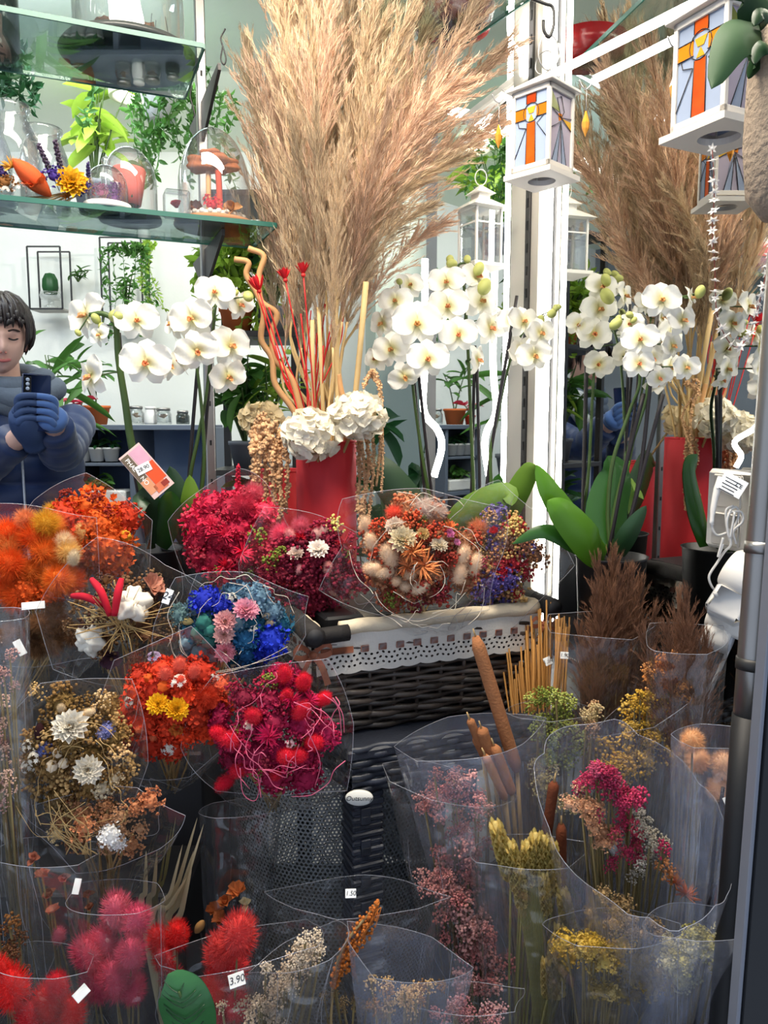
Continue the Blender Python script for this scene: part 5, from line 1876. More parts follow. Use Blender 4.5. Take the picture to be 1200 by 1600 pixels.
t = bouquet('peach_bouquet', 'large wrapped peach bouquet with tan star flowers in the basket', 652, 868, 1.14, 92, 80,
            [('sprig', [(186, 76, 48), (170, 66, 50), (196, 108, 70)], 24, 24), ('puff', [(176, 120, 84), (160, 90, 66)], 16, 26)],
            [('sprig', (190, 70, 40), 592, 826, 20), ('sprig', (196, 76, 40), 648, 815, 22), ('sprig', (190, 72, 44), 680, 828, 20), ('sprig', (176, 60, 44), 702, 872, 16), ('strawg', (240, 218, 196), 617, 823, 17), ('strawg', (236, 220, 184), 630, 845, 24), ('strawg', (240, 226, 200), 686, 853, 15), ('burst', (216, 140, 84), 645, 862, 28), ('burst', (212, 134, 80), 663, 884, 32), ('burst', (206, 126, 76), 636, 886, 22), ('burst', (226, 120, 60), 702, 826, 15), ('rose', (226, 140, 186), 699, 838, 14), ('rose', (230, 160, 196), 711, 850, 10), ('rose', (216, 120, 164), 621, 855, 13),
             ('tail', (236, 206, 172), 609, 869, 22, (-.4, -1)), ('tail', (236, 206, 172), 585, 888, 20, (-1, .2)), ('tail', (236, 206, 172), 604, 894, 17, (-1, .3)), ('tail', (236, 206, 172), 641, 896, 16), ('tail', (236, 206, 172), 620, 908, 14), ('tail', (236, 208, 176), 634, 916, 15), ('tail', (236, 208, 176), 656, 918, 17, (1, -.3)), ('tail', (236, 206, 172), 722, 869, 20, (.4, -1)), ('tail', (236, 206, 172), 740, 882, 21, (.6, -1)), ('tail', (236, 206, 172), 718, 896, 21, (.3, -1)), ('tail', (236, 206, 172), 572, 822, 18, (-.2, -1)), ('tail', (236, 206, 172), 580, 846, 18, (-.3, -1)), ('fluff', (236, 104, 80), 616, 802, 18), ('fluff', (240, 214, 200), 664, 796, 26), ('fluff', (240, 214, 200), 684, 800, 20), ('starlet', (60, 50, 100), 584, 850, 6), ('starlet', (70, 60, 110), 566, 834, 5), ('starlet', (60, 50, 100), 694, 806, 6), ('starlet', (60, 50, 90), 682, 820, 7), ('sprig', GRN, 616, 934, 18), ('sprig', (120, 30, 40), 652, 940, 20), ('sprig', (140, 40, 50), 684, 922, 20), ('sprig', GRN, 662, 812, 9), ('strawg', (220, 190, 130), 661, 835, 12)],
            (650, 1000, 1.22), seed=12, wk=1.24, jag=.16)
strands(t, curls(14, 655, 885, 62, 92, 1.085, 8, (.5, 1.5)) + curls(4, 672, 902, 16, 36, 1.06, 9, (.8, 2.5)) + [[(640, 790, 1.08), (660, 770, 1.09), (690, 785, 1.09), (700, 800, 1.09)], [(620, 768, 1.1), (650, 775, 1.09), (668, 800, 1.08)], [(670, 800, 1.08), (690, 788, 1.08), (705, 792, 1.08)]], STR_W, r=.0005)
bouquet('purple_bouquet', 'wrapped purple and red statice bouquet at the right end of the basket', 782, 872, 1.25, 58, 68,
        [('stat', [(120, 104, 170), (190, 60, 70), (150, 110, 90)], 18, 20), ('sprig', [(176, 120, 80), (196, 160, 100)], 16, 22)],
        [('stat', LAV, 770, 910, 24), ('stat', LAV, 792, 904, 22), ('stat', (104, 90, 170), 758, 928, 22), ('rose', (196, 40, 60), 772, 833, 12), ('stat', (206, 40, 60), 786, 896, 14), ('stat', (200, 36, 50), 806, 926, 13), ('stat', (196, 50, 90), 752, 880, 14), ('sprig', (206, 180, 110), 800, 826, 22), ('fluff', (206, 130, 90), 748, 826, 22), ('sprig', (196, 130, 100), 812, 852, 20), ('stat', (226, 206, 120), 764, 886, 9), ('sprig', (190, 150, 110), 770, 808, 18), ('stat', LAV, 790, 940, 14)],
        (770, 1010, 1.31), seed=13, wk=1.35, jag=.2)

# ================================================================== bunches standing in the front rows
FLR = .322


def foot(px, Y, z=FLR + .004):
    return np.array([(px - 600) / FPX * Y, Y, z])


def along(pl, n, Y, jit=0):
    """n pixel positions along a pixel polyline."""
    P = bez([np.array([x, y, 0.0]) for x, y in pl], 60)
    i = np.linspace(0, len(P) - 1, n).astype(int)
    return P[i][:, :2]


def bunch(name, lab, heads, A, Y, sleeve=None, film_m=None, cat='dried flowers', seed=0, stemc=None, stem_r=.0013, jag=.06, fold=.003, nstem=None, rows=12, flat_mouth=True):
    """Upright bunch: heads (kind, colour, px, py, size px, [dir], [dY])."""
    global rng
    rng = np.random.default_rng(seed + 500)
    t = thing(name, lab, cat, A)
    pts = []
    for h in heads:
        kind, col, px, py, sz = h[:5]
        d = h[5] if len(h) > 5 and h[5] else (rng.normal(0, .2), -1)
        yy = Y + (h[6] if len(h) > 6 else rng.uniform(-.02, .02))
        p = W(px, py, yy)
        head(kind, col, p, S(sz, yy), norm(np.array([d[0], -.35, -d[1]])), t)
        pts.append(p)
    c = MB()
    sel = pts if nstem is None else [pts[i] for i in rng.integers(0, len(pts), nstem)]
    for p in sel:
        q = A + rng.normal(0, .008, 3) * np.array([1, 1, 0])
        addb(c, tube(bez([q, q * .55 + p * .45 + rng.normal(0, .006, 3), p], 6), stem_r, 4))
    c.build('stems', stemc or mat('dull_stem', (112, 98, 62), rough=.8, var=.3), t, kind='stuff')
    if sleeve:
        sl = list(sleeve)
        if flat_mouth:
            sl[3] *= .42
        rim = rim_ellipse(*sl[:5], **(sl[5] if len(sl) > 5 else {}), seed=seed, jag=jag)
        sheet(rim, A + UP * .003, rows, fold, seed, film_m or CELLO, t, name='sleeve', apex_r=.02, nfold=5)
    return t


RED, CORAL = (214, 22, 18), (214, 60, 56)
G = np.random.default_rng(77)


def cloud(kind, cols, pl, wpx, n, sz, Yv=.0):
    P = along(pl, n, 0)
    out = []
    for x, y in P:
        out.append((kind, cols[int(G.integers(0, len(cols)))], x + G.normal(0, wpx), y + G.normal(0, wpx * .6), sz * G.uniform(.75, 1.25)))
    return out


# pink bunny tails, bottom left
bunch('pink_bunny_tails', 'pink bunny tails in a clear sleeve at the bottom left', [('tail', (224, 104, 124), 182, 1425, 45, (.1, -1)), ('tail', (214, 80, 110), 214, 1440, 40, (.25, -1)), ('tail', (214, 84, 110), 165, 1478, 45, (-.2, -1)), ('tail', (206, 70, 100), 205, 1490, 43, (.2, -1)), ('tail', (210, 80, 104), 138, 1492, 43, (-.3, -1)), ('tail', (200, 66, 96), 180, 1530, 48, (0, -1)), ('tail', (196, 60, 90), 150, 1540, 40, (-.2, -1)), ('tail', (196, 60, 90), 208, 1545, 37, (.2, -1))],
      foot(180, .98), .84, (180, 1400, 62, 34, .84, dict(dY=(0, -.05))), seed=1)
bunch('red_bunny_tails', 'bright red bunny tails at the bottom left corner', [('tail', RED, 18, 1545, 51, (.05, -1)), ('tail', RED, 75, 1570, 48, (.1, -1)), ('tail', (226, 30, 20), -5, 1520, 40, (0, -1)), ('tail', RED, 110, 1585, 43, (.2, -1)), ('tail', (196, 16, 30), 48, 1590, 45, (0, -1)), ('tail', (206, 20, 40), 90, 1540, 32, (0, -1))],
      foot(60, .95), .80, (60, 1500, 70, 36, .80, dict(dY=(0, -.05))), seed=2)
bunch('red_bunny_tails', 'red bunny tails behind the dark green leaf', [('tail', RED, 248, 1470, 35, (-.1, -1)), ('tail', RED, 276, 1462, 35, (.15, -1)), ('tail', (200, 16, 22), 256, 1500, 32, (0, -1)), ('tail', (180, 20, 40), 268, 1530, 35, (0, -1))],
      foot(265, 1.0), .88, None, seed=3)
bunch('coral_bunny_tails', 'coral red bunny tails in a sleeve priced 3.90', [('tail', CORAL, 372, 1462, 54, (.2, -1)), ('tail', CORAL, 345, 1490, 48, (.0, -1)), ('tail', (206, 44, 50), 362, 1515, 48, (.1, -1)), ('tail', (206, 40, 46), 340, 1545, 45, (-.1, -1)), ('tail', (196, 40, 50), 365, 1570, 43, (.1, -1)), ('tail', (190, 40, 50), 338, 1590, 37, (0, -1))],
      foot(340, .93), .82, (378, 1480, 108, 40, .81, dict(ang=-.22, dY=(0, -.06))), seed=4, jag=.12)
price(370, 1531, .755, 27, 21, '3.90', 'white price sticker reading 3.90 on the coral bunny tail sleeve', .18)
price(127, 1552, .765, 25, 17, '', 'blank white sticker on the pink bunny tail sleeve', .6)
# brown pods on the left
bunch('pod_bunch', 'thin brown dried pods in a clear sleeve below the beige bouquet', [('bell', (160, 96, 74), 52, 1345, 14), ('bell', (150, 90, 70), 66, 1370, 15), ('bell', (164, 100, 72), 78, 1400, 15), ('bell', (176, 110, 84), 84, 1425, 14), ('bell', (170, 110, 100), 100, 1375, 13), ('tail', (220, 110, 130), 92, 1462, 20), ('bell', (150, 90, 60), 138, 1400, 12), ('bell', (140, 84, 60), 140, 1420, 10)],
      foot(85, 1.02), .86, (75, 1330, 62, 30, .87, dict(dY=(0, -.05))), seed=5)
price(120, 1385, .83, 11, 24, '', 'narrow white sticker on the brown pod sleeve', -.3)
bunch('brown_grass_bunch', 'dark brown seed bunch at the lower left edge', cloud('sprig', [(96, 60, 36), (130, 84, 40)], [(5, 1440), (15, 1490), (30, 1530)], 12, 12, 18), foot(0, .95), .82, None, seed=6, film_m=CELLO)
# dried palm spears
t = thing('palm_spears', 'pale dried palm spears fanned between the sleeves', 'dried leaves', foot(255, 1.05))
SPEAR = mat('palm_spear', (196, 178, 134), rough=.7, var=.35, transl=.25, nscale=20, col2=(214, 200, 160))
SPEARG = mat('palm_spear_green', (112, 106, 66), rough=.7, var=.3, transl=.2)
for k, (bx, by, tx, ty, w) in enumerate(((252, 1470, 308, 1278, 9), (262, 1470, 318, 1288, 8), (258, 1480, 302, 1330, 12), (268, 1490, 300, 1350, 12), (250, 1460, 285, 1320, 8), (245, 1450, 268, 1290, 5), (243, 1450, 275, 1275, 5), (240, 1440, 262, 1300, 5), (235, 1450, 245, 1330, 10), (225, 1450, 228, 1330, 10), (238, 1460, 292, 1370, 9))):
    a_, b_ = W(bx, by, .97), W(tx, ty, .93)
    orchid_leaf([foot(255, 1.05), a_, (a_ + b_) / 2, b_], S(w, .95), SPEARG if k in (5, 6, 7) else SPEAR, t)
# physalis and a big empty sleeve
bunch('physalis_bunch', 'brown physalis husks in a tall open sleeve before the bin', [('bell', (186, 104, 52), 372, 1395, 20), ('bell', (170, 92, 44), 352, 1412, 17), ('bell', (160, 84, 40), 338, 1425, 20), ('bell', (150, 80, 40), 345, 1440, 18), ('pod', (176, 130, 76), 312, 1448, 18, (.6, -1)), ('bell', (206, 190, 150), 385, 1415, 14)],
      foot(340, 1.05), .95, (378, 1262, 48, 16, .98, dict(ang=-.1, dY=(0, -.05))), seed=7, stemc=STEMD)
# green leaf in front
t = thing('broad_leaf', 'dark green broad leaf in front at the bottom', 'leaf', foot(300, .8))
c_ = bez([W(300, 1640, .74), W(290, 1590, .72), W(280, 1550, .715), W(262, 1522, .72)], 14)
orchid_leaf(list(c_[::3]) + [c_[-1]], S(95, .72), mat('broad_leaf', (46, 100, 50), rough=.35, var=.6, nscale=34, transl=.1, spec=.5, bump=.3, bscale=40), t)
addb(MB(), tube(bez([foot(300, .8), W(300, 1640, .74), W(280, 1550, .713)], 10), .0015, 5)).build('midrib', STEMG, t)
for k in range(7):
    q = c_[int(1 + k * (len(c_) - 4) / 7)]
    q2 = c_[min(len(c_) - 1, int(3 + k * (len(c_) - 4) / 7))]
    for sg in (-1, 1):
        e = q2 + np.array([sg * .021 * math.sin(PI * (k + 1.5) / 9), .004, .0])
        addb(MB(), tube(bez([q + np.array([0, -.0022, 0]), (q + e) / 2 + np.array([0, -.003, -.001]), e + np.array([0, -.001, 0])], 6), .0006, 4)).build('side_vein', LEAFD, t)
# white gypsophila
bunch('white_gypsophila', 'white gypsophila spray in a slanting sleeve beside the 3.90 sticker', cloud('sprig', [(226, 206, 180), (214, 190, 160)], [(500, 1470), (470, 1490), (440, 1530), (425, 1570), (410, 1600)], 14, 36, 15) + cloud('sprig', [(206, 180, 150)], [(350, 1590), (420, 1560), (470, 1520)], 10, 14, 12),
      foot(380, .92), .80, (480, 1482, 62, 30, .80, dict(ang=-.5, dY=(0, -.04))), seed=8, jag=.2, nstem=40)
# orange sorghum spike
t = thing('sorghum_spike', 'orange brown sorghum spike between the small sleeves', 'dried grass', foot(520, .98))
SOR = mat('sorghum', (176, 98, 34), rough=.8, var=.4, nscale=30)
c = MB()
P = bez([W(520, 1540, .84), W(545, 1490, .83), W(572, 1445, .83), (W(590, 1408, .83))], 40)
n = 420
ti = rng.integers(0, len(P), n)
off = rdir(n) * (S(20, .83) * np.sin(np.clip(ti / len(P) * .9 + .08, 0, 1) * PI) * rng.uniform(.3, 1, n))[:, None]
scatter(c, ICO0, frames(rdir(n)), P[ti] + off, rng.uniform(.0012, .0026, n))
c.build('seed_head', SOR, t)
addb(MB(), tube(bez([foot(520, .98), P[0], P[-1]], 10), .0018, 5)).build('stem', STRAW, t)
strands(t, [[(560 + 4 * k, 1470 - 6 * k, .82), (575 + 5 * k, 1450 - 8 * k, .82), (590 - k, 1410 + 10 * k, .815)] for k in range(5)], SOR, 'awns', .0008)
# grey sleeves
bunch('beige_gypsophila', 'small beige gypsophila bunch in a milky pointed sleeve', cloud('sprig', [(196, 160, 110), (206, 176, 130), (150, 110, 70)], [(600, 1540), (620, 1560), (660, 1540), (640, 1580)], 16, 18, 14),
      foot(630, .92), .80, (632, 1490, 74, 62, .79, dict(ang=.35, dY=(0, -.05))), seed=9, film_m=CELLO_GLARE, jag=.2, nstem=14)
bunch('empty_sleeve_bunch', 'short grass bunch in a wide sleeve in front of the table leg', cloud('sprig', [(120, 100, 70)], [(500, 1560), (560, 1570), (620, 1580)], 14, 12, 12), foot(560, 1.0), .86, (555, 1400, 110, 46, .90, dict(dY=(0, -.05))), seed=10, jag=.12)
price(548, 1396, .855, 18, 14, '1.50', 'white price sticker reading 1.50 in front of the table leg')
# pink gypsophila
PK = [(216, 150, 142), (206, 136, 128), (190, 116, 112), (226, 166, 156)]
bunch('pink_gypsophila', 'tall dusty pink gypsophila bunch in a clear sleeve', cloud('sprig', PK, [(690, 1370), (705, 1400), (725, 1450), (745, 1500), (760, 1535)], 22, 44, 19) + cloud('sprig', PK, [(712, 1300), (735, 1330), (715, 1370), (720, 1400)], 15, 22, 17) + cloud('sprig', PK, [(655, 1262), (690, 1250), (725, 1235), (745, 1270)], 14, 20, 15) + cloud('sprig', [(150, 96, 90)], [(670, 1235), (700, 1210), (720, 1290), (770, 1320)], 12, 14, 14),
      foot(770, 1.08), .96, (700, 1225, 90, 44, .98, dict(ang=.3, dY=(0, -.06))), seed=11, nstem=40)
bunch('pink_gypsophila', 'faded pink gypsophila at the bottom edge', cloud('sprig', [(176, 116, 116), (196, 150, 150), (150, 100, 96)], [(690, 1575), (730, 1580), (770, 1590)], 14, 16, 16), foot(730, .93), .82, (735, 1560, 60, 30, .82, dict(dY=(0, -.04))), seed=12, jag=.2, nstem=12)


# cattails
def cattail(mats, pts, r, parent, tipw=6):
    c = bez(pts, 14)
    L = len(c)
    prof = r * np.clip(np.minimum(np.linspace(0, 1, L) * 9 + .35, (1 - np.linspace(0, 1, L)) * 12 + .35), 0, 1) ** .6
    addb(MB(), tube(c, prof, 12)).build('spike', mats[0], parent)
    d = norm(c[-1] - c[-2])
    addb(MB(), tube(np.array([c[-1], c[-1] + d * .012]), np.array([.0016, .0010]), 6)).build('tip', mats[1], parent)


CAT = mat('cattail', (154, 100, 62), rough=.95, var=.18, nscale=45, bump=.4, bscale=300)
CATD = mat('cattail_dark', (104, 52, 28), rough=.95, var=.18, nscale=45, bump=.4, bscale=300)
t = thing('cattail_bunch', 'brown cattails in a milky sleeve before the wicker basket', 'dried reeds', foot(840, 1.1))
A = foot(840, 1.1)
for k, (bx, by, tx, ty, r, Yc) in enumerate(((808, 1205, 743, 995, 11, 1.02), (752, 1168, 734, 1124, 7, 1.0), (770, 1195, 752, 1138, 10, 1.0), (790, 1250, 758, 1180, 7, .99), (800, 1240, 772, 1165, 9, 1.0), (785, 1235, 742, 1150, 8, 1.01))):
    b_, t_ = W(bx, by, Yc + .01), W(tx, ty, Yc)
    cattail((CAT, STRAW), [b_, (b_ + t_) / 2, t_], S(r, Yc), t)
    addb(MB(), tube(bez([A, (A + b_) / 2 + np.array([.01, 0, 0]), b_], 8), .003, 6)).build('stem', STRAW, t)
sheet(rim_ellipse(735, 1150, 100, 24, 1.0, ang=-.15, dY=(0, -.07), seed=3, jag=.08), A, 12, .003, 21, CELLO_GLARE, t, name='sleeve', apex_r=.03, nfold=5)
t = thing('cattail_bunch', 'two dark cattails standing beside the big flower cone', 'dried reeds', foot(870, 1.05))
A = foot(870, 1.05)
for k, (bx, by, tx, ty, r) in enumerate(((853, 1310, 866, 1222, 9), (877, 1420, 877, 1288, 9))):
    b_, t_ = W(bx, by, .93), W(tx, ty, .92)
    cattail((CATD, STRAW), [b_, (b_ + t_) / 2, t_], S(r, .92), t)
    addb(MB(), tube(bez([A, b_], 6), .003, 6)).build('stem', STRAW, t)

# wheat-like canary grass
WHE = mat('canary_grass', (186, 168, 84), rough=.8, var=.25, nscale=30, transl=.2, col2=(206, 180, 110))
WST = mat('canary_stem', (128, 120, 62), rough=.7, var=.25)
t = thing('canary_grass_bunch', 'green yellow canary grass bunch with bundled stems', 'dried grass', foot(840, 1.0))
A = foot(845, 1.0)


def wheat_mesh():
    c = MB()
    pt = petal(.30, .13, .8, .1, .45, 3, 4, .4)
    for k in range(84):
        f = k / 84
        a = k * 2.4
        r = .10 * math.sin(min(1, f * .85 + .18) * PI) ** .7 + .015
        d = norm(np.array([math.cos(a) * .5, math.sin(a) * .5, 1.0]))
        R = frame1(np.cross(d, [math.sin(a), -math.cos(a), 0]), d)
        addb(c, xf(pt, R, (r * .5 * math.cos(a), r * .5 * math.sin(a), -.95 + 1.7 * f)))
    addb(c, tube(np.array([(0, 0, -1), (0, 0, .9)]), .07, 6))
    return c.mesh('wheat_head', WHE)


WHM = wheat_mesh()
for (bx, by, tx, ty, wd) in ((798, 1375, 772, 1280, 30), (812, 1395, 795, 1312, 30), (826, 1385, 824, 1312, 27), (838, 1380, 837, 1298, 28), (846, 1385, 850, 1302, 28), (866, 1400, 862, 1312, 27), (815, 1420, 810, 1350, 24), (855, 1430, 848, 1360, 22), (892, 1465, 878, 1388, 28), (872, 1560, 866, 1468, 30), (855, 1560, 853, 1495, 22), (885, 1520, 872, 1440, 22)):
    b_, t_ = W(bx, by, .90), W(tx, ty, .88)
    d = t_ - b_
    L = np.linalg.norm(d)
    w = S(wd, .9) / .5
    link('grass_head', WHM, t, loc=(b_ + t_) / 2, rot=frames(d[None], rng.uniform(0, 6, 1))[0], scale=(w, w, L / 2))
    addb(MB(), tube(bez([A + rng.normal(0, .008, 3) * np.array([1, 1, 0]), (A + b_) / 2 + np.array([-.01, 0, 0]), b_], 8), .0016, 5)).build('stem', WST, t)
strands(t, [[(805 + 3 * k, 1385, .9), (822 + 2 * k, 1480, .9), (835 + 2 * k, 1600, .92)] for k in range(16)], WST, 'bare_stems', .0013)
sheet(rim_ellipse(828, 1330, 72, 16, .90, dY=(0, -.05), seed=5), A, 12, .003, 22, CELLO, t, name='sleeve', apex_r=.025, nfold=5)

# green and yellow bud bunches
GY = [(150, 160, 70), (170, 176, 90), (130, 140, 56)]
bunch('green_bud_bunch', 'fresh green bud bunch beside the straw reeds', cloud('sprig', GY, [(855, 1085), (862, 1120), (870, 1160), (868, 1195)], 14, 30, 16), foot(890, 1.2), 1.08, (860, 1110, 50, 22, 1.08, dict(dY=(0, -.05))), seed=13, nstem=20)
bunch('cream_bud_bunch', 'thin cream bud bunch standing behind the big flower cone', cloud('sprig', [(214, 190, 140), (190, 150, 110)], [(915, 1105), (928, 1120), (922, 1150)], 8, 10, 12) + cloud('sprig', [(206, 186, 120)], [(850, 1200), (855, 1240), (895, 1260)], 12, 12, 14), foot(910, 1.2), 1.06, None, seed=14)
YB = [(214, 170, 60), (206, 160, 56), (226, 186, 90)]
bunch('flax_bunch', 'yellow and orange flax bud bunch in a tall pointed sleeve', cloud('sprig', [(214, 140, 70), (226, 156, 90)], [(1035, 1025), (1030, 1060), (1050, 1080), (1025, 1110)], 14, 26, 16) + cloud('sprig', YB, [(1020, 1100), (1000, 1140), (990, 1180), (960, 1190)], 22, 44, 18),
      foot(1010, 1.18), 1.03, (1010, 1110, 66, 36, 1.03, dict(ang=-.5, dY=(0, -.05))), seed=15, nstem=40, jag=.2)

# straw reeds
t = thing('reed_bunch', 'bunch of straight straw reeds beside the basket with ribbon tail', 'dried reeds', foot(850, 1.25))
A = foot(850, 1.28)
REED = mat('straw_reed', (178, 128, 66), rough=.65, var=.35, nscale=20, transl=.15)
gr = np.random.default_rng(9)
for k in range(110):
    tx = gr.uniform(818, 892)
    ty = 930 + abs(tx - 858) * .8 + gr.uniform(0, 70)
    if k > 86:
        tx, ty = gr.uniform(786, 824), gr.uniform(1010, 1075)
    tp = W(tx, ty, 1.24 + gr.uniform(-.03, .03))
    q = A + np.array([gr.uniform(-.03, .03), gr.uniform(-.03, .03), 0])
    addb(MB(), tube(np.array([q, q * .5 + tp * .5 + np.array([.01, 0, 0]), tp]), .0014, 4)).build('reed', REED, t)
price(882, 1024, 1.19, 13, 11, '1.90', 'small white price tag reading 1.90 on the straw reeds')
price(856, 1033, 1.19, 12, 13, '1.60', 'small tilted white price tag reading 1.60 on the straw reeds', .5)

# brown plume grasses against the mirror
BRG = mat('brown_plume', (98, 68, 52), rough=.9, var=.4, transl=.3, col2=(150, 108, 82))
BPL = [plume_mesh(21, .12, BRG, nb=110, nh=40, fluff=.9), plume_mesh(22, .3, BRG, nb=110, nh=40, fluff=1.0)]
for gi, (lab, base_px, Yg, tips, slv) in enumerate((
        ('dark brown feather grass bunch in front of the large mirror', 935, 1.22, [(962, 872), (948, 905), (975, 900), (930, 960), (985, 930), (955, 960), (912, 990), (1000, 960), (940, 930), (970, 985), (1015, 985), (925, 935), (990, 900), (955, 890), (1005, 920), (940, 885)], (945, 975, 66, 18, 1.14)),
        ('reddish brown feather grass bunch below the white transformers', 1080, 1.08, [(1060, 955), (1078, 930), (1045, 985), (1092, 960), (1105, 1000), (1070, 1000), (1100, 1040), (1030, 1000), (1085, 985), (1050, 940)], (1072, 995, 52, 16, 1.0)))):
    A = foot(base_px, Yg + .02)
    Yg -= .06
    t = thing('feather_grass_bunch', lab, 'dried grass', A)
    for k, (tx, ty) in enumerate(tips):
        T_ = W(tx, ty, Yg + rng.uniform(-.03, .03))
        B_ = W(tx * .55 + base_px * .45, ty + 250, Yg)
        d = T_ - B_
        R = frames(d[None], rng.uniform(0, 6, 1))[0]
        s_ = np.linalg.norm(d) / .5
        link('plume', BPL[k % 2], t, loc=B_, rot=R, scale=(s_ * .72, s_ * .72, s_))
        addb(MB(), tube(bez([A, B_, B_ + d * .3], 6), .0015, 5)).build('stem', STRAW, t)
    sheet(rim_ellipse(*slv, dY=(0, -.05), seed=gi, jag=.2), A, 12, .003, 30 + gi, CELLO, t, name='sleeve', apex_r=.03, nfold=5)

# big open cone of mixed dried flowers
t = bunch('mixed_flower_cone', 'large milky cone sleeve of pink, beige and orange dried flowers',
          cloud('sprig', [(196, 60, 96), (206, 84, 116), (176, 44, 80)], [(915, 1215), (940, 1215), (965, 1235), (985, 1260)], 12, 30, 17) + cloud('sprig', [(196, 50, 90), (176, 60, 80)], [(960, 1270), (985, 1300), (1000, 1330), (975, 1350)], 12, 20, 14) + cloud('stat', [(224, 176, 140), (214, 160, 120)], [(905, 1255), (920, 1280), (940, 1310), (950, 1325)], 12, 16, 17) + cloud('sprig', [(206, 196, 180), (180, 170, 150)], [(1000, 1280), (1015, 1300), (1020, 1330), (985, 1370)], 10, 16, 13) + [('burst', (222, 120, 50), 1072, 1398, 26), ('burst', (216, 116, 46), 1056, 1380, 18), ('sprig', (206, 140, 90), 1040, 1358, 20), ('starlet', (206, 130, 70), 1050, 1370, 16), ('tail', (206, 200, 196), 960, 1325, 16, (-.2, -1)), ('stat', (226, 190, 160), 905, 1230, 14)],
          foot(1010, 1.02), .86, (988, 1282, 158, 98, .84, dict(ang=.87, dY=(-.10, -.03), corners=18)), film_m=CELLO_GLARE, seed=16, nstem=40, jag=.03, flat_mouth=False)
# thistle-like peach heads
bunch('teasel_bunch', 'peach teasel heads in a sleeve with painted blue glare by the window frame', [('teasel', (232, 176, 126), 1082, 1158, 24), ('teasel', (232, 180, 130), 1090, 1188, 25, (.2, -1)), ('teasel', (226, 180, 140), 1130, 1195, 26), ('teasel', (226, 180, 140), 1144, 1222, 26), ('teasel', (222, 176, 136), 1122, 1232, 24)],
      foot(1110, .95), .88, (1118, 1150, 50, 26, .86, dict(dY=(0, -.05))), film_m=CELLO_GLARE, seed=17)
price(1141, 1262, .80, 11, 34, '', 'narrow white paper strip on the teasel sleeve', .5)
# yellow statice
YS = [(206, 172, 70), (196, 160, 60), (214, 186, 96)]
PY = [(214, 206, 160), (206, 196, 140), (196, 186, 110)]
bunch('yellow_statice', 'golden yellow statice bunch below the big flower cone', cloud('stat', YS, [(905, 1480), (930, 1485), (960, 1500)], 16, 24, 19) + cloud('stat', [(176, 150, 80), (160, 136, 70)], [(990, 1500), (1000, 1540), (960, 1545)], 20, 18, 18) + cloud('stat', [(150, 124, 84)], [(950, 1420), (980, 1440), (1000, 1470)], 16, 12, 16) + [('stat', (214, 190, 120), 955, 1550, 16)],
      foot(950, .95), .80, (960, 1450, 84, 40, .80, dict(dY=(0, -.05))), seed=18, nstem=24)
bunch('pale_statice', 'pale greenish yellow statice bunch beside the dark window frame', cloud('stat', PY, [(1065, 1495), (1085, 1480), (1105, 1470)], 18, 26, 19) + cloud('stat', PY, [(1060, 1530), (1085, 1520)], 12, 10, 16) + [('stat', (222, 214, 170), 1128, 1453, 16), ('stat', (206, 180, 80), 1116, 1516, 12), ('stat', (206, 196, 150), 1142, 1490, 10)],
      foot(1080, .92), .78, (1088, 1440, 66, 36, .78, dict(dY=(0, -.05))), film_m=CELLO_GLARE, seed=19, nstem=20)
t = thing('twig_bunch', 'dark bare twigs in the sleeve with painted blue glare beside the window frame', 'twigs', foot(1100, .9))
for pl in ([(1095, 1600), (1110, 1380), (1130, 1230)], [(1100, 1600), (1110, 1430), (1150, 1360)], [(1100, 1600), (1105, 1420), (1148, 1425)]):
    addb(MB(), tube(bez([foot(1100, .9)] + [W(x, y, .84) for x, y in pl[1:]], 10), np.linspace(.0026, .0012, 30)[:len(bez([foot(1100, .9)] + [W(x, y, .84) for x, y in pl[1:]], 10))], 6)).build('twig', STEMD, t)
# slim edge sleeve at the left border
bunch('white_bud_bunch', 'slim sleeve of tiny pale buds at the left border', cloud('sprig', [(206, 170, 150), (196, 150, 140)], [(2, 1010), (4, 1100), (6, 1180), (6, 1260)], 8, 16, 13), foot(-5, .98), .88, (4, 960, 26, 14, .88, dict(dY=(0, -.03))), seed=20)
price(31, 1012, 1.08, 12, 26, '', 'white sticker at the left end of the brown grass sheaf', .4)
price(52, 946, 1.12, 34, 12, '', 'pale label on the wrapper of the left orange bouquet')
price(262, 932, 1.02, 12, 24, '24', 'white price tag between the cotton and blue bouquets', -.4)

# ================================================================== lanterns and hangings on the right
LANT = mat('lantern_white', (206, 200, 190), rough=.5, var=.10, nscale=15)
PANE_B = mat('pane_milky_blue', (176, 190, 212), rough=.25, var=.10, transl=.45, nscale=20)
PANE_L = mat('pane_lilac', (206, 196, 210), rough=.25, var=.10, transl=.45, nscale=20)
PANE_R = mat('pane_red', (206, 50, 16), rough=.2, var=.35, transl=.45, nscale=60, col2=(236, 96, 24))
PANE_O = mat('pane_orange', (240, 140, 30), rough=.2, var=.25, transl=.45, nscale=60)
PANE_Y = mat('pane_yellow', (232, 186, 60), rough=.2, var=.2, transl=.45, nscale=60)
PANE_G = mat('pane_green', (140, 150, 60), rough=.2, var=.2, transl=.45, nscale=60)
LEAD = mat('lead_came', (28, 24, 24), rough=.5, var=.1)


def flat(poly, c, X, Z, n, th, off):
    """Thin polygon in a plane: poly in (x, z) metres."""
    pts = np.array([c + X * p[0] + Z * p[1] + n * off for p in poly])
    k = len(pts)
    v = np.vstack([pts + n * th / 2, pts - n * th / 2])
    F = [list(range(k)), list(range(2 * k - 1, k - 1, -1))] + [[i, k + i, k + (i + 1) % k, (i + 1) % k] for i in range(k)]
    return MB().multi(v, F)


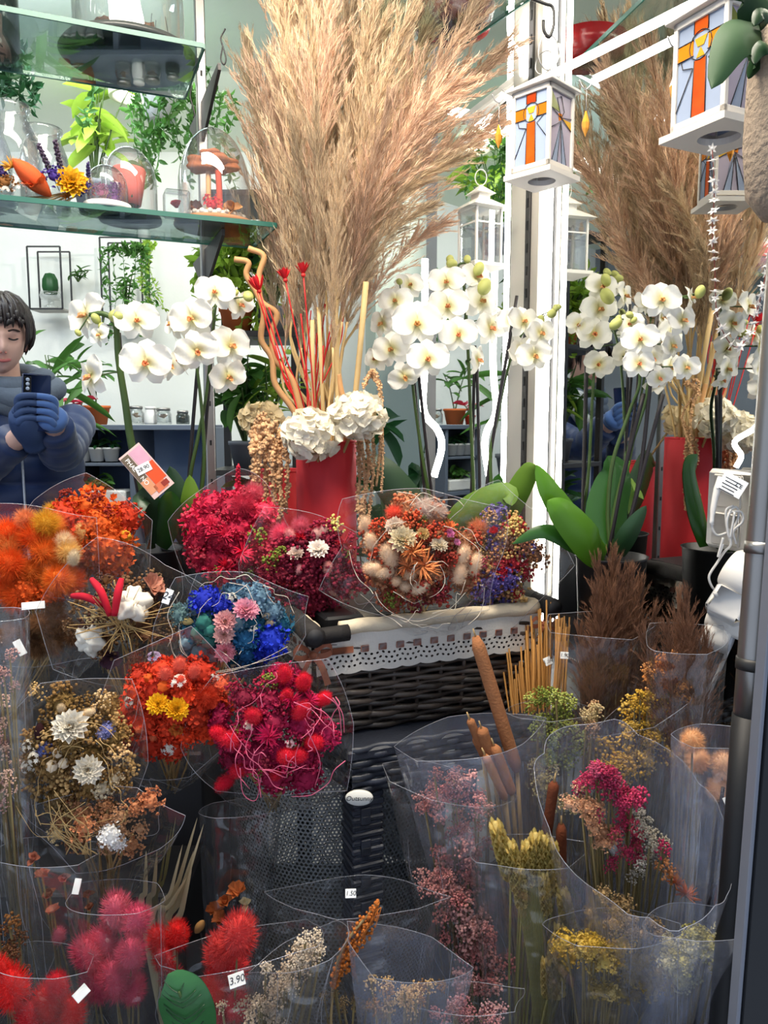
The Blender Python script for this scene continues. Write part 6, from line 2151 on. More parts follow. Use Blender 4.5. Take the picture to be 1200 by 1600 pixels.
def stained_lantern(lab, C, side, h, yaw):
    t = thing('stained_glass_lantern', lab, 'lantern', C - UP * h / 2)
    Xa = np.array([math.cos(yaw), math.sin(yaw), 0])
    Ya = np.array([-math.sin(yaw), math.cos(yaw), 0])
    s = side / 2
    post = .0065
    for i in (-1, 1):
        for j in (-1, 1):
            addb(MB(), bxw(C + Xa * i * (s - post / 2) + Ya * j * (s - post / 2), post, post, h, .0008, X=Xa, Y=Ya)).build('corner_post', LANT, t, False)
    # open base plate with a round candle cut-out
    n = 32
    a = np.linspace(0, 2 * PI, n, endpoint=False)
    sq = np.stack([np.clip(np.cos(a) * 1.6, -1, 1), np.clip(np.sin(a) * 1.6, -1, 1)], 1) * (s * 1.22)
    ci = np.stack([np.cos(a), np.sin(a)], 1) * s * .62
    mb = MB()
    for z0, z1 in ((-h / 2 - .004, -h / 2 - .012),):
        R = [sq, ci]
        V = np.array([[C + Xa * p[0] + Ya * p[1] + UP * z for p in r] for z in (z0, z1) for r in R]).reshape(-1, 3)
        k = np.arange(n)
        k2 = (k + 1) % n
        mb.add(V, np.stack([k, k2, n + k2, n + k], 1))
        for (p, q) in ((2, 3), (0, 2), (1, 3)):
            mb.F.append((np.stack([p * n + k, p * n + k2, q * n + k2, q * n + k], 1), 0))
    mb.build('base_plate', LANT, t, False)
    addb(MB(), bxw(C - UP * (h / 2 + .001), side * 1.02, side * 1.02, .006, .001, X=Xa, Y=Ya)).build('bottom_rail', LANT, t, False) if False else None
    for sgn, ax, ay in ((-1, Ya, Xa), (1, Ya, Xa), (-1, Xa, Ya), (1, Xa, Ya)):
        n_ = ax * sgn
        c0 = C + n_ * (s - .002)
        addb(MB(), bxw(c0 - UP * (h / 2 - .004), side, .004, .008, .0006, X=ay, Y=ax)).build('rail', LANT, t, False)
        addb(MB(), bxw(c0 + UP * (h / 2 - .004), side, .004, .008, .0006, X=ay, Y=ax)).build('rail', LANT, t, False)
    # roof: low pyramid plus eave
    addb(MB(), bxw(C + UP * (h / 2 + .003), side * 1.2, side * 1.2, .005, .001, X=Xa, Y=Ya)).build('eave', LANT, t, False)
    V = np.array([C + Xa * i * s * 1.1 + Ya * j * s * 1.1 + UP * (h / 2 + .006) for i, j in ((-1, -1), (1, -1), (1, 1), (-1, 1))] + [C + UP * (h / 2 + .032)])
    MB().multi(V, [(0, 1, 4), (1, 2, 4), (2, 3, 4), (3, 0, 4), (3, 2, 1, 0)]).build('roof', LANT, t, False)
    a = np.linspace(0, 2 * PI, 25)
    rc = C + UP * (h / 2 + .048)
    addb(MB(), tube(rc + np.outer(np.cos(a), Xa) * .017 + np.outer(np.sin(a), UP) * .017, .0009, 6)).build('ring', STEEL, t)
    pw, ph = side / 2 - .006, h / 2 - .007
    # cross motif on the -Y face and +Y face, flower motif on the X faces
    for n_, X_, motif in ((-Ya, Xa, 0), (Ya, -Xa, 0), (Xa, Ya, 1), (-Xa, -Ya, 1)):
        c0 = C + n_ * (s - .004)
        MB_ = flat([(-pw, -ph), (pw, -ph), (pw, ph), (-pw, ph)], c0, X_, UP, n_, .0012, 0)
        pane = MB_.build('pane', PANE_B if motif == 0 else PANE_L, t, False)
        cw = pw * .30
        if motif == 0:
            pieces = [([(-cw, -ph), (cw, -ph), (cw * .85, ph * .18), (-cw * .85, ph * .18)], PANE_R, 'red_glass'), ([(-cw, ph * .72), (cw, ph * .72), (cw, ph), (-cw, ph)], PANE_R, 'red_glass'),
                      ([(-pw, ph * .30), (-cw * 1.1, ph * .30), (-cw * 1.1, ph * .62), (-pw, ph * .62)], PANE_O, 'orange_glass'), ([(cw * 1.1, ph * .30), (pw, ph * .30), (pw, ph * .62), (cw * 1.1, ph * .62)], PANE_O, 'orange_glass'),
                      ([(-cw * .9, ph * .62), (cw * .9, ph * .62), (cw * .45, ph * .44), (-cw * .45, ph * .44)], PANE_Y, 'chalice_glass'), ([(-cw * .6, ph * .22), (cw * .6, ph * .22), (0, ph * .42)], PANE_Y, 'chalice_glass')]
            lines = [[(-cw, -ph), (-cw * .85, ph * .18)], [(cw, -ph), (cw * .85, ph * .18)], [(-pw, ph * .3), (-cw, ph * .3)], [(-pw, ph * .62), (-cw, ph * .62)], [(pw, ph * .3), (cw, ph * .3)], [(pw, ph * .62), (cw, ph * .62)],
                     [(-pw, -ph * .75), (-cw, ph * .05)], [(pw, -ph * .35), (cw * 1.2, ph * .12), (pw * .8, ph * .3)], [(-cw * 1.1, ph * .05), (-pw * .75, ph * .12), (-pw * .85, ph * .3)],
                     [(cw * 1.6 * math.cos(x), ph * .46 + cw * 1.6 * math.sin(x)) for x in np.linspace(0, 2 * PI, 17)], [(-cw, ph * .72), (-cw, ph), (cw, ph), (cw, ph * .72)]]
        else:
            pieces = [([(-pw, ph), (-pw * .4, ph * .7), (-pw * .1, ph * .45), (-pw, ph * .5)], PANE_G, 'green_glass'), ([(pw * .2, ph * .30), (pw, ph * .05), (pw, ph * .3)], PANE_Y, 'yellow_glass'), ([(-pw * .15, ph * .2), (pw * .2, ph * .3), (pw * .1, ph * .42), (-pw * .2, ph * .4)], PANE_O, 'orange_glass'),
                      ([(-pw * .8, -ph), (-pw * .3, -ph), (-pw * .02, ph * .2)], PANE_B, 'blue_glass'), ([(pw * .1, -ph), (pw * .6, -ph), (pw * .1, ph * .2)], PANE_B, 'blue_glass')]
            lines = [[(0, ph * .2), (-pw * .8, -ph)], [(0, ph * .2), (-pw * .3, -ph)], [(0, ph * .2), (pw * .15, -ph)], [(0, ph * .2), (pw * .6, -ph)], [(0, ph * .3), (-pw, ph * .5)], [(0, ph * .3), (-pw * .4, ph * .8), (0, ph * .9), (pw * .3, ph * .5), (0, ph * .3)], [(0, ph * .3), (pw, ph * .05)], [(0, ph * .3), (pw, ph * .4)], [(-pw, -ph * .1), (-pw * .5, ph * .05), (0, ph * .2)]]
        for poly, m, nm in pieces:
            flat(poly, c0, X_, UP, n_, .0010, .0009).build(nm, m, pane, False)
        c = MB()
        for ln_ in lines:
            pts = [c0 + X_ * p[0] + UP * p[1] + n_ * .0016 for p in ln_]
            addb(c, tube(np.array(pts), .0006, 5))
        c.build('lead_line', LEAD, pane)
    return t


stained_lantern('stained glass lantern with a red cross hanging in front of the column', W(848, 210, 1.30), .072, .122, -PI / 4)
stained_lantern('larger near stained glass lantern with a red cross behind the broad hanging leaf', W(1128, 115, .98), .080, .125, .46 - PI / 2)
Yh = 1.30
hook([W(855, 88, Yh), W(865, 60, Yh), W(864, 20, Yh), W(858, 2, Yh), W(820, -6, Yh)] if False else [W(825, -4, Yh), W(852, 6, Yh), W(864, 12, Yh), W(865, 40, Yh), W(858, 58, Yh), W(850, 48, Yh), W(849, 32, Yh)], .0026, 'large black ceiling hook above the first stained glass lantern')
a = np.linspace(0, 2 * PI, 25)
addb(c := MB(), tube(np.array([W(857 + 16 * math.cos(x), 82 + 28 * math.sin(x), 1.30) for x in a]), .0011, 6))
tag(c.build('wire_ring', STEEL), 'thin wire ring linking the black hook to the lantern', 'ring')
AMB = mat('amber_crystal', (226, 166, 60), rough=.05, var=.2, transl=.35, spec=.8)
for (px, py, Y, sz, lab) in ((915, 192, 1.27, 15, 'amber crystal drop right of the first stained glass lantern'), (1055, 135, 1.02, 20, 'amber crystal drop left of the near stained glass lantern'), (779, 212, 1.36, 14, 'amber crystal drop left of the first stained glass lantern')):
    t = thing('crystal_pendant', lab, 'pendant', W(px, py, Y))
    p = W(px, py, Y)
    prof = [(0, -1.35), (.34, -.55), (.42, .0), (.22, .6), (.08, 1.1), (0, 1.15)]
    addb(MB(), xf(lathe(prof, 7), None, p, S(sz, Y))).build('crystal', AMB, t, False)
    top = p + UP * S(sz * 1.15, Y)
    addb(MB(), tube(bez([top, top + UP * S(30, Y)], 4), .0007, 5)).build('wire', STEEL, t)
    q = top + UP * S(30, Y)
    addb(MB(), tube(bez([q, q + np.array([.006, 0, .006]), q + np.array([.010, 0, .016]), q + np.array([.004, 0, .022])], 12), .0011, 5)).build('hook', STEEL, t)
    addb(MB(), tube(bez([q, q + np.array([-.007, 0, .004]), q + np.array([-.012, 0, .014])], 12), .0011, 5)).build('hook', STEEL, t)

# white metal lantern by the narrow mirror
t = thing('white_lantern', 'small white metal lantern with ring handle hanging before the narrow mirror', 'lantern', W(750, 415, 1.66))
wl = W(750, 372, 1.66)
s_ = S(28, 1.66)
hh = S(40, 1.66)
yw = .5
Xa, Ya = np.array([math.cos(yw), math.sin(yw), 0]), np.array([-math.sin(yw), math.cos(yw), 0])
for i in (-1, 1):
    for j in (-1, 1):
        addb(MB(), bxw(wl + Xa * i * s_ * .8 + Ya * j * s_ * .8, .005, .005, hh * 2, .0006, X=Xa, Y=Ya)).build('corner_post', WHITE_M, t, False)
for sg, X_, Y_ in ((-1, Xa, Ya), (1, Xa, Ya), (-1, Ya, Xa), (1, Ya, Xa)):
    addb(MB(), bxw(wl + Y_ * sg * s_ * .8, s_ * 1.6, .0012, hh * 1.9, 0, X=X_, Y=Y_)).build('pane', GLASSC, t, False)
    for q in (-.5, .0, .5):
        addb(MB(), bxw(wl + Y_ * sg * s_ * .82 + UP * hh * .45 + X_ * s_ * q * .0, s_ * 1.6, .002, .003, 0, X=X_, Y=Y_)).build('cross_bar', WHITE_M, t, False) if q == 0 else None
addb(MB(), bxw(wl - UP * (hh + .004), s_ * 2.2, s_ * 2.2, .008, .001, X=Xa, Y=Ya)).build('base', WHITE_M, t, False)
V = np.array([wl + Xa * i * s_ * 1.2 + Ya * j * s_ * 1.2 + UP * hh for i, j in ((-1, -1), (1, -1), (1, 1), (-1, 1))] + [wl + Xa * i * s_ * .45 + Ya * j * s_ * .45 + UP * (hh + .020) for i, j in ((-1, -1), (1, -1), (1, 1), (-1, 1))])
MB().multi(V, [(0, 1, 5, 4), (1, 2, 6, 5), (2, 3, 7, 6), (3, 0, 4, 7), (4, 5, 6, 7), (3, 2, 1, 0)]).build('roof', WHITE_M, t, False)
addb(MB(), bxw(wl + UP * (hh + .026), s_ * .75, s_ * .75, .013, .001, X=Xa, Y=Ya)).build('vent_box', WHITE_M, t, False)
V = np.array([wl + Xa * i * s_ * .6 + Ya * j * s_ * .6 + UP * (hh + .032) for i, j in ((-1, -1), (1, -1), (1, 1), (-1, 1))] + [wl + UP * (hh + .052)])
MB().multi(V, [(0, 1, 4), (1, 2, 4), (2, 3, 4), (3, 0, 4), (3, 2, 1, 0)]).build('cap', WHITE_M, t, False)
addb(MB(), tube(wl + UP * (hh + .066) + np.outer(np.cos(a), np.array([1.0, 0, 0])) * .012 + np.outer(np.sin(a), UP) * .016, .0012, 6)).build('ring_handle', WHITE_M, t)

# white star bead string
t = thing('bead_string', 'string of small white star beads hooked below the near lantern', 'garland', W(1113, 235, .93))
Yb = .93
path = bez([W(x, y, Yb) for x, y in ((1113, 232), (1116, 300), (1113, 360), (1117, 420), (1119, 480), (1128, 515), (1148, 542), (1168, 528), (1182, 490), (1192, 450), (1200, 410), (1207, 370))], 120)
addb(MB(), tube(path[::2], .0006, 5)).build('wire', mat('red_wire', (120, 50, 40), rough=.5), t)
stm = MB()
for k in range(6):
    addb(stm, xf(petal(1.0, .42, .2, .1, .45, 3, 3, .5), rotz(k * PI / 3)))
addb(stm, xf(ICO0, None, (0, 0, 0), .3))
STARM = stm.mesh('star_bead', mat('bead_white', (236, 232, 226), rough=.3, var=.05, transl=.3))
seg = np.linalg.norm(np.diff(path, axis=0), axis=1)
cum = np.concatenate([[0], np.cumsum(seg)])
for dlen in np.arange(.004, cum[-1], .0112):
    i = int(np.searchsorted(cum, dlen)) - 1
    i = max(0, min(len(path) - 2, i))
    link('star_bead', STARM, t, loc=path[i], rot=frames(norm(path[i + 1] - path[i] + rng.normal(0, .006, 3))[None], rng.uniform(0, 6, 1))[0], scale=rng.uniform(.0055, .0085))

# knitted hanging planter with broad leaves at the top right
t = thing('hanging_planter', 'beige knitted hanging planter with broad green leaves at the top edge', 'planter', W(1232, 290, .80))
pc = W(1236, 190, .80)
prof = [(0, -.098), (.022, -.092), (.038, -.070), (.043, -.02), (.042, .04), (.040, .08), (.036, .085), (.034, .07), (0, .06)]
addb(MB(), xf(lathe(prof, 32), None, pc)).build('knitted_pot', mat('knit_beige', (150, 134, 116), rough=.95, var=.3, nscale=140, bump=1.0, bscale=160), t)
LB = mat('hanging_leaf', (44, 78, 42), rough=.6, var=.2, nscale=9, transl=.2, spec=.4)
for pl, wpx, m in (([(1205, 95, .80), (1185, 60, .78), (1150, 60, .76), (1112, 138, .74)], 78, LB), ([(1205, 95, .80), (1195, 30, .80), (1165, -20, .79), (1130, -10, .78)], 70, LB), ([(1208, 100, .80), (1190, 90, .79), (1178, 105, .785), (1170, 122, .78)], 22, LEAFD), ([(1210, 90, .80), (1200, 70, .77), (1185, 80, .765), (1178, 100, .76)], 26, LEAFD), ([(1210, 90, .80), (1205, 40, .79), (1190, 20, .785), (1178, 40, .78)], 30, LEAFD)):
    orchid_leaf([W(*p) for p in pl], S(wpx, pl[1][2]), m, t)

# glass shelf with red bowl at the top
e0, e1 = W(757, 44, 1.62), W(835, -6, 1.50)
zt = e0[2]
e1 = np.array([e1[0], e1[1], zt])
d = norm(e1 - e0)
pr = np.array([-d[1], d[0], 0])
pr = pr if pr[0] < 0 else -pr
t = thing('glass_shelf', 'high green edged glass shelf above the pampas near the column', 'shelf', e0)
addb(MB(), bxw((e0 + e1) / 2 + pr * .12 + d * .05, np.linalg.norm(e1 - e0) + .25, .24, .006, 0, X=d, Y=-np.cross(d, UP))).build('pane', SHELFGLASS, t, False)
addb(MB(), bxw((e0 + e1) / 2 + d * .05 - pr * .0015, np.linalg.norm(e1 - e0) + .25, .003, .009, 0, X=d, Y=-np.cross(d, UP))).build('polished_edge', SHELFEDGE, t, False)
bc2 = W(708, -22, 1.66)
bc2[2] = zt + .004
addb(c := MB(), xf(lathe([(0, 0), (.05, 0), (.075, .012), (.085, .05), (.082, .05), (.07, .016), (0, .006)], 40), None, bc2))
tag(c.build('red_bowl', mat('red_glaze', (110, 16, 20), rough=.25, var=.15)), 'dark red bowl on the high glass shelf at the top', 'bowl')

# sockets, plugs and transformers at the mirror's near edge
PLW = mat('white_plastic', (224, 220, 212), rough=.35, var=.04)
PLG = mat('grey_cable', (196, 194, 190), rough=.45, var=.06)
sc0 = W(1140, 797, 1.13)
t = thing('wall_socket', 'white double wall socket on the mirror with a hanging cable tag', 'socket', sc0)
tt_ = -.60
sp = MP(tt_, W(1140, 797, 1.12)[2], .012)
sock_p = W(1142, 797, 1.118)
SX, SN = V_AX, -U_AX
addb(MB(), bxw(sock_p + U_AX * .004, .020, .088, .118, .006, X=U_AX, Y=V_AX)).build('plate', PLW, t)
for dz in (-.028, .028):
    addb(MB(), bxw(sock_p - U_AX * .008 + UP * dz, .006, .052, .048, .002, X=U_AX, Y=V_AX)).build('insert', mat('socket_insert', (206, 200, 190), rough=.4, var=.05), t)
tg = thing('cable_tag', 'white printed tag hanging on the socket cable', 'tag', W(1143, 760, 1.05))
tc0 = W(1144, 758, 1.06)
nn = norm(np.array([-.3, -1, .2]))
tx = norm(np.cross(UP, nn))
tR = np.stack([tx, np.cross(nn, tx), nn], 1) @ rotz(-.5)
addb(MB(), xf(cbox(.034, .026, .0006, .0002), tR, tc0)).build('paper', PAPER, tg, False)
for k in range(5):
    addb(MB(), xf(cbox(.022 - .004 * (k % 2), .0012, .0002), tR, tc0 + tR @ np.array([-.002, .006 - .0045 * k, .0006]))).build('print_line', INK, tg, False)
text('CE', .008, tc0 + tR @ np.array([.008, .003, .0006]), tR, INK, tg)
t = thing('cable_bundle', 'white cable bundle looping from the socket to the transformer', 'cable', W(1140, 820, 1.06))
Yc = 1.07
for k, pl in enumerate(([(1122, 765), (1116, 800), (1112, 820), (1120, 836), (1140, 830), (1148, 820)], [(1138, 800), (1150, 792), (1154, 806), (1146, 826), (1140, 846), (1134, 800), (1146, 790)], [(1140, 800), (1158, 800), (1160, 815), (1146, 830), (1150, 850)], [(1138, 826), (1142, 850), (1132, 862), (1120, 880), (1108, 900), (1112, 916), (1120, 925)], [(1130, 840), (1122, 870), (1130, 850)], [(1142, 796), (1136, 815), (1140, 840), (1148, 800)])):
    addb(MB(), tube(bez([W(x, y, Yc - .003 * k) for x, y in pl], 30), .0017, 6)).build('cable', PLG, t)
addb(MB(), tube(bez([W(1127, 745, 1.07), W(1118, 775, 1.07), W(1113, 805, 1.07), W(1112, 820, 1.07)], 8), np.array([.0045, .005, .005, .0045, .004, .004, .003, .003, .003])[:len(bez([W(1127, 745, 1.07), W(1118, 775, 1.07), W(1113, 805, 1.07), W(1112, 820, 1.07)], 8))], 10)).build('plug', PLW, t)
t = thing('round_transformer', 'round white plug transformer under the cable bundle', 'transformer', W(1150, 890, 1.05))
d = norm(np.array([.55, -.5, -.35]))
p0 = W(1138, 885, 1.07)
addb(MB(), xf(lathe([(0, 0), (.026, 0), (.030, .004), (.030, .040), (.026, .046), (0, .046)], 36), frame1(d), p0)).build('body', PLW, t)
addb(MB(), xf(lathe([(0, .046), (.020, .046), (.018, .049), (0, .049)], 30), frame1(d), p0)).build('cap', mat('socket_insert', (206, 200, 190)), t)
t = thing('square_transformer', 'square white plug transformer below the round one', 'transformer', W(1140, 960, 1.05))
n3 = norm(np.array([-.35, -.8, .45]))
x3 = norm(np.cross(UP, n3))
R3 = np.stack([x3, np.cross(n3, x3), n3], 1) @ rotz(-.45)
addb(MB(), xf(cbox(.050, .044, .034, .006), R3, W(1138, 945, 1.05))).build('body', PLW, t)
addb(MB(), xf(cbox(.040, .034, .012, .005), R3, W(1148, 975, 1.05) - n3 * .004)).build('skirt', PLW, t)
addb(MB(), tube(bez([W(1116, 925, 1.04), W(1120, 932, 1.04)], 3), .003, 8)).build('strain_relief', PLG, t)
t = thing('round_adapter', 'pair of round white plug adapters at the bottom of the cables', 'adapter', W(1118, 1000, 1.05))
for (px, py, r) in ((1112, 970, .017), (1108, 995, .021)):
    d = norm(np.array([.75, -.55, -.2]))
    p0 = W(px - 6, py - 8, 1.08)
    addb(MB(), xf(lathe([(0, 0), (r * .85, 0), (r, .004), (r, .032), (r * .9, .036), (0, .036)], 30), frame1(d), p0)).build('body', PLW, t)
    addb(MB(), xf(lathe([(0, .036), (r * .72, .036), (r * .70, .038), (0, .038)], 30), frame1(d), p0)).build('face', mat('adapter_face', (196, 198, 202), rough=.4, var=.05), t)
addb(MB(), tube(bez([W(1140, 1010, 1.06), W(1125, 1045, 1.06), W(1110, 1080, 1.07), W(1105, 1120, 1.08)], 16), .0028, 7)).build('cable', PLG, t)

# ================================================================== glassware on the lower shelf
ZS = shelf_z1 + .0045


def on_shelf(px, back, z=ZS):
    """Point on the lower shelf below pixel column px, 'back' metres behind its front edge."""
    r = np.array([SH_B[0], SH_B[1], 0.0]) + V2 * back
    k = (px - 600.0) / FPX
    # r - U2*s with x = k*y
    s = (r[0] - k * r[1]) / (U2[0] - k * U2[1])
    p = r - U2 * s
    return np.array([p[0], p[1], z])


def glass(name, lab, prof, p, cat='jar', n=40):
    t = thing(name, lab, cat, p)
    addb(MB(), xf(lathe(prof, n), None, p)).build('glass', GLASSC, t)
    return t


def bottle_prof(r, h, neck):
    return [(0, .003), (r * .9, .003), (r, .010), (r, h * .60), (r * .93, h * .70), (neck, h * .86), (neck, h * .93), (neck * 1.12, h * .95), (neck * 1.12, h), (neck * .95, h), (neck * .9, h * .88), (r * .88, h * .69), (r * .95, h * .58), (r * .95, .016), (0, .010)]


glass('glass_bottle', 'tall clear milk bottle in the middle of the three jars', bottle_prof(.048, .175, .030), on_shelf(45, .09))
glass('glass_bottle', 'clear ribbed jar right of the tall milk bottle', bottle_prof(.042, .150, .030), on_shelf(92, .11))
glass('glass_bottle', 'clear jar cut by the left edge of the photo', bottle_prof(.046, .155, .034), on_shelf(2, .12))
t = thing('dried_posy', 'dried posy with a yellow strawflower and orange physalis before the bottles', 'dried flowers', on_shelf(60, .02))
for (kind, col, px, py, sz, d) in (('strawy', (230, 180, 36), 112, 287, 26, (.4, -.3)), ('pod', (214, 92, 44), 50, 278, 36, (-.6, -.7)), ('bell', (206, 90, 40), 58, 292, 22, (0, -1)), ('stat', (70, 50, 130), 85, 275, 18, (0, -1)), ('stat', (60, 46, 120), 130, 295, 14, (0, -1)), ('lav', (80, 70, 90), 70, 248, 22, (-.2, -1)), ('lav', (90, 76, 96), 90, 240, 20, (.1, -1)), ('burst', (206, 150, 60), 18, 262, 20, (0, -1)), ('stat', (150, 100, 50), 5, 285, 20, (0, -1)), ('starlet', (214, 206, 196), 30, 296, 14, (0, -1)), ('starlet', (214, 206, 196), 8, 300, 12, (0, -1)), ('stat', (66, 50, 110), 2, 270, 12, (0, -1)), ('burst', (180, 110, 40), 105, 308, 12, (0, -1)), ('lav', (70, 60, 110), 138, 270, 16, (.3, -1))):
    q = on_shelf(px, .025)
    p = W(px, py, q[1])
    head(kind, col, p, S(sz, q[1]), norm(np.array([d[0], -.8, -d[1]])), t)
c = MB()
for k in range(9):
    q = on_shelf(20 + 12 * k, .03)
    addb(c, tube(np.array([q + UP * .004, q + UP * .004 + U2 * .05 + UP * .004 * k]), .0016, 5))
c.build('stems', STRAW, t, kind='stuff')


def dome_prof(r, h, straight):
    a = np.linspace(0, PI / 2, 10)
    return [(r, .0), (r, straight)] + [(r * math.cos(x), straight + (h - straight) * math.sin(x)) for x in a[1:]]


def cloche(lab, p, r, h, straight, basecol, knob=False):
    t = thing('glass_dome', lab, 'glass dome', p)
    addb(MB(), xf(lathe([(0, 0), (r * 1.12, 0), (r * 1.15, .004), (r * 1.12, .010), (0, .010)], 40), None, p)).build('base', basecol, t)
    addb(MB(), xf(lathe(dome_prof(r, h - .010, straight), 44), None, p + UP * .010)).build('dome', GLASSC, t)
    if knob:
        addb(MB(), xf(ICO2, None, p + UP * (h + .006), .008)).build('knob', GLASSC, t)
    return t


WOODD = mat('dark_wood', (48, 34, 26), rough=.5, var=.3, nscale=12)
p = on_shelf(218, .10)
t = cloche('medium glass dome over a pink candle shaped bloom', p, .050, .135, .055, WOODD)
addb(MB(), xf(lathe([(0, 0), (.020, 0), (.026, .03), (.031, .062), (.029, .066), (.012, .060), (0, .058)], 24), None, p + UP * .03)).build('pink_bloom', mat('pink_bloom', (214, 104, 92), rough=.7, var=.2, nscale=30), t)
addb(MB(), tube(np.array([p + UP * .01, p + UP * .04]), .003, 6)).build('stem', STEMD, t)
c = MB()
for k in range(5):
    addb(c, xf(petal(.035, .012, .2, .6, .5, 3, 5, .4), rotz(k * 1.3) @ roty(-.4), p + UP * .012))
c.build('leaves', LEAFD, t)
p = on_shelf(184, .035)
t = cloche('small glass cloche with knob over purple dried flowers', p, .036, .078, .030, WHITE_M, True)
for k in range(7):
    head('stat', [(120, 70, 130), (190, 150, 140), (160, 90, 120)][k % 3], p + np.array([.015 * math.cos(k * 2.1), .015 * math.sin(k * 2.1), .022 + .006 * (k % 4)]), .014, (0, -.5, 1), t)
p = on_shelf(288, .03)
t = thing('rose_cube', 'clear acrylic cube with a dark red rose', 'ornament', p)
addb(MB(), bxw(p + UP * .022, .044, .044, .044, .003, X=U2, Y=V2)).build('cube', GLASSC, t, False)
head('rose', (150, 16, 40), p + UP * .016, .016, (0, -.6, .8), t)
p = on_shelf(345, .085)
t = cloche('large egg shaped glass dome over cork mushrooms and pebbles', p, .068, .185, .060, mat('cork', (150, 110, 80), rough=.9, var=.3))
MUSH = mat('mushroom', (150, 86, 52), rough=.9, var=.35, nscale=40, bump=.5, bscale=90)
for (dx, dz, s) in ((-.022, .118, .030), (.008, .122, .034), (-.002, .136, .022), (.030, .112, .018)):
    v = ICO2[0] * np.array([1, .8, .5]) * (1 + .12 * np.sin(ICO2[0] * 6 + dx * 90).sum(1)[:, None])
    addb(MB(), xf((v, ICO2[1]), None, p + np.array([dx, 0, dz]), s)).build('cork_mushroom', MUSH, t)
addb(MB(), tube(bez([p + np.array([.012, -.01, .012]), p + np.array([.012, -.01, .07]), p + np.array([.010, -.01, .115])], 10), .006, 8)).build('red_twig', mat('red_twig', (170, 62, 34), rough=.8, var=.3, nscale=60, bump=.6), t)
addb(MB(), tube(bez([p + np.array([-.012, 0, .012]), p + np.array([-.010, 0, .115])], 6), .005, 8)).build('pale_twig', TWIG, t)
head('stat', (226, 60, 70), p + np.array([.004, -.045, .032]), .020, (0, -1, .4), t)
head('bell', (196, 140, 90), p + np.array([.040, -.035, .025]), .022, (0, -1, .4), t)
head('bell', (130, 70, 40), p + np.array([-.03, -.02, .03]), .018, (0, -1, .4), t)
PEB = mat('pebble', (206, 200, 190), rough=.5, var=.2)
for k in range(46):
    a_ = k * 2 * PI / 46
    addb(MB(), xf(ICO1, None, p + np.array([.057 * math.cos(a_), .057 * math.sin(a_), .015 + .003 * (k % 2)]), .0058)).build('pebble', PEB, t)

# upper shelf: dark bottle and big dark based domes
ZU = shelf_z2 + .0045
up_r = W(318, 72, 1.46)


def on_upper(px, back):
    r = np.array([up_r[0], up_r[1], 0.0]) + V2 * back
    k = (px - 600.0) / FPX
    s = (r[0] - k * r[1]) / (U2[0] - k * U2[1])
    p = r - U2 * s
    return np.array([p[0], p[1], ZU])


DKG = film('smoked_glass', tint=(.45, .48, .46), haze=.06, gloss=.5, rough=.05, hazecol=(.3, .33, .32), bump=.05)
p = on_upper(26, .19)
t = thing('dark_bottle', 'dark green bottle on the upper glass shelf', 'bottle', p)
addb(MB(), xf(lathe([(0, 0), (.040, 0), (.045, .005), (.045, .13), (.02, .18), (.02, .24), (0, .24)], 32), None, p)).build('glass', mat('dark_bottle_glass', (18, 30, 28), rough=.1, var=.2, spec=.6), t)
p = on_upper(226, .12)
t = thing('glass_dome', 'large glass dome with dark round base on the upper shelf', 'glass dome', p)
addb(MB(), xf(lathe([(0, 0), (.118, 0), (.126, .005), (.120, .014), (.09, .020), (0, .014)], 48), None, p)).build('base', mat('smoky_base', (64, 68, 66), rough=.3, var=.4, nscale=14), t)
addb(MB(), xf(lathe(dome_prof(.10, .20, .08), 44), None, p + UP * .014)).build('dome', GLASSC, t)
for k in range(5):
    head('bell', (120, 86, 60), p + np.array([.04 * math.cos(k * 1.3), .04 * math.sin(k * 1.3), .04]), .028, (0, -.5, 1), t)

# ================================================================== shop behind: plants, shelf, person
LEAF_MESH = {}


def leaf_mesh(m, L, Wd, curl=.25):
    k = (m.name, round(L, 3), round(Wd, 3), curl)
    if k not in LEAF_MESH:
        LEAF_MESH[k] = addb(MB(), petal(L, Wd, .25, -curl, .45, 5, 7, .15)).mesh('leaf', m)
    return LEAF_MESH[k]


def potted(name, lab, base, n, L, Wd, m, h, spread, potm=None, potr=.06, poth=.1, cat='plant', curl=.3, seed=0, stems=None):
    """Plant whose leaves are parts; base is the pot's foot."""
    g = np.random.default_rng(seed)
    base = np.asarray(base, float)
    t = thing(name, lab, cat, base)
    top = base + UP * poth
    if potm:
        addb(MB(), xf(lathe([(0, 0), (potr * .75, 0), (potr, poth * .85), (potr * 1.08, poth * .86), (potr * 1.08, poth), (potr * .9, poth), (potr * .85, poth * .85), (0, poth * .8)], 28), None, base)).build('pot', potm, t)
    me = leaf_mesh(m, L, Wd, curl)
    ns = stems or max(2, n // 7)
    tips = []
    for k in range(ns):
        a = g.uniform(0, 2 * PI)
        e = top + np.array([math.cos(a) * spread * g.uniform(.2, .9), math.sin(a) * spread * g.uniform(.2, .9), h * g.uniform(.55, 1.0)])
        P = bez([top - UP * poth * .2, top + (e - top) * .5 + UP * h * .1, e], 12)
        addb(MB(), tube(P, np.linspace(.004, .0018, len(P)), 5)).build('stem', STEMG, t)
        tips.append(P)
    for k in range(n):
        P = tips[k % ns]
        q = P[int(len(P) * g.uniform(.35, .999))]
        a = g.uniform(0, 2 * PI)
        d = norm(np.array([math.cos(a), math.sin(a), g.uniform(-.2, .7)]))
        R = frame1(norm(np.cross(d, np.cross(UP, d)) + g.normal(0, .3, 3)), d)
        link('leaf', me, t, loc=q, rot=R, scale=g.uniform(.75, 1.2))
    return t


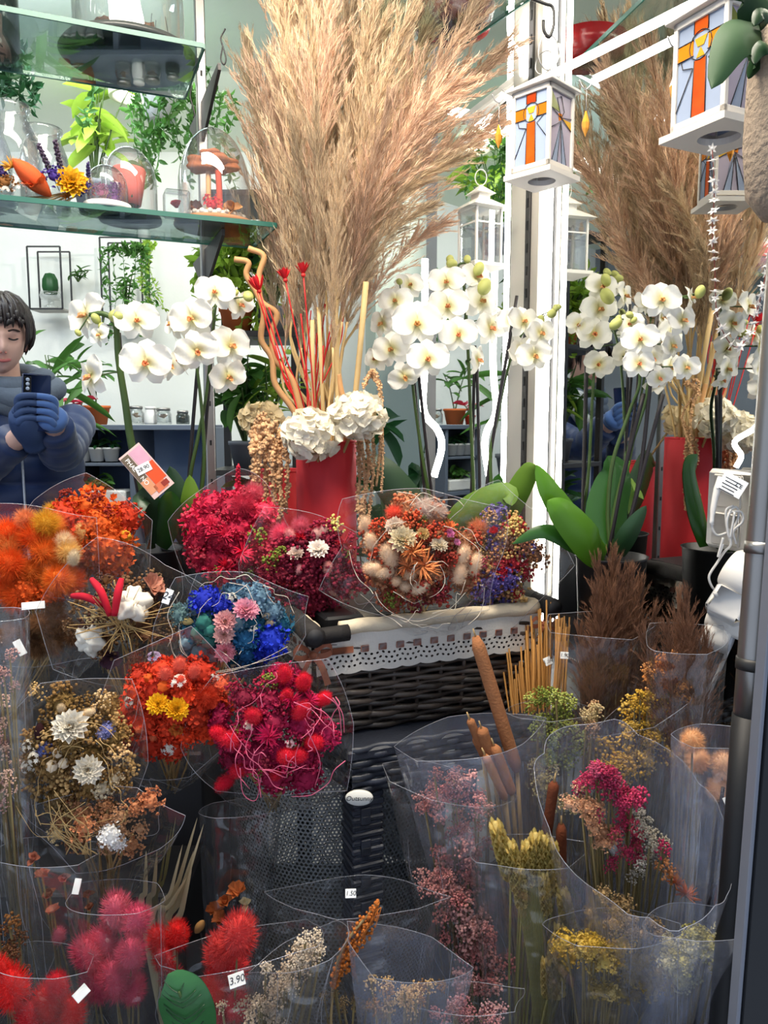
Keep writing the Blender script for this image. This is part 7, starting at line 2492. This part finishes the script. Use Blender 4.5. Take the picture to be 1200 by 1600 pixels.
TERRA = mat('terracotta', (196, 104, 56), rough=.8, var=.15, nscale=15)
WPOT = mat('white_pot', (224, 224, 220), rough=.4, var=.05)
GPOT = mat('grey_pot', (110, 114, 120), rough=.6, var=.15)
LG1 = mat('shop_leaf_green', (74, 122, 52), rough=.45, var=.35, nscale=14, transl=.3)
LG2 = mat('shop_leaf_lime', (150, 186, 70), rough=.45, var=.3, nscale=14, transl=.35)
LG3 = mat('shop_leaf_deep', (40, 84, 46), rough=.4, var=.35, nscale=14, transl=.25)
# grey plant shelf
GSH = mat('grey_shelf', (98, 108, 124), rough=.6, var=.1, nscale=5)
su = thing('plant_shelf', 'blue grey shelving unit with small pots along the white wall', 'shelving', PXZ(215, 0, 3.1))
xL, xR = S(112 - 600, 3.0), S(326 - 600, 3.0)
zt_ = W(215, 664, 3.0)[2]
zm = W(215, 722, 3.0)[2]
zl = W(215, 788, 3.0)[2]
for z, d_ in ((zt_, .30), (zm, .26), (zl, .26), (.4, .26)):
    if z == zm:
        addb(MB(), bxw(((xL * 2 + xR * 0 + S(205 - 600, 3.0) * 0) / 2 + .12, 3.13, z - .01), .24, d_, .012, .002)).build('shelf_board', GSH, su, False)
    else:
        addb(MB(), bxw(((xL + xR) / 2, 3.13, z - .01), xR - xL, d_, .02, .002)).build('shelf_board', GSH, su, False)
for x in (xL, S(207 - 600, 3.0), xR):
    addb(MB(), bxw((x, 3.13, zt_ / 2), .02, .28, zt_ - .02, .002)).build('side_panel', GSH, su, False)
addb(MB(), bxw(((xL + xR) / 2, 3.27, zt_ / 2), xR - xL, .012, zt_ - .02, .001)).build('back_panel', mat('shelf_back', (150, 176, 216), rough=.7, var=.1, nscale=4), su, False)


def shelf_pot(px, Y, z, r, h, m, lab, n, L, Wd, lm, ph, seed, name='potted_plant', curl=.3, spread=.05):
    potted(name, lab, PXZ(px, z + .001, Y), n, L, Wd, lm, ph, spread, m, r, h, 'plant', curl, seed)


shelf_pot(154, 3.08, zt_, .052, .075, TERRA, 'terracotta pot plant on top of the grey plant shelf', 14, .12, .03, LG1, .22, 1, spread=.12)
shelf_pot(129, 3.02, zt_, .026, .045, mat('red_pot', (206, 60, 30), rough=.5), 'small red pot at the left end of the grey plant shelf', 10, .05, .03, mat('pink_leaf', (206, 60, 90), rough=.6, var=.3, transl=.2), .08, 2)
for k, px in enumerate((131, 153, 175)):
    shelf_pot(px, 3.05, zm, .032, .055, WPOT, ['white pot succulent nearest the person on the middle shelf', 'middle one of three white pot succulents on the shelf', 'white pot succulent farthest from the person on the middle shelf'][k], 12, .05, .016, LG3, .03, 10 + k, 'potted_succulent', spread=.03)
# trough
t = potted('planter_trough', 'pale trough of small green plants on the lowest visible shelf', PXZ(158, zl + .001, 3.05), 40, .05, .018, LG1, .05, .12, None, cat='planter', seed=20, poth=.05, stems=14)
addb(MB(), bxw(PXZ(158, zl + .028, 3.05), .22, .10, .052, .006)).build('trough', WPOT, t, False)
for k, (px, w, h, lab) in enumerate(((216, .030, .062, 'left clear glass jar on the grey plant shelf'), (238, .024, .06, 'white box shaped jar beside the clear jars on the plant shelf'), (258, .032, .055, 'clear lidded glass jar on the grey plant shelf'), (288, .026, .045, 'small dark lidded jar at the right of the plant shelf'))):
    p = PXZ(px, zt_ + .001, 3.05)
    t = thing('small_jar', lab, 'jar', p)
    addb(MB(), xf(lathe([(0, .002), (w * .95, .002), (w, .008), (w, h * .75), (w * .8, h * .9), (w * .8, h), (w * .7, h), (w * .9, h * .72), (w * .92, .010), (0, .006)], 24), None, p)).build('glass', GLASSC if k in (0, 2) else (WPOT if k == 1 else DKG), t)
    addb(MB(), xf(lathe([(0, h), (w * .85, h), (w * .85, h + .01), (0, h + .012)], 24), None, p)).build('lid', STEEL if k != 1 else WPOT, t)
    head('bell', (206, 170, 130), p + UP * h * .45, w * .7, (0, 0, 1), t)
# wire frames on the white wall
for (px, py, w, h, lab, what) in ((70, 434, 50, 92, 'black wire wall frame with a cactus on a glass stand', 0), (190, 440, 62, 130, 'black wire wall frame with a small bonsai', 1)):
    Yw = 3.30
    t = thing('wall_wire_box', lab, 'wall frame', W(px, py + h / 2, Yw))
    C = W(px, py, Yw)
    wx, hz, dp = S(w, Yw) / 2, S(h, Yw) / 2, .10
    for sx in (-1, 1):
        for sy in (0, 1):
            addb(MB(), bxw(C + np.array([sx * wx, sy * dp, 0]), .006, .006, hz * 2, 0)).build('bar', WIRE, t, False)
    for sz in (-1, 1):
        for sy in (0, 1):
            addb(MB(), bxw(C + np.array([0, sy * dp, sz * hz]), wx * 2, .006, .006, 0)).build('bar', WIRE, t, False)
    addb(MB(), bxw(C + np.array([0, dp / 2, -hz]), wx * 2, dp, .008, 0)).build('floor_board', mat('frame_board', (190, 186, 178), rough=.6), t, False)
    q = C + np.array([0, dp / 2, -hz + .006])
    if what == 0:
        k_ = thing('potted_cactus', 'round green cactus in the left wire wall frame', 'cactus', q)
        addb(MB(), xf(lathe([(0, 0), (.028, 0), (.03, .01), (.012, .02), (.012, .035), (.04, .04), (.045, .055), (.04, .07), (0, .07)], 24), None, q)).build('stand', GLASSC, k_)
        b = lathe([(0.001, .06), (.025, .062), (.032, .09), (.030, .12), (.018, .145), (0.001, .15)], 24)
        ang = np.arctan2(b[0][:, 1], b[0][:, 0])
        v = b[0].copy()
        v[:, :2] *= (1 + .10 * np.cos(ang * 8))[:, None]
        addb(MB(), xf((v, b[1]), None, q)).build('cactus', LG3, k_)
    else:
        potted('bonsai', 'small twisted bonsai in the right wire wall frame', q, 36, .04, .02, LG1, .18, .09, GPOT, .035, .05, 'plant', .2, 31, 5)


def trailing(name, lab, top, n, length, spread, m, seed, leaf=.008, cat='plant', potm=None):
    g = np.random.default_rng(seed)
    t = thing(name, lab, cat, top)
    for k in range(n):
        a = g.uniform(0, 2 * PI)
        r = spread * g.uniform(.3, 1)
        L = length * g.uniform(.5, 1)
        p1 = top + np.array([math.cos(a) * r, math.sin(a) * r, .02])
        P = bez([top, p1, p1 + np.array([g.normal(0, .02), g.normal(0, .02), -L * .5]), p1 + np.array([g.normal(0, .03), g.normal(0, .03), -L])], 24)
        c = MB()
        addb(c, tube(P, .0012, 4))
        m_ = 60
        i = g.integers(0, len(P), m_)
        pt = petal(leaf * 2, leaf * .8, .2, -.2, .45, 3, 4, .2)
        D = norm(g.normal(size=(m_, 3)) + np.array([0, 0, -.3]))
        scatter(c, pt, frames(D, g.uniform(0, 6, m_)), P[i], g.uniform(.7, 1.3, m_))
        c.build('trailing_stem', m, t)
    if potm:
        addb(MB(), xf(lathe([(0, -.07), (.04, -.07), (.055, .0), (.058, .01), (.05, .01), (.045, -.01), (0, -.01)], 24), None, top)).build('pot', potm, t)
        for k in range(3):
            a = k * 2.1
            addb(MB(), tube(np.array([top + np.array([.055 * math.cos(a), .055 * math.sin(a), .01]), top + UP * .35]), .001, 4)).build('cord', WIRE, t)
    return t


trailing('trailing_plant', 'trailing green plant hanging left of the wire wall frames', W(205, 396, 3.1), 8, .38, .10, LG1, 1, .012)
trailing('trailing_plant', 'thin trailing plant above the orchid bloom on the white wall', W(230, 390, 3.15), 5, .30, .06, LG2, 2, .010)
trailing('hanging_fern', 'hanging asparagus fern in a white basket below the ceiling lamp', W(250, 150, 2.35), 22, .30, .22, LG1, 3, .014, potm=WPOT)
trailing('hanging_fern', 'drooping fern fronds at the left below the dark bottle', W(-5, 100, 2.1), 12, .13, .12, LG3, 4, .014)
potted('umbrella_plant', 'tall umbrella plant with lime leaves behind the bottles', W(150, 335, 2.75), 44, .12, .048, LG2, .36, .22, GPOT, .07, .10, 'plant', .35, 41, 12)
potted('air_plant', 'small spiky plant on the white wall between the frames', W(122, 440, 3.35), 16, .06, .014, LG1, .05, .05, None, 0, 0, 'plant', .2, 42, 4)
potted('leafy_palm', 'palm leaves in front of the white wall near the person', PXZ(98, zt_ - .25, 2.75), 22, .20, .03, LG1, .40, .16, GPOT, .07, .12, 'plant', .35, 43, 6)
# green corner right of the upright, on a dark rack
rk = thing('plant_rack', 'dark metal plant rack behind the amaranth', 'rack', PXZ(407, 0, 2.0))
for x_ in (345, 470):
    for y_ in (1.92, 2.12):
        addb(MB(), bxw(PXZ(x_, 1.0, 2.02) * np.array([1, 0, 0]) + np.array([0, y_, 1.0]), .018, .018, 2.0, .001)).build('post', DARKMET, rk, False)
for z in (.95, 1.28, 1.62, 1.95):
    addb(MB(), bxw((PXZ(407, 0, 2.02)[0], 2.02, z), .22, .22, .014, .001)).build('board', DARKMET, rk, False)
for k, (px, z, n, L, Wd, lm, h, lab) in enumerate(((385, 1.287, 60, .12, .05, LG1, .26, 'bushy green plant on the rack behind the red sticks'), (420, 1.287, 40, .14, .025, LG2, .26, 'slender lime plant on the rack behind the curled twigs'), (375, 1.627, 55, .11, .045, LG2, .22, 'lime leafed plant on the upper rack board'), (430, 1.627, 40, .12, .04, LG3, .24, 'deep green plant on the upper rack board'), (390, .957, 50, .13, .05, LG3, .26, 'deep green plant on the lower rack board'), (440, .957, 40, .12, .04, LG1, .26, 'green plant on the lower rack board'))):
    potted('rack_plant', lab, PXZ(px, z, 2.02), n, L * .75, Wd * .75, lm, h * .85, .12, [GPOT, WPOT, TERRA][k % 3], .042, .07, 'plant', .3, 50 + k, 9)
trailing('trailing_plant', 'trailing lime plant hanging over the rack by the upright', W(380, 395, 2.05), 16, .28, .10, LG2, 9, .014)
for k, (px, py, Y, lab) in enumerate(((640, 720, 2.45, 'dark leafy plant behind the middle orchids'), (600, 700, 2.6, 'broad leafed plant behind the hydrangeas'))):
    potted('floor_plant', lab, PXZ(px, 0, Y), 46, .16, .06, LG3, 1.25, .26, GPOT, .14, .25, 'plant', .3, 70 + k, 9)
# ceiling lamp
lc = W(205, 128, 2.75)
lc[2] = 2.50
t = thing('ceiling_lamp', 'round recessed ceiling lamp above the hanging fern', 'lamp', lc)
addb(MB(), xf(lathe([(.06, .05), (.075, .045), (.075, .0), (.062, .0), (.058, .02), (.058, .045)], 32), None, lc)).build('housing', WHITE_M, t)
addb(MB(), xf(lathe([(0, .018), (.056, .018), (.056, .022), (0, .022)], 32), None, lc)).build('bulb', emis('lamp_glow', (1, .93, .78), 12), t)

# ------------------------------------------------------------------ person with phone
PY_ = 2.40
hc = W(0, 527, PY_)                       # head centre
fx_ = norm(np.array([.46, -.80, -.22]))   # gaze, slightly down towards the phone
t = thing('person', 'person in a navy quilted jacket and scarf looking at a phone', 'person', (hc[0], hc[1] + .03, 0))
SKIN = mat('skin', (222, 176, 158), rough=.5, var=.05, nscale=20)
NAVY = mat('navy_jacket', (24, 44, 86), rough=.4, var=.2, nscale=12, sheen=.2)
NAVYD = mat('navy_dark', (16, 22, 38), rough=.7, var=.2)
hb = ico(4)
v = hb[0].copy()
# head frame: x right of face, y forward, z up
h = v * np.array([.074, .094, .112])
fw = np.clip(v[:, 1], 0, 1)
low = np.clip(-v[:, 2], 0, 1)
h[:, 0] *= 1 - .30 * low ** 1.6
h[:, 1] *= 1 - .10 * low
h[:, 1] += .010 * low * fw


def gb(cx, cz, sx, sz):
    return np.exp(-((v[:, 0] - cx) / sx) ** 2 - ((v[:, 2] - cz) / sz) ** 2) * (v[:, 1] > 0)


h[:, 1] += .020 * gb(0, -.18, .13, .16) + .010 * gb(0, .02, .09, .2)
h[:, 1] -= .010 * (gb(-.38, .06, .2, .12) + gb(.38, .06, .2, .12))
h[:, 1] += .006 * (gb(0, .24, .6, .09))
h[:, 1] += .008 * gb(0, -.50, .22, .06) - .004 * gb(0, -.42, .2, .05)
h[:, 1] += .008 * gb(0, -.78, .25, .14)
HX = norm(np.cross(fx_, UP))
HU = np.cross(HX, fx_)
HR = np.stack([HX, fx_, HU], 1)


def HP(x, y, z):
    return hc + HR @ np.array([x, y, z])


bodymb = MB()
addb(bodymb, xf((h, hb[1]), HR, hc))
base_n = np.array([hc[0] - .01, hc[1] + .035, hc[2] - .19])
addb(bodymb, tube(bez([HP(0, -.02, -.06), (HP(0, -.02, -.09) + base_n) / 2, base_n], 8), .052, 20))
# torso and limbs inside the clothes
fdir = norm(np.array([.35, -.94, 0]))
sdir = np.array([.94, .35, 0])


def loft(mb, secs, n=28, quilt=0.0):
    """secs: list of (centre, rx, ry) stacked; rx along sdir, ry along fdir."""
    a = np.linspace(0, 2 * PI, n, endpoint=False)
    P = np.array([[c + sdir * rx * math.cos(x) + fdir * ry * math.sin(x) for x in a] + [c + sdir * rx] for c, rx, ry in secs])
    return addb(mb, grid(P))


bx0 = base_n * np.array([1, 1, 0]) + np.array([.01, .03, 0])
bz = base_n[2]
loft(bodymb, [(bx0 + UP * z, rx, ry) for z, rx, ry in ((bz, .06, .06), (bz - .05, .14, .08), (bz - .20, .17, .10), (bz - .42, .14, .09), (bz - .60, .16, .10), (bz - .70, .12, .09))])
for sg in (-1, 1):
    hip = bx0 + sdir * sg * .085 + UP * (bz - .64)
    addb(bodymb, tube(bez([hip, hip - UP * .40 + fdir * .02, hip * np.array([1, 1, 0]) + UP * .09], 10), np.linspace(.082, .042, 12)[:len(bez([hip, hip - UP * .40, hip - UP * .8], 10))], 16))
sh_r = bx0 + sdir * .175 + UP * (bz - .07)
sh_l = bx0 - sdir * .175 + UP * (bz - .07)
el_r, ha_r = W(96, 705, 2.30), W(82, 655, 2.13)
el_l, ha_l = W(-55, 745, 2.28), W(45, 672, 2.13)
for s0, e0_, h0 in ((sh_r, el_r, ha_r), (sh_l, el_l, ha_l)):
    P = bez([s0, e0_, h0], 16)
    addb(bodymb, tube(P, np.linspace(.046, .028, len(P)), 12))
bodymb.build('body', SKIN, t)
# face details
for sx in (-1, 1):
    P = bez([HP(sx * .016, .087, .010), HP(sx * .030, .088, .006), HP(sx * .044, .077, .009)], 8)
    addb(MB(), tube(P, np.array([.0012] + [.0026] * (len(P) - 2) + [.0012]), 6)).build('eye', mat('dark_eye', (30, 20, 18), rough=.3), t)
    P = bez([HP(sx * .014, .090, .030), HP(sx * .030, .088, .036), HP(sx * .050, .074, .030)], 8)
    addb(MB(), tube(P, np.array([.0016] + [.003] * (len(P) - 2) + [.0014]), 6)).build('eyebrow', mat('brow', (50, 36, 32), rough=.8), t)
    e_ = (ICO2[0] * np.array([.010, .020, .032]), ICO2[1])
    addb(MB(), xf(e_, HR, HP(sx * .072, -.01, -.01))).build('ear', SKIN, t)
P = bez([HP(-.022, .086, -.053), HP(0, .095, -.056), HP(.022, .086, -.053)], 9)
addb(MB(), tube(P, np.array([.0015] + [.0048] * (len(P) - 2) + [.0015]), 8)).build('lips', mat('lips', (178, 96, 92), rough=.5), t)
for sx in (-1, 1):
    addb(MB(), xf(ICO1, None, HP(sx * .007, .103, -.030), .004)).build('nostril', mat('nostril', (170, 110, 96), rough=.6), t)
# hair: cap with fringe, many locks
HAIRM = mat('dark_hair', (26, 12, 11), rough=.45, var=.35, nscale=60, spec=.5)
hv = ico(3)
hh_ = hv[0] * np.array([.090, .108, .118])
keep = np.array([not (np.any((hv[0][f][:, 1] > .30) & (hv[0][f][:, 2] < .42)) or np.all(hv[0][f][:, 2] < -.55)) for f in hv[1][0]])
hair = MB()
hair.add((hh_ @ HR.T) + hc + HR @ np.array([0, -.012, .020]), hv[1][0][keep])
gh = np.random.default_rng(4)
for k in range(170):
    az = gh.uniform(-2.6, 2.6)
    el0 = gh.uniform(.35, 1.3)
    el1 = (.30 if abs(az) < .9 else -.35) + gh.uniform(-.14, .1)
    pts = []
    for q in np.linspace(0, 1, 6):
        el = el0 + (el1 - el0) * q
        a2 = az + .12 * q * math.sin(k)
        r_ = 1.02 + .05 * math.sin(PI * q)
        pts.append(HP(.090 * r_ * math.sin(a2) * math.cos(el), -.012 + .110 * r_ * math.cos(a2) * math.cos(el), .020 + .118 * r_ * math.sin(el)))
    addb(hair, tube(np.array(pts), np.array([.005, .007, .007, .006, .005, .001]), 5))
hair.build('hair', HAIRM, t)
# jacket with quilted channels
jk = MB()
secs = []
for z in np.linspace(bz - .015, bz - .78, 90):
    dlt = bz - z
    rx = np.interp(dlt, [0, .05, .12, .3, .55, .78], [.075, .150, .188, .195, .190, .200])
    ry = np.interp(dlt, [0, .05, .12, .3, .55, .78], [.085, .110, .135, .150, .145, .150])
    q = 1 + .055 * abs(math.sin(PI * dlt / .085)) ** .6
    secs.append((bx0 + UP * z, rx * q, ry * q))
loft(jk, secs, 40)
for s0, e0_, h0 in ((sh_r, el_r, ha_r), (sh_l, el_l, ha_l)):
    wr = e0_ + (h0 - e0_) * .80
    P = bez([s0 + UP * .0, e0_, wr], 60)
    L = np.linspace(0, 1, len(P))
    addb(jk, tube(P, (.066 - .016 * L) * (1 + .08 * np.abs(np.sin(L * PI * 8)) ** .6), 18))
jacket = jk.build('jacket', NAVY, t)
zp = bez([bx0 + fdir * (.155) + sdir * .03 + UP * (bz - .10), bx0 + fdir * .162 + sdir * .03 + UP * (bz - .30), bx0 + fdir * .162 + sdir * .04 + UP * (bz - .70)], 12)
addb(MB(), tube(zp, .004, 6)).build('zip', mat('zip_silver', (196, 200, 206), rough=.3, var=.1, metal=.7), jacket)
tr_ = MB()
for sg in (-1, 1):
    hip = bx0 + sdir * sg * .09 + UP * (bz - .70)
    ft = hip * np.array([1, 1, 0])
    P = bez([hip, hip - UP * .35, ft + UP * .06], 10)
    addb(tr_, tube(P, np.linspace(.098, .062, len(P)), 16))
tr_.build('trousers', NAVYD, t)
for sg in (-1, 1):
    ft = (bx0 + sdir * sg * .09) * np.array([1, 1, 0])
    sv = ICO2[0] * np.array([.048, .125, .055])
    sv[:, 2] = np.maximum(sv[:, 2], -.048)
    addb(MB(), xf((sv, ICO2[1]), np.stack([sdir, fdir, UP], 1), ft + fdir * .05 + UP * .049)).build('shoe', NAVYD, t)
# scarf
scf = MB()
for k, (rr, zz, th, dx) in enumerate(((.086, -.010, .032, 0), (.098, -.045, .036, .01), (.092, -.080, .032, -.01))):
    a_ = np.linspace(0, 2 * PI, 40)
    P = np.array([bx0 + sdir * (rr * 1.12 * math.cos(x) + dx) + fdir * (rr * math.sin(x) + .015) + UP * (bz + .075 + zz - .02 * math.sin(x) + .010 * math.sin(3 * x + k)) for x in a_])
    addb(scf, tube(P, th * (1 + .12 * np.sin(a_ * 5 + k)), 12, False))
scarf = scf.build('scarf', mat('grey_scarf', (84, 92, 104), rough=.9, var=.35, nscale=18, bump=.5, bscale=90), t)
P = bez([bx0 + sdir * .07 + fdir * .12 + UP * (bz + .05), bx0 + sdir * .09 + fdir * .135 + UP * (bz - .01), bx0 + sdir * .05 + fdir * .15 + UP * (bz - .07)], 8)
addb(MB(), tube(P, .030, 10)).build('scarf_lining', mat('pale_scarf', (176, 176, 172), rough=.95, var=.2, nscale=30, bump=.5, bscale=120), scarf)
# gloves holding the phone
pc_ = W(57, 612, 2.115)
pn = norm(CAMP - pc_ + np.array([.1, 0, .3]))
pxv = norm(np.cross(UP, pn))
PR = np.stack([pxv, np.cross(pn, pxv), pn], 1) @ rotz(-.06)
GLV = mat('blue_glove', (60, 92, 148), rough=.75, var=.2, nscale=40, sheen=.3)
GLVD = mat('dark_glove', (26, 32, 48), rough=.8, var=.2, nscale=40)


def PP(x, y, z):
    return pc_ + PR @ np.array([x, y, z])


for sg, hand in ((1, ha_r), (-1, ha_l)):
    gm = MB()
    palm = PP(sg * .040, -.062, .012)
    wrist = hand
    P = bez([wrist + (wrist - palm) * .9, wrist, palm], 10)
    addb(gm, tube(P, np.array([.036, .036, .036, .036, .038, .040, .041, .042, .041, .039, .036, .03])[:len(P)], 14))
    for k in range(4):
        y0 = -.090 + .020 * k
        f0 = PP(sg * .046, y0, .016)
        f1 = PP(sg * .034, y0 + .012, .026)
        f2 = PP(sg * (.012 - .003 * k), y0 + .016, .022)
        f3 = PP(sg * (-.006 - .003 * (k % 3)), y0 + .014, .013)
        Pf = bez([palm, f0, f1, f2, f3], 14)
        addb(gm, tube(Pf, np.linspace(.0115, .0078, len(Pf)), 9))
    th = bez([palm, PP(sg * .050, -.055, -.004), PP(sg * .036, -.035, -.014), PP(sg * .018, -.022, -.015)], 12)
    addb(gm, tube(th, np.linspace(.013, .009, len(th)), 9))
    gm.build('glove', GLV if sg > 0 else mat('glove_mid', (46, 66, 106), rough=.75, var=.25, nscale=40), t)
ph = thing('mobile_phone', 'dark blue mobile phone held up by the person in gloves', 'phone', PP(0, -.08, 0))
addb(MB(), xf(cbox(.072, .155, .009, .003), PR, PP(0, -.030, 0))).build('case', mat('phone_blue', (30, 44, 80), rough=.25, var=.1), ph)
cm_ = addb(MB(), xf(cbox(.018, .042, .003, .001), PR, PP(-.022, .018, .0055))).build('camera_bump', BLACK, ph)
for k in range(3):
    addb(MB(), xf(lathe([(0, 0), (.005, 0), (.005, .002), (0, .002)], 16), PR, PP(-.022, .030 - .012 * k, .007))).build('lens', mat('lens', (140, 150, 170), rough=.1, var=.1), cm_)
